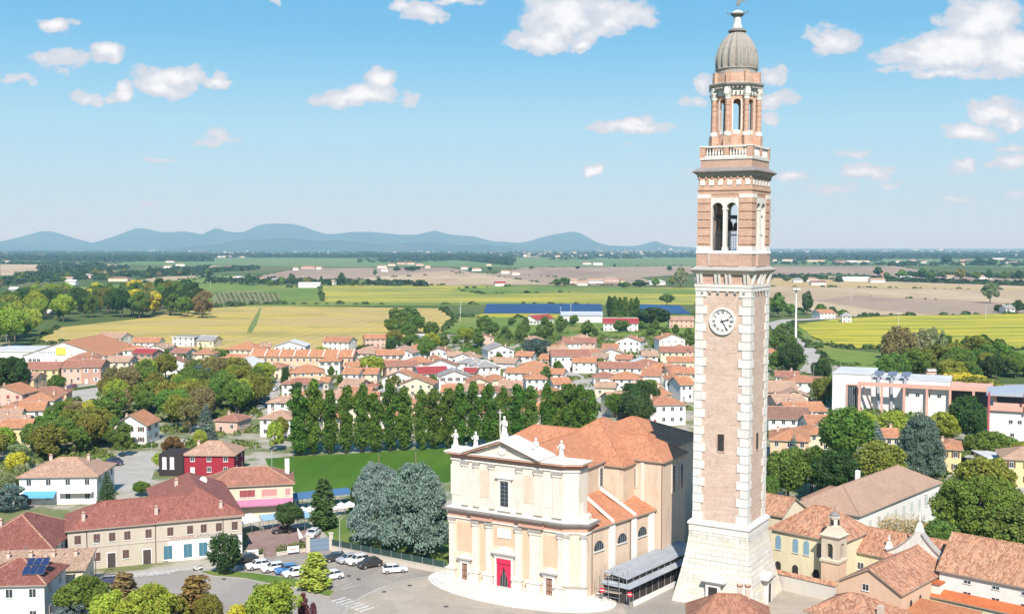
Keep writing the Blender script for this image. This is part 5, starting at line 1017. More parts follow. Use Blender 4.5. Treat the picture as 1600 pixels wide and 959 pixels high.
mb.box(u0 - .45, u0 - .01, .2, .49, Z0 - .4, Z0 + 4.5, 2); mb.box(u1 + .01, u1 + .45, .2, .49, Z0 - .4, Z0 + 4.5, 2); mb.box(u0 - .5, u1 + .5, .15, .49, Z0 + 4.5, Z0 + 4.9, 2); mb.box(u0 - .9, u1 + .9, -.05, .49, Z0 + 4.9, Z0 + 5.15, 2); mb.wallprism([(u0 - .9, Z0 + 5.15), (u1 + .9, Z0 + 5.15), ((u0 + u1) / 2, Z0 + 6.0)], -.03, .49, 2); mb.box(u0 - .5, u1 + .5, .1, .49, Z0 - .8, Z0 - .4, 2); mb.build('central_window', [GL, greyp, wst], ch)
def portal(a, b, h, red=False, seg=False):
    mb = MB(); fw = .45; y = -.02
    mb.box(a - fw, a, -.35, -.003, 0, h + .3, 0); mb.box(b, b + fw, -.35, -.003, 0, h + .3, 0); mb.box(a, b, -.35, -.003, h, h + .3, 0); mb.box(a - fw - .15, b + fw + .15, -.45, -.003, h + .31, h + .75, 0); mb.box(a - fw - .5, b + fw + .5, -.75, -.003, h + .75, h + 1.0, 1)
    c = (a + b) / 2; hw = (b - a) / 2 + fw + .45; mb.wallprism([(c - hw, h + 1.0), (c + hw, h + 1.0), (c, h + 1.0 + hw * .48)], -.7, -.003, 0); mb.build('portal', [wst, gst], ch)
    mb = MB(); n = 2; 
    if red:
        mb.box(a, b, -.06, -.01, 0, h, 0); [mb.box(a + .1 + i * (b - a) / 6, a + .18 + i * (b - a) / 6, -.1, -.061, 0, h * .6, 1) for i in range(6)]; mb.build('door', [inner, greyp], ch)
        mb = MB(); w = (b - a)
        N = 9                                  # cloth with folds, drawn apart below
        for s in (-1, 1):
            edge = a if s < 0 else b
            for i in range(N):
                for j in range(8):
                    def P(ii, jj):
                        t = jj / 8; zt = h * (1 - t); inner_w = w * .5 if t < .25 else w * (.5 - .30 * min(1, (t - .25) / .5)); x = edge - s * (-0) + (-s) * inner_w * ii / N; return (x, -.16 - .09 * math.sin(ii * 2.2), zt)
                    q = [P(i, j), P(i + 1, j), P(i + 1, j + 1), P(i, j + 1)]; mb.add(q, [(0, 1, 2, 3) if s > 0 else (3, 2, 1, 0)])
        mb.box(a - .1, b + .1, -.32, -.26, h - .9, h + .1); mb.build('curtain', plain('crimson cloth', (.52, .02, .07), .8), ch)
    else:
        mb.box(a, b, -.12, -.01, 0, h, 0); [mb.box(x0, x1, -.16, -.121, z, z + h * .22, 1) for z in (h * .08, h * .38, h * .68) for x0, x1 in ((a + .12, c - .08), (c + .08, b - .12))]; mb.build('door', [plain('brown door', (.16, .08, .05)), plain('door panel', (.28, .17, .12))], ch)
a, b = ufac(777, 2), ufac(799.5, 2); portal(a, b, 5.6, True)
portal(ufac(722.5, 2), ufac(731.5, 2), 3.6); portal(ufac(853.5, 2), ufac(864, 2), 3.6)
c = (a + b) / 2; mb = MB(); mb.box(c - 1.4, c + 1.4, -.18, -.061, 9.2, 10.9, 0); mb.box(c - 1.2, c + 1.2, -.2, -.181, 9.35, 10.75, 1); mb.build('inscription_tablet', [wst, whitep], ch)
# volute at the shoulder
mb = MB(); mb.wallprism([(26.4, 13.5), (28.0, 13.5), (28.1, 14.5), (27.6, 14.9), (27.2, 14.4), (26.8, 14.6), (26.6, 15.9), (26.4, 16.7)], 2.4, 3.4); mb.build('volute', paleb, ch).location.x = -1.15
# nave, aisles, transept, crossing, choir
tl = lambda w, d, h, k, r, ox, oy, wn, rn_, wm=sidew: block(ch, w, d, h, k, r, 'cream', 'orange', .45, ox, oy, wname=wn, rname=rn_, wmat=wm, rmat=ctile)
tl(16.2, 17.0, 21.0, 'front', 3.7, 14.3, 13.6, 'nave_wall', 'nave_roof')
tl(35.2, 10.6, 21.0, 'hip', 3.3, 14.4, 27.4, 'transept_wall', 'transept_roof')
tl(19.5, 21.5, 20.4, 'hip', 6.3, 16.6, 28.0, 'crossing_wall', 'crossing_roof')
tl(21.5, 20.5, 20.4, 'hip', 4.4, 16.0, 44.0, 'choir_wall', 'choir_roof')
for sgn in (1, -1):
    mb = MB(); x0, x1 = (22.4, 29.0) if sgn > 0 else (.4, 6.2)
    xf, xb = (26.75, 30.4) if sgn > 0 else (x0, x0)
    mb.prism([(x0, 3.2), (xf, 3.2), (xb, 22.0), (x0, 22.0)] if sgn > 0 else [(x0, 3.2), (x1, 3.2), (x1, 22.0), (x0, 22.0)], -.3, 11.9); mb.build('aisle_wall', sidew, ch)
    mb = MB(); lo = x1 + .5 if sgn > 0 else x0 - .5; hi = x0 if sgn > 0 else x1
    lof = (lambda y: 26.75 + (y - 3.2) * .194 + .5) if sgn > 0 else (lambda y: lo)
    P = [(lof(2.9), 2.9, 11.8), (lof(22), 22.0, 11.8), (hi, 22.0, 15.8), (hi, 2.9, 15.8)]
    if sgn < 0: P.reverse()
    for tri in ((0, 1, 2), (0, 2, 3)): mb.poly([(P[i][0], P[i][1], P[i][2] + .25) for i in tri], 0); mb.poly([P[i] for i in reversed(tri)], 1)
    for i in range(4): p_, q_ = P[i], P[(i + 1) % 4]; mb.poly([p_, q_, (*q_[:2], q_[2] + .25), (*p_[:2], p_[2] + .25)], 1)
    for y in (9.0, 15.4):
        l0 = lof(y); mb.add([(l0, y, 12.02), (l0, y + .45, 12.02), (hi, y + .45, 16.02), (hi, y, 16.02), (l0, y, 12.5), (l0, y + .45, 12.5), (hi, y + .45, 16.6), (hi, y, 16.6)], [(0, 3, 2, 1), (4, 5, 6, 7), (0, 1, 5, 4), (1, 2, 6, 5), (2, 3, 7, 6), (3, 0, 4, 7)], 2)
    mb.build('aisle_roof', [ctile, fasc, wst], ch)
for y in (8.9, 15.2, 20.6):
    mb = MB(); mb.M = Matrix.Translation((26.75 + (y - 3.2) * .194, y, 0)) @ Matrix.Rotation(-math.atan(.194), 4, 'Z'); mb.box(.003, .5, -.5, .75, 0, 11.6, 0); mb.build('buttress', whitep, ch)
mb = MB(); mb.M = Matrix.Rotation(R(90), 4, 'Z')
for i, y in enumerate((5.6, 12.2, 18.2)):
    m2 = MB(); m2.M = Matrix.Translation((26.75 + (y - 3.2) * .194, y, 0)) @ Matrix.Rotation(R(90) - math.atan(.194), 4, 'Z'); archfill(m2, -1.25, 1.25, 8.0, 8.35, -.12, -.003, 0, 12); [m2.box(x - .04, x + .04, -.16, -.121, 8.0, 9.3, 1) for x in (-.6, 0, .6)]; m2.box(-1.5, 1.5, -.22, -.003, 7.75, 7.98, 2); m2.build('lunette_window', [GL, greyp, wst], ch)
def tallwin(x, y, rot, z0=15.6, h=3.6, mat=GL):
    m2 = MB(); m2.M = Matrix.Translation((x, y, 0)) @ Matrix.Rotation(rot, 4, 'Z'); m2.box(-.6, .6, -.12, -.003, z0, z0 + h, 0); m2.box(-.85, -.62, -.2, -.003, z0 - .1, z0 + h + .2, 1); m2.box(.62, .85, -.2, -.003, z0 - .1, z0 + h + .2, 1); m2.box(-.6, .6, -.2, -.003, z0 + h + .01, z0 + h + .2, 1); m2.box(-.6, .6, -.2, -.003, z0 - .1, z0 - .01, 1)
    [m2.box(-.6, .6, -.15, -.121, z0 + i * .6, z0 + i * .6 + .05, 2) for i in range(1, 6)]; m2.build('tall_window', [mat, wst, greyp], ch)
tallwin(22.4, 7.6, R(90), 16.6, 3.3); tallwin(22.4, 16.0, R(90), 16.6, 3.3); tallwin(26.0, 22.1, 0, 15.8, 3.4, plaster('walled brown window', (.30, .2, .14))); tallwin(32.0, 26.8, R(90), 14.5, 5.0); tallwin(32.0, 30.6, R(90), 14.5, 4.6)
for x, y, z in ((22.55, 5.2, 21), (22.6, 21.6, 21), (24.2, 21.95, 21), (31.85, 21.98, 21), (26.98, 3.6, 11.9), (29.1, 14.5, 11.9)): mb = MB(); mb.tube((x, y, .2), (x, y, z), .09); mb.build('drainpipe', plain('copper pipe', (.2, .12, .09)), ch)
mb = MB(); mb.box(22.3, 22.9, 21.2, 21.98, 15, 21, 0); mb.box(27.6, 28.3, 21.9, 22.09, 0, 20.6, 0); mb.build('wall_pier', paleb, ch)
# white forecourt steps
mb = MB()
for k, (zz, gr) in enumerate(((.22, 1.2), (.42, .6), (.62, 0))):
    c0, c1 = (14, -1.0); rx, ry = 17.2 + gr, 7.4 + gr; mb.prism([(c0 + rx * math.cos(t * math.pi / 30), 1.0 + ry * math.sin(t * math.pi / 30)) for t in range(60)], zz - .22 if k else 0, zz)
st_ = mb.build('church_steps', ground('white paving', [(.66, .63, .58), (.58, .55, .5)], .35, fine=2.5), None); st_.location = ch.location; st_.rotation_euler = ch.rotation_euler; st_['kind'] = 'structure'
# walkway canopy between church and tower
pa, pb = G(979, 944), G(1092, 890); d = pb - pa; ln = d.length; rt = math.atan2(d.y, d.x)
cn = thing('walkway_canopy', (pa.x, pa.y, 0), rt, 'grey metal walkway shelter with dark panels between church and tower', 'shelter')
gm = ground('zinc sheet', [(.30, .32, .35), (.36, .38, .41)], .5, (.3, 2, 1), rough=.5, rows=(0, 1.2, .2)); W = 4.6
mb = MB(); mb.add([(0, -.25, 4.25), (ln, -.25, 4.25), (ln, W, 4.75), (0, W, 4.75), (0, -.25, 4.38), (ln, -.25, 4.38), (ln, W, 4.88), (0, W, 4.88)], [(0, 3, 2, 1), (4, 5, 6, 7), (0, 1, 5, 4), (1, 2, 6, 5), (2, 3, 7, 6), (3, 0, 4, 7)])
mb.build('roof', gm, cn)
mb = MB(); mb.add([(-.9, -1.1, 2.95), (ln, -1.1, 2.95), (ln, -.1, 3.45), (-.2, -.1, 3.45), (-.9, -1.1, 3.05), (ln, -1.1, 3.05), (ln, -.1, 3.55), (-.2, -.1, 3.55)], [(0, 3, 2, 1), (4, 5, 6, 7), (0, 1, 5, 4), (1, 2, 6, 5), (2, 3, 7, 6), (3, 0, 4, 7)]); mb.add([(-.9, -1.1, 2.95), (-.2, 0, 3.45), (-.2, W, 3.45), (-.9, W, 2.95), (-.9, -1.1, 3.05), (-.2, 0, 3.55), (-.2, W, 3.55), (-.9, W, 3.05)], [(0, 3, 2, 1), (4, 5, 6, 7), (0, 1, 5, 4), (1, 2, 6, 5), (2, 3, 7, 6), (3, 0, 4, 7)]); mb.build('skirt_roof', gm, cn)
for i in range(13):
    mb = MB(); x = ln * i / 12; mb.tube((x, 0, 0), (x, 0, 4.25), .07); mb.build('post', greyp, cn)
mb = MB(); mb.box(.05, ln, .1, .16, 0, 2.9, 0); mb.box(.05, ln, .1, .16, 3.6, 4.2, 0); mb.box(0, .05, .2, W, 0, 2.9, 0); mb.build('screen', plain('dark screen', (.05, .04, .038)), cn)
mb = MB(); mb.box(-.2, ln + 1, -1.6, -1.45, 0, .9, 0); mb.build('plinth_wall', whitep, cn)
sg = plain('red sign enamel', (.55, .03, .04)); 
for q in ((941, 944), (984, 951)):
    p = G(*q); o = thing('no_entry_sign', (p.x, p.y, 0), R(-15), 'round red no-entry sign on a post, ' + ('left one before the scaffold' if q[0] < 960 else 'right one at the corner of the grey shelter'), 'sign')
    mb = MB(); mb.tube((0, 0, 0), (0, 0, 2.6), .04); mb.build('post', greyp, o); mb = MB(); mb.M = Matrix.Translation((0, -.05, 2.5)) @ Matrix.Rotation(R(90), 4, 'X'); mb.lathe([(.45, 0), (.45, .03)], 20, m=0); mb.M = None; mb.box(-.3, .3, -.1, -.081, 2.43, 2.57, 1); mb.build('disc', [sg, whitep], o)
p = G(925, 948); o = thing('scaffold', (p.x + 1, p.y + 3, 0), TR, 'low scaffold with plank decks beside the church corner', 'scaffold')
mb = MB(); [mb.tube((x, y, 0), (x, y, 5.2), .05, n=5) for x in (0, 2.2, 4.2) for y in (0, 1.6, 3.4)]; [mb.tube((0, y, z), (4.2, y, z), .04, n=5) for y in (0, 1.6, 3.4) for z in (1.2, 2.6, 4.0)]; mb.build('tube_frame', greyp, o)
mb = MB(); [mb.box(-.1, 4.3, y, y + .9, z, z + .07) for y, z in ((0, 1.9), (1.2, 2.7), (2.4, 3.6))]; mb.build('deck', plain('weathered planks', (.36, .3, .24)), o)

# ------------------------------------------------------------------ buildings right of the tower foot
old = tile('old mottled tiles', (.44, .205, .125), .42, .9, (.64, .40, .27)); old2 = tile('old pale tiles', (.46, .225, .135), .4, .85, (.64, .40, .26))
newt = tile('bright orange tiles', (.55, .16, .06), .2, .12); tanr = tile('smooth tan tiles', (.44, .29, .21), .15, .15); yelw = plaster('pale yellow render', (.70, .63, .43), .3); peachw = plaster('peach render', (.64, .45, .32), .3)
RR = R(-43)
def at(px, py, z, w, d, rot=RR, side='l'):
    'thing location so that the front eave corner (left l or right r) stands at this pixel'
    p = G(px, py, z); c, s = math.cos(rot), math.sin(rot); ux = w / 2 * (1 if side == 'l' else -1); return (p.x + ux * c - d / 2 * s, p.y + ux * s + d / 2 * c, 0)
def archwin(t, x, y, rot, z, w, h, mat, nm='window'):
    m2 = MB(); archfill(m2, -w / 2, w / 2, z, z + h - w / 2, -.08, -.003, 0, 8); m2.box(-w / 2 - .12, w / 2 + .12, -.16, -.003, z - .14, z - .01, 1); o = m2.build(nm, [mat, wst], t); o.location = (x, y, 0); o.rotation_euler = (0, 0, rot); return o
blueg = plain('blue-grey glazing', (.20, .33, .42), .3); 
w, d = 13.5, 11; t = thing('yellow_house', at(1206, 824, 9.6, w, d), RR, 'pale yellow two-storey hall with blue arched windows beside the tower', 'building')
block(t, w, d, 9.6, 'hip', 3.9, 'yellow', 'orange', .45, wmat=yelw, rmat=old)
for i, x in enumerate((-5.4, -2.0, .1, 2.6)): archwin(t, x, -d / 2, 0, 6.0, 1.05, 2.5, blueg if i < 3 else GL)
for x in (-5.4, -2.0, 2.0): archwin(t, x, -d / 2, 0, 1.6, 1.1, 2.2, inner)
mb = MB(); mb.box(-w / 2, w / 2 + 1, -d / 2 - .5, -d / 2 - .01, .55, .8, 0); mb.box(-w / 2 - .5, w / 2 + 1, -d / 2 - 4.0, -d / 2 - 3.75, -.1, 2.9, 1); mb.add([(-w / 2 - .5, -d / 2 - 4.2, 2.9), (w / 2 + 1, -d / 2 - 4.2, 2.9), (w / 2 + 1, -d / 2 - 3.4, 3.4), (-w / 2 - .5, -d / 2 - 3.4, 3.4), (-w / 2 - .5, -d / 2 - 3.4, 2.9), (w / 2 + 1, -d / 2 - 3.4, 2.9)], [(0, 1, 2, 3), (0, 4, 5, 1)], 2); mb.build('yard_wall', [wst, plaster('yard wall', (.56, .53, .48)), old], t)
w, d = 13, 9; t = thing('low_house', at(1222, 806, 8.5, w, d, RR, 'r'), RR, 'terracotta-roofed wing peeping out between tower and yellow hall', 'house'); block(t, w, d, 8.5, 'gable', 2.6, 'cream', 'orange', .4, rmat=old2)
# small bell tower
p = G(1304, 934); t = thing('small_bell_tower', (p.x, p.y + .8, 0), RR, 'small peach bell turret with arched opening and little cupola', 'bell tower')
s = 3.1; mb = MB(); sqband(mb, [(s, -.3), (s, 6.3)]); mb.build('lower_shaft', peachw, t)
mb = MB(); sqband(mb, [(s + .4, 6.3), (s + .4, 6.7), (s, 6.9)]); sqband(mb, [(s, 10.4), (s + .5, 10.6), (s + .7, 10.9), (s + .1, 11.1)]); sqband(mb, [(s, 11.1), (1.9, 12.0), (1.6, 12.3)])
for k in range(4):
    mb.M = onface(k); a = s / 2; mb.box(-a, -.55, -a, -a + .45, 6.9, 9.6); mb.box(.55, a - .46, -a, -a + .45, 6.9, 9.6); arch(mb, -.55, .55, 9.0, 10.4, -a, -a + .45); mb.box(-a, -.56, -a + .0, -a + .45, 9.6, 10.4); mb.box(.56, a - .46, -a, -a + .45, 9.6, 10.4)
mb.M = None; mb.build('belfry', stone('turret stucco', (.56, .48, .38), (.36, .29, .2), .6), t)
mb = MB(); mb.lathe([(.8, 12.3), (.75, 13.7), (1.0, 13.85), (1.0, 14.0)], 8, m=0); mb.lathe([(.85, 14.0), (.8, 14.35), (.5, 14.7), (.1, 14.85), (.03, 15.9)], 12, m=1); [mb.box(*q, 12.6, 13.5, 2) for q in ((-.25, .25, -.84, -.7), (.7, .84, -.25, .25))]; mb.build('cupola', [paleb, dst, inner], t)
mb = MB(); mb.lathe([(.02, .75), (.18, .7), (.3, .2), (.42, 0)], 12); mb.tube((-1.3, 0, .85), (1.3, 0, .85), .06); o = mb.build('bell', bronze, t, smooth=True); o.location = (0, 0, 8.0)
# long hall behind
w, d = 42, 13; r2_ = R(47); pA, pB = G(1342, 804, 8.6), G(1467, 753, 8.6); dv = pB - pA; r2_ = math.atan2(dv.y, dv.x); w = dv.length
# its visible long wall faces the right: local -y side
t = thing('long_hall', ((pA.x + pB.x) / 2 - math.sin(r2_) * d / 2, (pA.y + pB.y) / 2 + math.cos(r2_) * d / 2, 0), r2_, 'long white building with smooth tan hipped roof behind the yellow hall', 'building')
block(t, w, d, 8.6, 'hip', 3.6, 'white', 'tan', .5, rmat=tanr)
for i in range(9): inst('window', WM['closed'], t, (-w / 2 + 5 + i * 4, -d / 2, 4.6), (0, 0, 0), (1.2, 1, 2.2), (.55, .6, .58))
inst('window', WM['bare'], t, (w / 2 - 7, -d / 2, 4.6), (0, 0, 0), (1.3, 1, 2.6)); mb = MB(); mb.box(-w / 2 + 28.8, -w / 2 + 29.1, -d / 2 - .5, 0, 8.7, 9.3); 
mb = MB(); mb.cbox(0, 3, 9, 12.9, .8, .8); mb.build('chimney', whitep, t)
w, d = 9, 8; t = thing('low_house', at(1318, 789, 7.0, w, d, RR, 'r'), RR, 'small hip-roofed annex behind the ridge of the yellow hall', 'house'); block(t, w, d, 7.0, 'hip', 2.4, 'cream', 'tan', .4, rmat=tile('dull brown tiles', (.33, .2, .15)))
# roof range between the yellow hall and the gable
w, d = 18, 9; t = thing('rear_range', at(1318, 868, 6.8, w, d), RR, 'cream range with mottled terracotta roof between turret and curved gable', 'house'); block(t, w, d, 6.8, 'gable', 3.2, 'cream', 'orange', .4, wmat=yelw, rmat=old)
inst('window', WM['bare'], t, (-5.6, -d / 2, 3.6), (0, 0, 0), (1.2, 1, 1.3)); t.location.x += 3.0 - 1.6; t.location.y += 3.6 + 1.5
# chapel with curved gable
w, d = 10.2, 18.5; t = thing('chapel', at(1311, 907, 6.6, w, d), RR, 'peach chapel with mottled tiled roof ending in a curved white gable', 'chapel')
block(t, w, d, 6.6, 'front', 2.9, 'cream', 'orange', .35, wmat=peachw, rmat=old)
inst('window', WM['bare'], t, (-.6, -d / 2, 6.0), (0, 0, 0), (1.1, 1, 1.1))
for y, m_ in ((-5.5, 'oval'), (-2.0, 'oval')):
    m2 = MB(); m2.M = Matrix.Translation((w / 2, y, 4.2)) @ Matrix.Rotation(R(90), 4, 'Z') @ Matrix.Rotation(R(90), 4, 'X') @ Matrix.Diagonal((.65, 1.15, 1, 1)); m2.lathe([(.62, .0), (.62, .06)], 16); m2.build('oval_window', [inner], t)
mb = MB(); y0, y1 = d / 2 - .1, d / 2 + .9
for s_ in (-1, 1):
    P = []
    for i in range(11):
        q = i / 10; P.append((s_ * (.6 + 4.9 * q), 11.6 - 3.9 * (1 - (1 - q) ** 2) + .4 * math.sin(q * 3.14)))
    for a_, b_ in zip(P, P[1:]):
        xs = sorted((a_, b_)); mb.wallprism([(xs[0][0], 5.5), (xs[1][0], 5.5), (xs[1][0], xs[1][1]), (xs[0][0], xs[0][1])], y0, y1, 0)
        mb.wallprism([(xs[0][0], xs[0][1]), (xs[1][0], xs[1][1]), (xs[1][0], xs[1][1] + .22), (xs[0][0], xs[0][1] + .22)], y0 - .25, y1 + .25, 1)
mb.box(-.62, .62, y0, y1, 5.5, 11.9, 0); mb.build('curved_gable', [wst, gst], t)
for x, z, h_ in ((-5.3, 7.9, 2.3), (0, 11.9, 2.7), (5.3, 7.9, 2.3)):
    mb = MB(); mb.frustum([(-.65, -.55, 0), (.65, -.55, 0), (.65, .55, 0), (-.65, .55, 0)], [(-.25, -.25, h_ * .55), (.25, -.25, h_ * .55), (.25, .25, h_ * .55), (-.25, .25, h_ * .55)]); mb.lathe([(.3, h_ * .55), (.12, h_ * .6), (.24, h_ * .75), (.02, h_ * 1.15)], 8); o = mb.build('finial', wst, t); o.location = (x, d / 2 + .4, z)
# long white range on the right with mottled roof, and its bright lean-to
w, d = 34, 12; t = thing('long_range', at(1468, 888, 7.8, w, d), RR, 'long white building with big mottled tiled roof at the right edge', 'building')
block(t, w, d, 7.8, 'gable', 4.6, 'white', 'orange', .45, rmat=old2)
for i in range(5): inst('window', WM['bare'], t, (-w / 2 + 4.5 + i * 4.4, -d / 2, 6.3), (0, 0, 0), (1.2, 1, .55)); inst('window', WM['bare'], t, (-w / 2 + 4.5 + i * 4.4, -d / 2, 3.9), (0, 0, 0), (1.3, 1, 1.1))
w, d = 16, 4.2; t = thing('lean_to', at(1441, 929, 3.6, w, d), RR, 'cream lean-to with bright orange roof below the long white range', 'outbuilding')
block(t, w, d, 3.6, 'shed', 1.5, 'cream', 'orange', .3, rmat=newt); mb = MB(); mb.box(-w / 2 + .1, -w / 2 + 2.6, -1.5, 1.2, 3.9, 5.7, 0); mb.box(-w / 2 - .1, -w / 2 + 2.8, -1.8, 1.5, 5.7, 5.95, 1); mb.build('dormer', [wallm('white'), newt], t)
for i in range(3): inst('window', WM['bare'], t, (-5 + i * 5, -d / 2, 1.3), (0, 0, 0), (1.1, 1, 1.2))
w, d = 9, 7.5; t = thing('orange_roofed_house', at(1408, 966, 3.4, w, d), RR, 'low house with smooth orange roof in front of the lean-to', 'house'); block(t, w, d, 3.4, 'shed', 1.1, 'peach', 'orange', .3, wmat=peachw, rmat=tile('plain orange tiles', (.50, .20, .10), .2, .2))
w, d = 11.5, 9.5; t = thing('foreground_house', at(1262, 953, 4.4, w, d), RR, 'low house with old mottled hipped roof at the bottom edge, right of the tower', 'house'); block(t, w, d, 4.4, 'hip', 2.5, 'cream', 'orange', .5, rmat=old, wmat=peachw)
mb = MB(); mb.cbox(4.6, -2, 4, 6.8, .8, .8); mb.build('chimney', plaster('chimney plaster', (.55, .45, .38)), t)
w, d = 11, 8; t = thing('foreground_house', at(1078, 972, 8.0, w, d, R(-8)), R(-8), 'tiled roof with a pale chimney at the foot of the tower', 'house'); wl, rf = block(t, w, d, 8.0, 'hip', 2.8, 'cream', 'orange', .5, rmat=tile('brown-red tiles', (.36, .17, .11), .35, .6))
for x in (1.6, 2.7): inst('chimney', CHM, rf, (x, 1.4, 10.6), (0, 0, 0), (.95, 1, 1.0))

# ------------------------------------------------------------------ trees
def inside(poly, x, y):
    c = False; n = len(poly)
    for i in range(n):
        (x0, y0), (x1, y1) = poly[i], poly[(i + 1) % n]
        if (y0 > y) != (y1 > y) and x < (x1 - x0) * (y - y0) / (y1 - y0) + x0: c = not c
    return c
def zone(row, poly, n, kinds, cols, h=(7, 12), asp=(.75, 1.1), sep=.55):
    P = [G(*q) for q in poly]; W2 = [(p.x, p.y) for p in P]; xs = [p[0] for p in W2]; ys = [p[1] for p in W2]; put = []; k = 0
    while len(put) < n and k < n * 60:
        k += 1; x, y = rnd.uniform(min(xs), max(xs)), rnd.uniform(min(ys), max(ys))
        hh = rnd.uniform(*h); w = hh * rnd.uniform(*asp)
        if not inside(W2, x, y) or any((x - a) ** 2 + (y - b) ** 2 < ((w + c) / 2 * sep) ** 2 for a, b, c in put): continue
        put.append((x, y, w)); kd = rnd.choice(kinds)
        if kd in ('fir', 'cypress'): w *= .6
        if kd in ('bush', 'reeds'): hh *= .35; w *= .5
        tree(Vector((x, y, 0)), hh, w, kd, rnd.choice(cols), row)
# poplar avenue
for i, (x, tp_, lean) in enumerate([(467,603,0),(491,588,0),(516,603,0),(541,602,0),(566,598,0),(584,610,0),(608,598,0),(632,604,0),(657,602,0),(680,600,0),(700,600,0),(720,597,0),(742,596,0),(764,596,0),(786,598,0),(808,596,0),(831,598,0),(855,596,0),(868,604,0),(884,594,0),(905,600,0),(920,604,0)]):
    by = 712 - (x - 455) * .047; tp(x + rnd.uniform(-2, 2), by, by - tp_ + rnd.uniform(-4, 4), rnd.uniform(27, 33) if i else 36, 'poplar', 'poplar', 'in the poplar avenue')
zone('beside the poplar avenue', [(935,668),(945,630),(1010,625),(1022,655),(1015,672),(960,676)], 9, ['round'], ['green', 'dark', 'poplar'], (9, 13))
tp(430, 705, 52, 34, 'loose', 'lime', label='bright lime-green tree at the left end of the poplar avenue'); tp(440, 690, 40, 24, 'round', 'olive', label='small olive green tree leaning to the poplar avenue from left')
# cedars in the church garden
tp(592, 852, 158, 104, 'cedar', 'silver', label='smaller left one of two silver-grey cedars beside the church'); tp(650, 868, 178, 120, 'cedar', 'silver', label='larger right one of two silver-grey cedars beside the church')
tp(505, 826, 84, 46, 'cypress', 'dark', label='dark pointed cypress before the playing field, by the parking gate'); tp(552, 800, 42, 14, 'cypress', 'dark', label='thin dark cypress half hidden by the left cedar')
tp(452, 834, 52, 46, 'round', 'dark', label='dark round tree in the bar courtyard'); tp(351, 898, 68, 62, 'ball', 'dark', label='dark clipped round tree on the verge before the shops')
tp(491, 921, 62, 56, 'cypress', 'lime', label='bright green conical tree on the verge among parked cars'); tp(168, 806, 72, 52, 'fir', 'dark', label='dark conifer right of the white house with blue awning')
for a in [(130,975,78,88,'round','green','leafy green tree at the bottom left, beside the white house'), (112,985,50,50,'loose','silver','silvery pale bush-like tree at the bottom left corner'), (196,960,70,60,'cypress','brown','brownish conical tree behind the lime hedge trees, bottom left'),
          (172,1000,80,70,'round','lime','lime-green tree at the bottom edge, right of the silvery one'), (232,1000,92,88,'round','lime','broad lime-green tree at the bottom edge left of centre'), (276,990,62,52,'loose','olive','olive tree at the bottom edge before the rusty cone'),
          (309,975,82,74,'cypress','rust','rusty brown conical tree at the bottom edge'), (326,985,60,50,'round','olive','olive tree crowding the rusty conical one'), (424,1000,98,88,'round','lime','biggest bright lime tree at the bottom edge before the road'), (372,1000,60,64,'loose','yellow','yellowish tree at the bottom edge between rust and lime trees'),
          (474,985,64,24,'cypress','purple','taller dark purple conical tree at the bottom edge'), (489,990,52,20,'cypress','purple','smaller dark purple conical tree, right of its taller twin'), (462,1000,40,50,'round','lime','low lime bush below the purple trees'),
          (6,905,60,60,'loose','olive','olive tree at the left edge')][:-1]: tp(*a[:6], label=a[6])
zone('at the left edge gardens', [(-15,800),(-15,690),(30,670),(60,700),(45,745),(20,790)], 9, ['round', 'loose'], ['green', 'olive', 'lime', 'pale'], (5, 9))
tp(25, 742, 38, 36, 'round', 'yellow', label='bright yellow tree left of the white house with awning'); tp(12, 800, 46, 60, 'loose', 'silver', label='silvery shrub at the left edge below the yellow tree')
zone('above the awning house', [(52,728),(62,690),(110,668),(165,664),(198,692),(195,722),(140,712),(90,716)], 20, ['round', 'loose', 'round'], ['olive', 'green', 'olive', 'brown', 'green'], (7, 11), sep=.5)
zone('in the little wood', [(158,690),(163,640),(180,608),(232,590),(300,596),(370,590),(412,594),(416,640),(405,655),(340,648),(300,678),(250,668),(232,655),(200,650),(178,680)], 66, ['round', 'round', 'round', 'loose'], ['olive', 'green', 'olive', 'lime', 'green', 'olive', 'green', 'brown'], (8, 13), sep=.44)
for a in [(322,690,62,44,'fir','bluegreen','pale blue-green layered conifer by the crimson house'), (298,592,46,36,'fir','bluegreen','layered blue-green conifer above the little wood'), (316,602,34,34,'round','bluegreen','dark blue-green round conifer above the little wood'), (272,725,44,44,'loose','rust','rust-tinged shrubby tree right of the paved yard'), (258,738,34,40,'round','lime','lime shrub at the foot of the rust-tinged tree'),
          (313,700,30,24,'ball','lime','round lime bush left of the crimson house roof'), (140,660,36,30,'round','yellow','yellow-green tree by the parking yard'), (222,775,24,30,'round','green','small green bush at the lower end of the paved yard'), (3,632,78,60,'round','dark','big dark tree at the left edge before the terraces'), (26,615,60,44,'round','dark','dark tree leaning right of the big left-edge tree'),
          (447,612,40,20,'cypress','dark','dark egg-shaped tree before the orange terrace'), (90,607,26,30,'bush','green','round hedge bush before the yellow terrace'), (505,560,22,34,'bush','lime','lime bush before the straw field houses')]: tp(*a[:6], label=a[6])
zone('among the left houses', [(60,665),(95,640),(150,640),(160,660),(120,662),(80,690)], 8, ['round', 'bush'], ['green', 'olive', 'pale'], (4, 7))
zone('among the upper left houses', [(170,600),(250,560),(330,552),(380,575),(330,600),(240,605)], 12, ['round', 'loose', 'fir'], ['green', 'olive', 'lime', 'bluegreen'], (5, 9))
zone('among the terrace gardens', [(420,600),(520,565),(600,562),(640,600),(600,640),(480,640)], 16, ['round', 'loose', 'bush'], ['green', 'dark', 'olive'], (4, 8))
tp(582, 592, 38, 42, 'round', 'lime', label='pale lime round tree beside the orange terrace end')
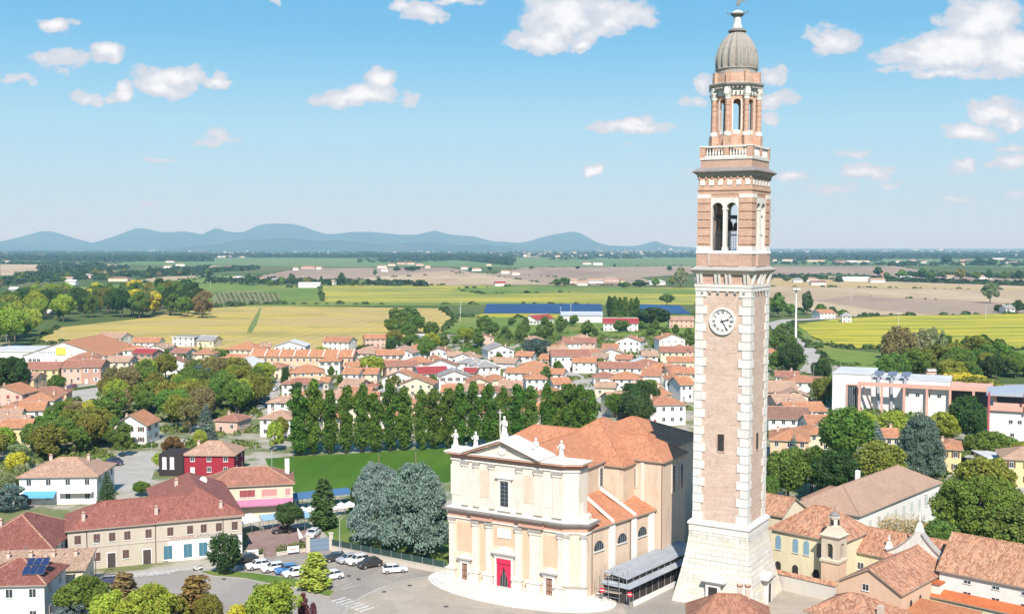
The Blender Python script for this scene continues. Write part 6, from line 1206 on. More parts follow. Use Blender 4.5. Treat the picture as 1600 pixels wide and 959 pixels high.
zone('at the field edge clump', [(606,560),(612,500),(632,490),(660,505),(690,500),(712,520),(722,570),(690,556),(662,580),(625,572)], 26, ['round', 'round', 'loose'], ['dark', 'green', 'lime', 'olive', 'green'], (8, 14), sep=.5)
zone('among the middle gardens', [(640,605),(665,570),(800,560),(960,560),(1075,560),(1075,600),(950,610),(760,612)], 30, ['round', 'bush', 'loose'], ['green', 'dark', 'olive', 'lime'], (4, 7.5))
zone('in the belt by the solar field', [(700,550),(730,515),(800,505),(870,510),(940,512),(1040,508),(1084,520),(1080,548),(1000,530),(960,528),(860,528),(800,545)], 46, ['round', 'loose', 'round'], ['green', 'dark', 'olive', 'green', 'lime'], (6, 11))
tp(838, 562, 34, 48, 'round', 'bluegreen', label='broad grey-green tree right of the grey gabled house'); tp(1020, 515, 36, 56, 'round', 'dark', label='big dark green tree right of the poplar clump')
for i, x in enumerate((952, 960, 969, 977, 986, 994)): tp(x, 496, 34 + rnd.uniform(-3, 3), 11, 'poplar', 'poplar' if i else 'dark', 'in the far poplar clump')
tp(1042, 478, 20, 24, 'round', 'green', label='lone green tree at the right end of the solar field')
# plain: groves and hedgerows
zone('in the grove on the straw field', [(128,500),(132,482),(180,470),(240,462),(300,468),(322,492),(318,500),(240,503)], 64, ['round', 'loose'], ['dark', 'green', 'olive', 'yellow', 'dark', 'brown', 'green', 'dark'], (17, 26), (.6, .85), sep=.36)
zone('in the wood at the left edge', [(-10,545),(-10,482),(50,474),(100,470),(128,488),(118,502),(70,512),(50,540)], 52, ['round'], ['olive', 'green', 'dark', 'lime', 'green'], (15, 24), (.6, .9), sep=.4)
zone('in the left hedgerow', [(0,456),(0,438),(40,430),(60,440),(120,430),(160,428),(250,424),(330,428),(330,436),(200,436),(120,444),(50,452)], 44, ['small'], ['dark', 'green', 'olive', 'brown'], (8, 15), sep=.35)
for a in [(456,447,20,15,'dark'),(534,445,18,14,'dark'),(502,447,16,10,'dark'),(388,447,20,14,'dark'),(422,447,10,16,'green'),(586,431,10,9,'green'),(620,424,8,14,'dark'),(645,424,8,30,'dark'),(566,447,12,12,'pale'),(440,446,14,10,'green'),(480,447,14,14,'olive'),(515,448,12,10,'dark'),(550,448,10,12,'green'),
          (1063,450,30,26,'pale'),(1050,446,14,14,'olive'),(1046,424,10,10,'dark'),(870,448,12,18,'green'),(882,447,15,20,'green'),(975,450,10,24,'green'),(1000,449,12,30,'dark'),(1024,448,14,16,'green'),(960,418,6,6,'dark'),(903,421,6,8,'dark'),(830,421,6,10,'green'),(765,424,8,8,'dark'),(735,424,6,8,'dark'),
          (1261,492,38,20,'dark'),(1216,496,40,30,'green'),(1206,492,30,20,'olive'),(1235,494,20,20,'green'),(1282,492,16,24,'green'),(1300,494,14,20,'dark'),(1316,495,12,20,'green'),(1372,432,14,20,'dark'),(1385,436,10,14,'green'),(1410,437,16,20,'green'),(1440,437,18,26,'dark'),(1455,437,14,18,'green'),(1475,436,14,16,'green'),(1500,437,18,20,'olive'),(1525,438,14,18,'green'),(1545,438,18,16,'dark'),(1570,438,14,16,'green'),(1592,438,16,14,'dark'),(1478,412,12,22,'dark'),(1530,414,12,20,'dark'),(1550,416,12,20,'dark'),(1340,407,8,10,'dark'),
          (1560,489,14,18,'dark'),(1575,490,16,20,'green'),(1590,490,20,24,'dark'),(1608,490,20,20,'green'),(1230,440,8,18,'green'),(1258,441,9,10,'dark'),(1310,441,6,20,'dark')]: tp(a[0], a[1], a[2], a[3], 'small', a[4], 'on the open plain')
tp(1547, 474, 32, 30, 'loose', 'pale', label='lone half-bare pale tree standing in the beige field at right')
mb = 0
for r_ in range(6):
    for i in range(13): x = 338 + i * 7.6 + r_ * 1.5; tp(x, 460 + r_ * 3.1, 4.2, 6, 'bush', 'pale', 'in the orchard rows')
# right side
zone('in the wood behind the school', [(1372,612),(1380,575),(1400,548),(1480,548),(1560,566),(1640,575),(1660,610),(1560,600),(1500,612),(1420,600)], 48, ['round', 'round', 'loose'], ['dark', 'green', 'poplar', 'green', 'olive'], (9, 16), sep=.45)
for a in [(1404,590,82,58,'round','brown','tall brownish-green tree rising above the wood behind the school'), (1440,585,76,46,'loose','pale','half-bare pale tree, tallest in the wood right of the brownish one'), (1462,575,66,36,'loose','pale','thin half-bare tree behind the pale one, against the yellow field'),
          (1284,632,44,40,'round','olive','olive tree left of the white school cube'), (1282,600,40,34,'round','dark','dark tree by the country road bend'), (1235,588,56,40,'round','dark','dark tree mass at the foot of the floodlight mast'),
          (1437,752,128,80,'cedar','bluegreen','large dark blue-green conifer before the pink school frame'), (1368,735,80,56,'fir','silver','silver-grey conifer left of the big dark conifer'), (1240,722,46,26,'fir','silver','small silver-blue spruce before the peach house'),
          (1231,792,96,76,'round','green','broad bright green tree hard right of the tower'), (1200,800,60,36,'round','green','low green tree touching the tower base, right side'), (1322,735,100,90,'round','green','large green tree below the school cube'), (1300,790,90,84,'round','dark','large dark green tree above the yellow hall roof'),
          (1268,770,80,70,'loose','poplar','deep green tree between the two broad ones right of the tower'), (1375,775,88,84,'round','olive','rounded olive tree above the long tan roof'), (1350,690,50,50,'round','lime','lime tree under the pink school frame, left'), (1393,690,52,50,'round','lime','lime tree under the pink school frame beside the big conifer'),
          (1475,700,60,60,'round','lime','lime tree under the pink frame, right of the conifer'), (1510,700,84,70,'round','dark','dark tree before the shaded school terrace'), (1540,730,60,70,'round','green','green tree left of the white block corner'), (1512,790,40,24,'cypress','dark','thin dark tree beside the yellow house at right'),
          (1540,800,90,90,'round','olive','dark olive tree above the huge right tree'), (1530,862,120,158,'grand','leafy','huge sunlit green tree behind the long right range'), (1580,880,96,110,'round','green','green tree at the right edge above the long range'), (1470,870,60,60,'round','green','dark green tree between reeds and the huge right tree'),
          (1576,800,20,22,'ball','rust','small round rusty bush in the yard at right'), (1408,862,60,84,'reeds','straw','wide clump of straw-coloured reeds behind the chapel gable'), (1450,864,50,56,'reeds','straw','right-hand straw reeds beside the dark green tree'), (1565,900,60,80,'reeds','lime','lime and straw reeds behind the long range roof'),
          (1520,640,54,80,'round','olive','olive tree above the pink frame left of the white block'), (1500,610,30,90,'round','yellow','yellow-leaved tree above the pink frame'), (1412,610,30,46,'round','lime','lime roof-garden tree behind the small pink block')]: tp(*a[:6], label=a[6])
zone('below the white school block', [(1560,740),(1540,700),(1610,700),(1640,740)], 7, ['round', 'bush'], ['green', 'lime'], (4, 7))
zone('by the houses right of the tower', [(1200,640),(1250,625),(1300,640),(1310,700),(1260,700),(1210,672)], 10, ['round', 'bush'], ['green', 'dark', 'olive'], (4, 8))
zone('along the road right of the tower', [(1205,580),(1205,520),(1240,520),(1262,560),(1240,590)], 12, ['round'], ['dark', 'green'], (7, 11))
zone('in the church garden', [(540,842),(560,800),(620,800),(700,860),(700,888),(620,868)], 9, ['bush', 'round'], ['green', 'lime', 'dark'], (3, 5))

# garden shrubbery between the houses: reads as one ground cover
def shrubs(name, poly, n, seed, color, size=(.7, 1.9), avoid=()):
    rn = np.random.RandomState(seed); W2 = [(q.x, q.y) for q in (G(*p) for p in poly)]; AV = [[(q.x, q.y) for q in (G(*p) for p in a)] for a in avoid]; xs = [p[0] for p in W2]; ys = [p[1] for p in W2]; V = []; c = 0
    while c < n:
        x, y = rn.uniform(min(xs), max(xs)), rn.uniform(min(ys), max(ys))
        if not inside(W2, x, y) or math.sin(x * .11 + 3 * math.sin(y * .045)) * math.sin(y * .09 + 2 * math.sin(x * .06)) < -.1 or any(inside(a, x, y) for a in AV): continue
        c += 1; s = rn.uniform(*size); k = 46; d = unit(rn, k); d[:, 2] = np.abs(d[:, 2]); P = d * np.array([s * rn.uniform(.8, 1.8), s * rn.uniform(.8, 1.8), s]) + np.array([x, y, .1]); V.append(quads(P, d + rn.normal(size=(k, 3)) * .5, s * .3 * rn.uniform(.6, 1.2, k), rn))
    o = bpy.data.objects.new(name, leafmesh(name, np.concatenate(V), lf)); C.objects.link(o); o.color = c4(color); o['kind'] = 'stuff'
shrubs('garden_shrubbery', [(0,560),(180,548),(560,552),(700,524),(1000,518),(1085,530),(1085,640),(940,690),(420,690),(400,720),(240,700),(0,780)], 3600, 5, (.15, .20, .05), avoid=[[(455,714),(930,690),(930,760),(420,760)], [(165,765),(172,708),(247,702),(244,740),(228,770)], [(92,622),(100,600),(160,594),(220,600),(180,622),(160,636)], [(408,650),(426,598),(440,580),(450,583),(436,650)]])
shrubs('garden_shrubbery', [(1200,520),(1290,560),(1640,620),(1640,800),(1300,760),(1200,700)], 900, 8, (.14, .19, .05), avoid=[[(1490,770),(1530,745),(1640,742),(1640,810),(1560,790)], [(1245,585),(1262,565),(1210,520),(1222,498),(1340,490),(1222,512),(1290,556),(1275,590)]])

# far woods and hedges: reads as one mass
def blobs(name, lines, n, size, seed, color=(.05, .085, .035)):
    rn = np.random.RandomState(seed); V = []
    for i in range(n):
        (a, b, jit) = lines[rn.randint(len(lines))]; t = rn.uniform(); p = G(a[0] + (b[0] - a[0]) * t, a[1] + (b[1] - a[1]) * t + rn.uniform(-jit, jit)); s = rn.uniform(*size)
        k = 26; d = unit(rn, k); d[:, 2] = np.abs(d[:, 2]); wd = rn.uniform(1, 3.2); P = d * np.array([s * wd * .6, s * .8, s]) + np.array([p.x, p.y, 0]); V.append(quads(P, d + rn.normal(size=(k, 3)) * .3, s * .38 * rn.uniform(.7, 1.2, k) * (1 + .25 * wd), rn))
    o = bpy.data.objects.new(name, leafmesh(name, np.concatenate(V), lf)); C.objects.link(o); o.color = c4(color); o['kind'] = 'stuff'; return o
blobs('distant_woods', [((-60, 391), (1660, 391), 2.2), ((-60, 396), (1660, 396), 3.0), ((-60, 399), (1660, 400), 3.0), ((-60, 394), (300, 400), 5), ((560, 398), (800, 406), 4), ((1200, 400), (1660, 400), 5), ((300, 400), (560, 402), 1.5), ((0, 404), (330, 406), 3)], 8600, (7, 13), 4)
blobs('far_hedgerows', [((0, 404), (210, 408), 3), ((60, 418), (160, 414), 3), ((0, 412), (90, 413), 1), ((330, 402), (560, 402), 1.5), ((560, 408), (700, 406), 2.5), ((700, 404), (800, 414), 1.5), ((230, 428), (330, 420), 4), ((330, 424), (400, 420), 2), ((860, 405), (1080, 401), 1.5), ((1200, 406), (1380, 407), 2.5), ((1380, 414), (1640, 410), 3.5), ((1400, 430), (1640, 435), 2), ((0, 442), (140, 430), 6), ((150, 434), (330, 424), 5), ((60, 424), (200, 418), 3), ((330, 440), (660, 446), 1.5), ((30, 432), (160, 424), 4), ((1205, 412), (1640, 416), 1.5), ((1205, 434), (1640, 448), .2)], 2300, (3.5, 8), 6)

edges = []
for nm_, _, P_ in FIELDS:
    if nm_ in ('track', 'garden_field', 'orchard_ground', 'grass_verge'): continue
    for a_, b_ in zip(P_, P_[1:] + P_[:1]):
        if rnd.random() < .5 and a_[1] > 402 and max(a_[0], b_[0]) < 1650: edges.append((a_, b_, .25))
blobs('field_margin_scrub', edges, 900, (1.0, 3.2), 9, (.085, .12, .04))
# farms and villages on the plain
farms = [(362,378,434,'white','white'),(404,420,436,'white','tan'),(424,432,437,'white','grey'),(497,508,437,'white','grey'),(466,500,444,'pale','white'),(513,522,440,'white','tan'),(590,604,416,'white','tan'),(606,618,413,'cream','tan'),(620,634,411,'pink','tan'),(636,648,411,'cream','terracotta'),(650,662,413,'pink','tan'),(664,672,416,'cream','tan'),(596,606,421,'white','tan'),
         (470,492,417,'pink','rosy'),(494,502,418,'white','tan'),(458,466,419,'white','tan'),(720,730,418,'white','tan'),(737,752,420,'white','terracotta'),(783,796,424,'white','tan'),(800,812,426,'white','tan'),(774,790,442,'white','crimson'),(888,902,438,'pink','tan'),(902,918,441,'white','tan'),(918,942,438,'pale','tan'),(944,968,436,'pink','tan'),(970,976,438,'cream','rosy'),
         (1015,1040,440,'white','white'),(911,924,411,'white','tan'),(927,942,412,'white','white'),(1240,1254,437,'pale','grey'),(1256,1278,436,'pale','tan'),(1268,1290,441,'white','brown'),(1318,1358,435,'white','white'),(1360,1384,437,'white','tan'),(1377,1386,429,'pink','terracotta'),(1408,1424,434,'white','white'),(1458,1474,427,'white','grey'),(1480,1492,432,'cream','tan'),(1528,1550,432,'white','tan'),
         (1204,1214,406,'white','tan'),(1222,1242,406,'white','tan'),(1262,1288,407,'cream','tan'),(1304,1322,408,'brick','brown'),(1324,1338,408,'white','white'),(1340,1358,408,'white','tan'),(1400,1412,408,'white','tan'),(1420,1436,407,'cream','tan'),(1440,1450,409,'white','tan'),(1500,1516,406,'pink','brown'),(1552,1570,404,'white','white'),(1572,1590,410,'pale','tan'),(1498,1508,412,'yellow','tan'),
         (92,112,435,'white','tan'),(128,142,430,'pink','grey'),(168,200,435,'cream','brown'),(160,170,425,'cream','brown'),(258,272,408,'white','brown'),(275,288,413,'white','tan'),(255,268,416,'white','tan'),(325,340,417,'white','tan'),(350,364,417,'pink','brown'),(158,166,405,'white','tan'),(70,82,481,'white','orange'),(14,26,452,'white','white'),(104,118,440,'white','white'),(4,14,408,'white','tan'),(50,62,403,'white','tan'),(70,84,398,'pink','tan'),(112,124,399,'cream','tan'),(20,34,399,'white','tan'),
         (1281,1306,489,'white','orange'),(1316,1330,494,'white','grey'),(1572,1586,482,'pale','grey'),(760,768,413,'cream','tan'),(664,668,394,'white','tan')]
for (x0, x1, y, wc, rc) in farms:
    house(x0, x1, y, 5.2, rnd.uniform(9, 16), rnd.choice(['gable', 'gable', 'hip']), wc, rc, row='on the farmland', win=(y > 430 and x1 - x0 < 30), chim=0, rise=2.4, cat='farmhouse', name='farmhouse', side=0, text=f'{wc} farm building with {RW[rc]} roof')
cw = [wallm('white'), wallm('cream'), roofm('terracotta'), roofm('tan')]; mb = MB()
for i in range(420):
    px = rnd.uniform(-40, 1640); py = rnd.choice([389.5, 391, 393, 395, 397, 400, 402]) + rnd.uniform(-.8, .8)
    if 960 < px < 1080: py = rnd.uniform(391, 398)
    p = G(px, py); w = rnd.uniform(10, 34); d = rnd.uniform(10, 20); h = rnd.uniform(5, 9); a = rnd.uniform(-.5, .5); mb.M = Matrix.Translation((p.x, p.y, 0)) @ Matrix.Rotation(a, 4, 'Z')
    mb.box(-w / 2, w / 2, -d / 2, d / 2, 0, h, rnd.choice((0, 0, 1))); mb.wallprism([(-w / 2 - .6, h), (w / 2 + .6, h), (0, h + 2.6)], -d / 2 - .6, d / 2 + .6, rnd.choice((2, 3)))
mb.M = None
for px, w, h in ((274, 40, 26), (1030, 10, 45), (1048, 60, 22), (1430, 70, 16), (1470, 60, 18), (700, 50, 15)):
    p = G(px, 391); mb.cbox(p.x, p.y, 0, h, w, 18, 0)
o = mb.build('distant_town', cw); o['kind'] = 'stuff'

# ------------------------------------------------------------------ vehicles
carp = paint('car paint'); tyre = plain('tyre rubber', (.02, .02, .02)); rimm = plain('wheel rim', (.45, .45, .46), .35, .6); carg = glass('car glass', (.02, .025, .03)); lampm = plain('lamp lens', (.7, .7, .68), .2); redl = plain('red lens', (.4, .02, .02), .2)
def sec(pts, w, z0): return pts
mb = MB()
prof = [(-2.05, .32), (-2.1, .62), (-2.0, .84), (-1.0, .98), (1.35, 1.02), (1.95, .92), (2.05, .6), (2.0, .32)]
Y = [-.86, -.78, .78, .86]
n = len(prof); pts = []
for yi, y in enumerate(Y):
    for x, z in prof: q = 1 if yi in (1, 2) else .965; pts.append((x * q, y, .32 + (z - .32) * (1 if yi in (1, 2) else .86)))
fs = [(j * n + i, j * n + (i + 1) % n, (j + 1) * n + (i + 1) % n, (j + 1) * n + i) for j in range(3) for i in range(n)] + [tuple(reversed(range(n))), tuple(3 * n + i for i in range(n))]
mb.add(pts, [tuple(reversed(f)) for f in fs])
roofq = [(-.35, -.6, 1.46), (1.15, -.6, 1.44), (1.15, .6, 1.44), (-.35, .6, 1.46)]
mb.frustum([(-.5, -.63, 1.40), (1.3, -.63, 1.38), (1.3, .63, 1.38), (-.5, .63, 1.40)], roofq)
for s in (-1, 1): mb.add([(-1.02, s * .78, .95), (-.94, s * .78, .95), (-.46, s * .64, 1.41), (-.54, s * .64, 1.41), (-1.02, s * .72, .95), (-.94, s * .72, .95), (-.46, s * .58, 1.41), (-.54, s * .58, 1.41)], [(0, 1, 2, 3), (7, 6, 5, 4), (0, 4, 5, 1), (2, 6, 7, 3), (1, 5, 6, 2), (3, 7, 4, 0)]); mb.box(.3, .38, min(s * .74, s * .7), max(s * .74, s * .7), .98, 1.40); mb.box(-.75, -.6, min(s * .8, s * .98), max(s * .8, s * .98), .98, 1.1)
BODY = mb.mesh('body', carp)
mb = MB(); mb.frustum([(-1.0, -.76, .97), (1.72, -.76, .98), (1.72, .76, .98), (-1.0, .76, .97)], [(-.48, -.62, 1.40), (1.28, -.62, 1.38), (1.28, .62, 1.38), (-.48, .62, 1.40)]); CABIN = mb.mesh('windows', carg)
mb = MB(); mb.M = Matrix.Rotation(R(90), 4, 'X'); mb.lathe([(.2, -.1), (.32, -.1), (.33, 0), (.32, .1), (.2, .1)], 16, m=0); mb.lathe([(.05, -.105), (.2, -.104), (.2, .104), (.05, .105)], 10, m=1); WHEEL = mb.mesh('wheel', [tyre, rimm])
mb = MB(); mb.box(-.06, .06, -.16, .16, -.07, .07); HL = mb.mesh('headlight', lampm); mb = MB(); mb.box(-.05, .05, -.12, .12, -.1, .1); TL = mb.mesh('tail_light', redl)
def car(px, py, heading, col, label, s=(1, 1, 1)):
    p = G(px, py); t = thing('parked_car', (p.x, p.y, .07), R(heading), label, 'car', 'parked cars'); t.scale = tuple(q * 1.13 for q in s)
    inst('body', BODY, t, color=col); inst('windows', CABIN, t)
    for x in (-1.28, 1.3):
        for y in (-.8, .8): inst('wheel', WHEEL, t, (x, y, .33))
    for y in (-.6, .6): inst('headlight', HL, t, (-2.03, y, .68)); inst('tail_light', TL, t, (2.0, y, .76))
WHT, BLK, SIL, BLU, NAV = (.78, .78, .78), (.018, .018, .02), (.42, .44, .47), (.05, .20, .45), (.02, .03, .09)
car(404, 888, 28, WHT, 'leftmost white car in the front parking row beside the clipped tree'); car(428, 892, 28, WHT, 'white car second from the left in the front parking row'); car(449, 895, 28, BLU, 'blue car in the front parking row'); car(462, 900, 30, WHT, 'white car right of the blue one, beside the conical tree')
car(516, 905, 35, WHT, 'white car half hidden behind the conical verge tree'); car(525, 876, 20, BLK, 'black car leftmost in the rear row by the garden wall'); car(545, 878, 40, SIL, 'silver car in the rear row by the garden wall'); car(560, 881, 35, WHT, 'white car in the rear row by the garden wall', (1, 1, 1.12)); car(578, 886, 35, BLK, 'black car rightmost in the rear row by the garden wall', (1, 1, 1.12))
car(616, 894, 195, WHT, 'white car standing alone on the square right of the rear row'); car(384, 878, 30, BLK, 'black car in the shadow behind the clipped tree'); car(489, 838, 80, WHT, 'white car behind the blue-grey gate'); car(442, 832, 20, BLK, 'dark car in the bar courtyard')
car(168, 912, 15, NAV, 'navy car on the road at the bottom left, by the lamp'); car(161, 739, 10, WHT, 'white car beside the house with the blue awning'); car(176, 728, 40, NAV, 'navy van in the paved yard', (1.15, 1.1, 1.4)); car(104, 608, 10, NAV, 'dark car before the terraces, left one'); car(113, 606, 70, (.25, .05, .06), 'dark red car before the terraces, right one')
car(1494, 725, 20, SIL, 'silver car before the yellow house at right'); car(1582, 790, 170, WHT, 'white car in the yard at the right edge'); car(406, 640, 80, SIL, 'silver car in the lane left of the poplars'); car(429, 610, 80, WHT, 'white car up the lane left of the poplars')
p = G(309, 891); t = thing('scooter', (p.x, p.y, .06), R(20), 'small black and white scooter parked at the verge tip', 'scooter')
mb = MB()
for x in (-.6, .6): mb.M = Matrix.Translation((x, 0, .25)) @ Matrix.Rotation(R(90), 4, 'X'); mb.lathe([(.12, -.06), (.25, -.06), (.25, .06), (.12, .06)], 12); 
mb.build('wheel', tyre, t); mb = MB(); mb.box(-.5, .2, -.16, .16, .25, .34); mb.wallprism([(.1, .3), (.75, .45), (.8, .72), (.15, .75)], -.15, .15); mb.wallprism([(-.62, .35), (-.45, .35), (-.5, 1.0), (-.6, 1.0)], -.2, .2); mb.build('body', whitep, t); mb = MB(); mb.box(.12, .8, -.14, .14, .76, .86); mb.tube((-.55, -.32, 1.05), (-.55, .32, 1.05), .03); mb.build('seat', tyre, t)

# ------------------------------------------------------------------ walls, gate, lamps, awnings
def wallrun(name, a, b, h, th, mat, label, cat='wall', fence=None):
    A, B = G(*a), G(*b); d = B - A; L = d.length; t = thing(name, (A.x, A.y, 0), math.atan2(d.y, d.x), label, cat)
    mb = MB(); mb.box(0, L, -th / 2, th / 2, -.2, h, 0); mb.box(-.04, L + .04, -th / 2 - .06, th / 2 + .06, h, h + .1, 0); mb.build('wall', mat, t)
    if fence:
        mb = MB(); mb.box(0, L, -.02, .02, h + .12, h + fence, 0); mb.build('fence_panel', plain('dark green mesh', (.03, .06, .05), .7), t)
        for i in range(int(L / 2.5) + 1): mb = MB(); mb.box(i * 2.5 - .05, i * 2.5 + .05, -.06, .06, h + .1, h + fence + .08); mb.build('post', greyp, t)
    return t
bw = plaster('beige wall', (.55, .49, .41))
wallrun('garden_wall', (519, 861), (697, 897), 1.1, .3, bw, 'low beige garden wall with dark green fence between gate and church', 'wall', 1.3)
wallrun('garden_wall', (380, 876), (412, 871), .6, .3, bw, 'short beige wall left of the bar entrance'); wallrun('garden_wall', (432, 868), (480, 861), .6, .3, bw, 'short beige wall right of the bar entrance, up to the gate')
ga, gb = G(482, 862), G(517, 859); d = gb - ga; t = thing('gate', (ga.x, ga.y, 0), math.atan2(d.y, d.x), 'blue-grey metal gate between two stone pillars beside the parking', 'gate')
mb = MB(); mb.box(.3, d.length - .3, -.05, .05, .1, 2.6); [mb.box(.3, d.length - .3, -.09, -.051, z, z + .08) for z in (.3, 1.2, 2.1)]; mb.build('gate_leaf', plain('blue-grey gate paint', (.16, .22, .29)), t)
for x in (-.1, d.length): mb = MB(); mb.cbox(x, 0, 0, 3.3, .75, .75); mb.cbox(x, 0, 3.3, 3.5, .95, .95); mb.build('pillar', bw, t)
def hedge(a, b, h, w, label):
    A, B = G(*a), G(*b); rn = np.random.RandomState(int(a[0])); L = (B - A).length; n = int(L * 90); t_ = rn.uniform(size=n); P = np.stack([A.x + (B.x - A.x) * t_ + rn.normal(size=n) * w * .25, A.y + (B.y - A.y) * t_ + rn.normal(size=n) * w * .25, rn.uniform(0, h, n)], 1)
    o = bpy.data.objects.new('hedge', leafmesh('hedge', quads(P, unit(rn, n), .2 * rn.uniform(.6, 1.2, n), rn), lf)); C.objects.link(o); o.color = c4(COL['green']); tag(o, label, 'hedge')
hedge((382, 873), (411, 868), 1.5, 1.2, 'short hedge with a white banner left of the bar entrance'); hedge((432, 864), (478, 858), 1.6, 1.2, 'hedge with a white banner between bar entrance and gate'); hedge((560, 866), (690, 890), 1.2, 1.4, 'hedge behind the green garden fence by the cedars')
hedge((210, 700), (246, 698), 1.2, 1, 'low hedge along the top of the paved yard'); hedge((100, 612), (165, 603), 1.0, 1, 'hedge before the brick terrace')
for (a, b, z, nm) in (((387, 872), (405, 870), .5, 'left of the bar entrance'), ((450, 866), (468, 864), .5, 'beside the gate')):
    A, B = G(*a), G(*b); d = B - A; t = thing('banner', (A.x, A.y - .6, 0), math.atan2(d.y, d.x), f'white banner with faint red lettering {nm}', 'banner')
    mb = MB(); mb.box(0, d.length, -.03, .03, z, z + 1.25); mb.build('cloth', whitep, t); mb = MB(); L = d.length; [mb.box(L * .25 + i * L * .07, L * .25 + i * L * .07 + L * .05, -.05, -.031, z + .45, z + .8) for i in range(7)]; mb.build('lettering', plain('faded red print', (.55, .22, .2)), t)
def awn(a, b, dep, z0, z1, mat, label, cat='awning', posts=True, n=3):
    A, B = G(*a), G(*b); d = B - A; L = d.length; t = thing('awning' if cat == 'awning' else 'canopy', (A.x, A.y, 0), math.atan2(d.y, d.x), label, cat)
    mb = MB(); mb.add([(0, 0, z0), (L, 0, z0), (L, dep, z1), (0, dep, z1), (0, 0, z0 + .12), (L, 0, z0 + .12), (L, dep, z1 + .12), (0, dep, z1 + .12)], [(0, 3, 2, 1), (4, 5, 6, 7), (0, 1, 5, 4), (1, 2, 6, 5), (2, 3, 7, 6), (3, 0, 4, 7)]); mb.build('cover', mat, t)
    for i in range(n):
        for y, z in ((.1, z0), (dep - .1, z1)): mb = MB(); x = .1 + (L - .2) * i / (n - 1); mb.tube((x, y, 0), (x, y, z), .05); mb.build('post', greyp, t)
bl = plain('deep blue canopy sheet', (.07, .15, .27), .5); lb = plain('light blue canopy', (.25, .40, .52), .6)
awn((462, 800), (503, 795), 4.5, 2.8, 3.3, bl, 'left deep blue canopy at the foot of the playing field'); awn((512, 794), (552, 790), 4.5, 2.8, 3.3, bl, 'right deep blue canopy beyond the cypress')
awn((380, 838), (408, 832), 4, 2.6, 3.4, plain('white awning cloth', (.7, .71, .73)), 'white awning at the bar courtyard'); awn((411, 832), (442, 828), 3, 2.5, 3.0, lb, 'light blue awning over the bar terrace, left one'); awn((464, 832), (489, 828), 4, 2.8, 3.4, lb, 'light blue awning over the courtyard, right of the dark tree')
for i, x in enumerate((473, 486, 520, 533, 546)):
    p = G(x, 812 - (x - 473) * .12); o = thing('market_tent', (p.x, p.y, 0), R(8), 'small white market tent', 'tent'); ROWS.setdefault('before the blue canopies', []).append((o, 'small white pavilion tent')); o['category'] = 'tent'; o['group'] = 'white tents'
    mb = MB(); mb.frustum(sqp(2.4, 1.9), sqp(2.4, 2.2)); mb.frustum(sqp(2.4, 2.2), sqp(.1, 3.0)); mb.build('cover', whitep, o); mb = MB(); [mb.tube((x_, y_, 0), (x_, y_, 1.9), .04) for x_ in (-1.1, 1.1) for y_ in (-1.1, 1.1)]; mb.build('frame', greyp, o)
p = G(475, 861); o = thing('umbrella', (p.x - 1, p.y + 5, 0), 0, 'folded white and dark parasol leaning near the gate pillar', 'umbrella'); mb = MB(); mb.tube((0, 0, 0), (-1.2, 0, 3.4), .05); mb.build('pole', greyp, o); mb = MB(); mb.tube((-.5, 0, 1.4), (-1.2, 0, 3.3), .5, .08, 8); mb.build('cover', whitep, o)
# lamps and masts
mb = MB(); mb.tube((0, 0, 0), (0, 0, 7.2), .09, .05, 8); mb.tube((0, 0, 7.2), (.9, 0, 7.6), .05, .04, 6); POLE = mb.mesh('pole', plain('galvanised pole', (.5, .52, .54), .5, .3)); mb = MB(); mb.wallprism([(.7, 7.5), (1.5, 7.62), (1.5, 7.72), (.7, 7.66)], -.14, .14); HEAD = mb.mesh('lamp_head', greyp)
for q, s, l in (((150, 907), 1, 'tall street lamp beside the beige corner building'), ((531, 876), 1.1, 'street lamp at the garden wall near the gate'), ((137, 663), 1, 'street lamp by the yellow-green tree at left'), ((255, 712), .8, 'street lamp right of the lone gabled house'), ((237, 715), .7, 'smaller street lamp at the paved yard hedge'), ((10, 535), 1.6, 'tall lamp post left of the supermarket, left one'), ((32, 532), 1.6, 'tall lamp post left of the supermarket, right one'),
                ((1271, 602), 1.1, 'street lamp by the country road right of the tower'), ((724, 545), 1, 'street lamp beside the bright garden lawn'), ((430, 655), 1.2, 'street lamp in the lane left of the poplars'), ((425, 745), 1, 'lamp post at the left edge of the playing field'), ((1337, 503), 1.5, 'thin pale post in the yellow field'), ((1297, 505), 1.4, 'post at the edge of the yellow field near the mast')):
    p = G(*q); t = thing('street_lamp', (p.x, p.y, 0), R(rnd.uniform(-60, 60)), l, 'street lamp', 'street lamps'); t.scale = (s,) * 3; inst('pole', POLE, t); inst('lamp_head', HEAD, t)
p = G(1243, 547); hm = 95 * p.y / F; t = thing('floodlight_mast', (p.x, p.y, 0), R(8), 'very tall white floodlight mast right of the tower', 'mast')
mb = MB(); mb.tube((0, 0, 0), (0, 0, hm), .75, .35, 12); mb.build('pole', whitep, t)
mb = MB(); mb.lathe([(.4, hm - 1), (2.0, hm - .4), (2.1, hm - .2), (.4, hm - .2)], 12); mb.build('platform', greyp, t)
for i in range(8): a = i * math.pi / 4; mb = MB(); mb.M = Matrix.Translation((2.0 * math.cos(a), 2.0 * math.sin(a), hm + .1)) @ Matrix.Rotation(a, 4, 'Z'); mb.box(-.3, .3, -.6, .6, -.3, .6); mb.build('floodlight', whitep, t)
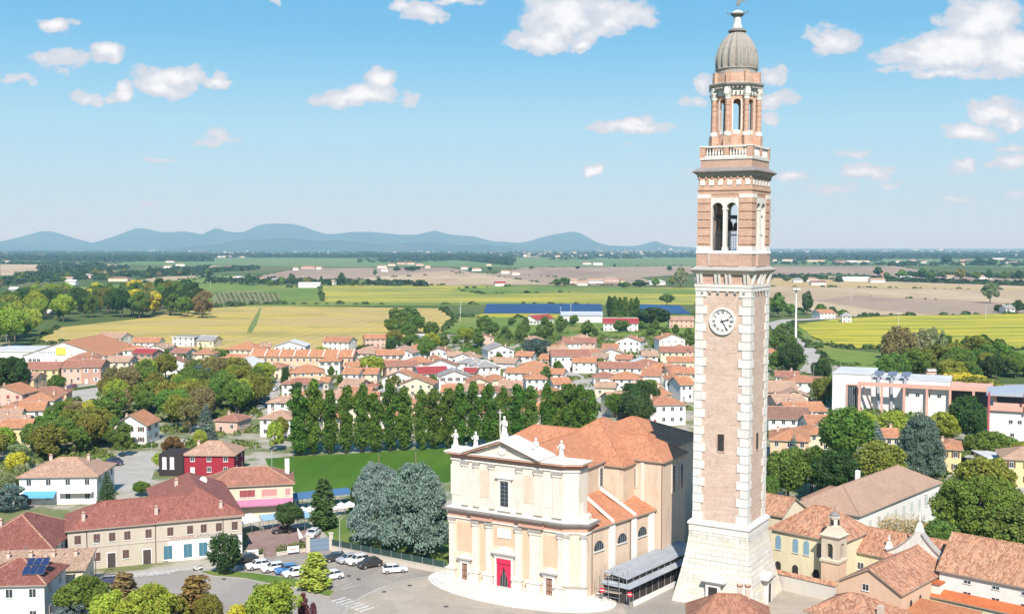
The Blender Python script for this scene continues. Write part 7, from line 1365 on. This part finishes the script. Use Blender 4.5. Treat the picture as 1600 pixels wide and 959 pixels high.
# power poles on the plain
mb = MB(); mb.tube((0, 0, 0), (0, 0, 12), .2, .12, 6); mb.tube((-1, 0, 11.4), (1, 0, 11.4), .08); PP = mb.mesh('power_pole', plain('concrete pole', (.55, .54, .52)))
for i, q in enumerate(((296, 443), (308, 442), (720, 492), (719, 503), (329, 452), (1404, 512), (892, 498), (876, 503), (1330, 470), (1540, 500))):
    p = G(*q); o = inst('power_pole', PP, None, (p.x, p.y, 0)); ROWS.setdefault('across the plain', []).append((o, 'thin pale power pole')); o['category'] = 'pole'; o['group'] = 'power poles'
# lettering above the shopfront of the corner building (red and grey marks, too small to read)
cb = bpy.data.objects['corner_building']
for x0, n_, m_ in ((.575, 9, plain('red sign letters', (.5, .2, .2))), (.73, 9, plain('grey sign letters', (.28, .27, .28)))):
    mb = MB()
    for i in range(n_): x = (x0 - .5) * wA + i * .5; hgt = (.2, .3, .2, .2, .32, .2)[i % 6]; mb.box(x, x + .22, -dA / 2 - .16, -dA / 2 - .1, 4.45, 4.45 + hgt)
    mb.build('sign_lettering', m_, cb)

# drain covers and benches on the square
cover = plain('cast iron cover', (.09, .085, .08), .7, .3)
for i, q in enumerate(((697, 948), (740, 935), (600, 925), (560, 905), (640, 915), (430, 925), (350, 905), (545, 900), (1120, 985), (880, 962))):
    p = G(*q); mb = MB(); mb.lathe([(.42, 0), (.42, .012)], 14); o = mb.build('drain_cover', cover); o.location = (p.x, p.y, .165 if q[0] > 800 else .14); o['kind'] = 'structure'

# houses filling the quarters between the ones above
placed = [(o.location.x, o.location.y) for o in bpy.data.objects if o.parent is None and o.get('category') in ('house', 'terrace', 'shop', 'warehouse', 'school', 'building')]
def infill(poly, n, row, avoid=(), gap=14.5):
    k = 0; c = 0
    while c < n and k < 4000:
        k += 1; px, py = rnd.uniform(min(p[0] for p in poly), max(p[0] for p in poly)), rnd.uniform(min(p[1] for p in poly), max(p[1] for p in poly)); g = G(px, py)
        if not inside(poly, px, py) or any(inside(a, px, py) for a in avoid) or any((g.x - a) ** 2 + (g.y + 5 - b) ** 2 < gap ** 2 for a, b in placed): continue
        h = rnd.choice((3.6, 5.4, 5.8, 6.2)); w = rnd.uniform(9, 15); d = rnd.uniform(8, 12); ye = py - h * F / g.y; hw = w * F / g.y / 2
        house(px - hw, px + hw, ye, h, d, rnd.choice(('hip', 'gable', 'gable', 'front')), rnd.choice(('white', 'white', 'cream', 'peach', 'pink', 'pale')), rnd.choice(('orange', 'orange', 'terracotta', 'tan', 'rosy', 'pinkish')), row); placed.append((g.x, g.y + 5)); c += 1
lanes = [[(408,655),(426,598),(440,580),(450,583),(440,655)], [(92,622),(100,600),(160,594),(220,600),(180,622),(160,636)], [(900,660),(870,575),(900,570),(960,660)], [(710,562),(720,536),(840,536),(836,568)], [(925,568),(930,544),(990,544),(990,568)]]
infill([(425,690),(430,600),(640,560),(900,545),(1080,545),(1080,640),(1000,650),(930,680)], 26, 'in the town centre-left', lanes)
infill([(0,640),(0,600),(150,560),(420,560),(410,590),(230,590),(160,640),(60,660)], 9, 'in the upper left town', lanes)
infill([(1205,720),(1205,600),(1260,600),(1300,700),(1250,725)], 5, 'beside the tower, right', lanes)
# the 300 broadleaf trees that show largest are trees of their own, the rest one mass
PENDING.sort(key=lambda t: -t[0]); DRAIN.append(1)
for _, p, h, w, kind, col, row, label in PENDING[:298]: tree(p, h, w, kind, col, row, label)
V = []
for _, p, h, w, kind, col, row, label in PENDING[298:]:
    me = CR['small', rnd.randrange(3)]; a = np.empty(len(me.vertices) * 3, np.float32); me.vertices.foreach_get('co', a); a = a.reshape(-1, 3) * np.array([w / 9, w / 9, h / 9.5]); V.append(a + np.array([p.x, p.y, 0]))
if V: o = bpy.data.objects.new('smaller_broadleaf_trees', leafmesh('smaller_broadleaf_trees', np.concatenate(V), lf)); C.objects.link(o); o.color = c4((.13, .18, .042)); o['kind'] = 'stuff'
name_rows()
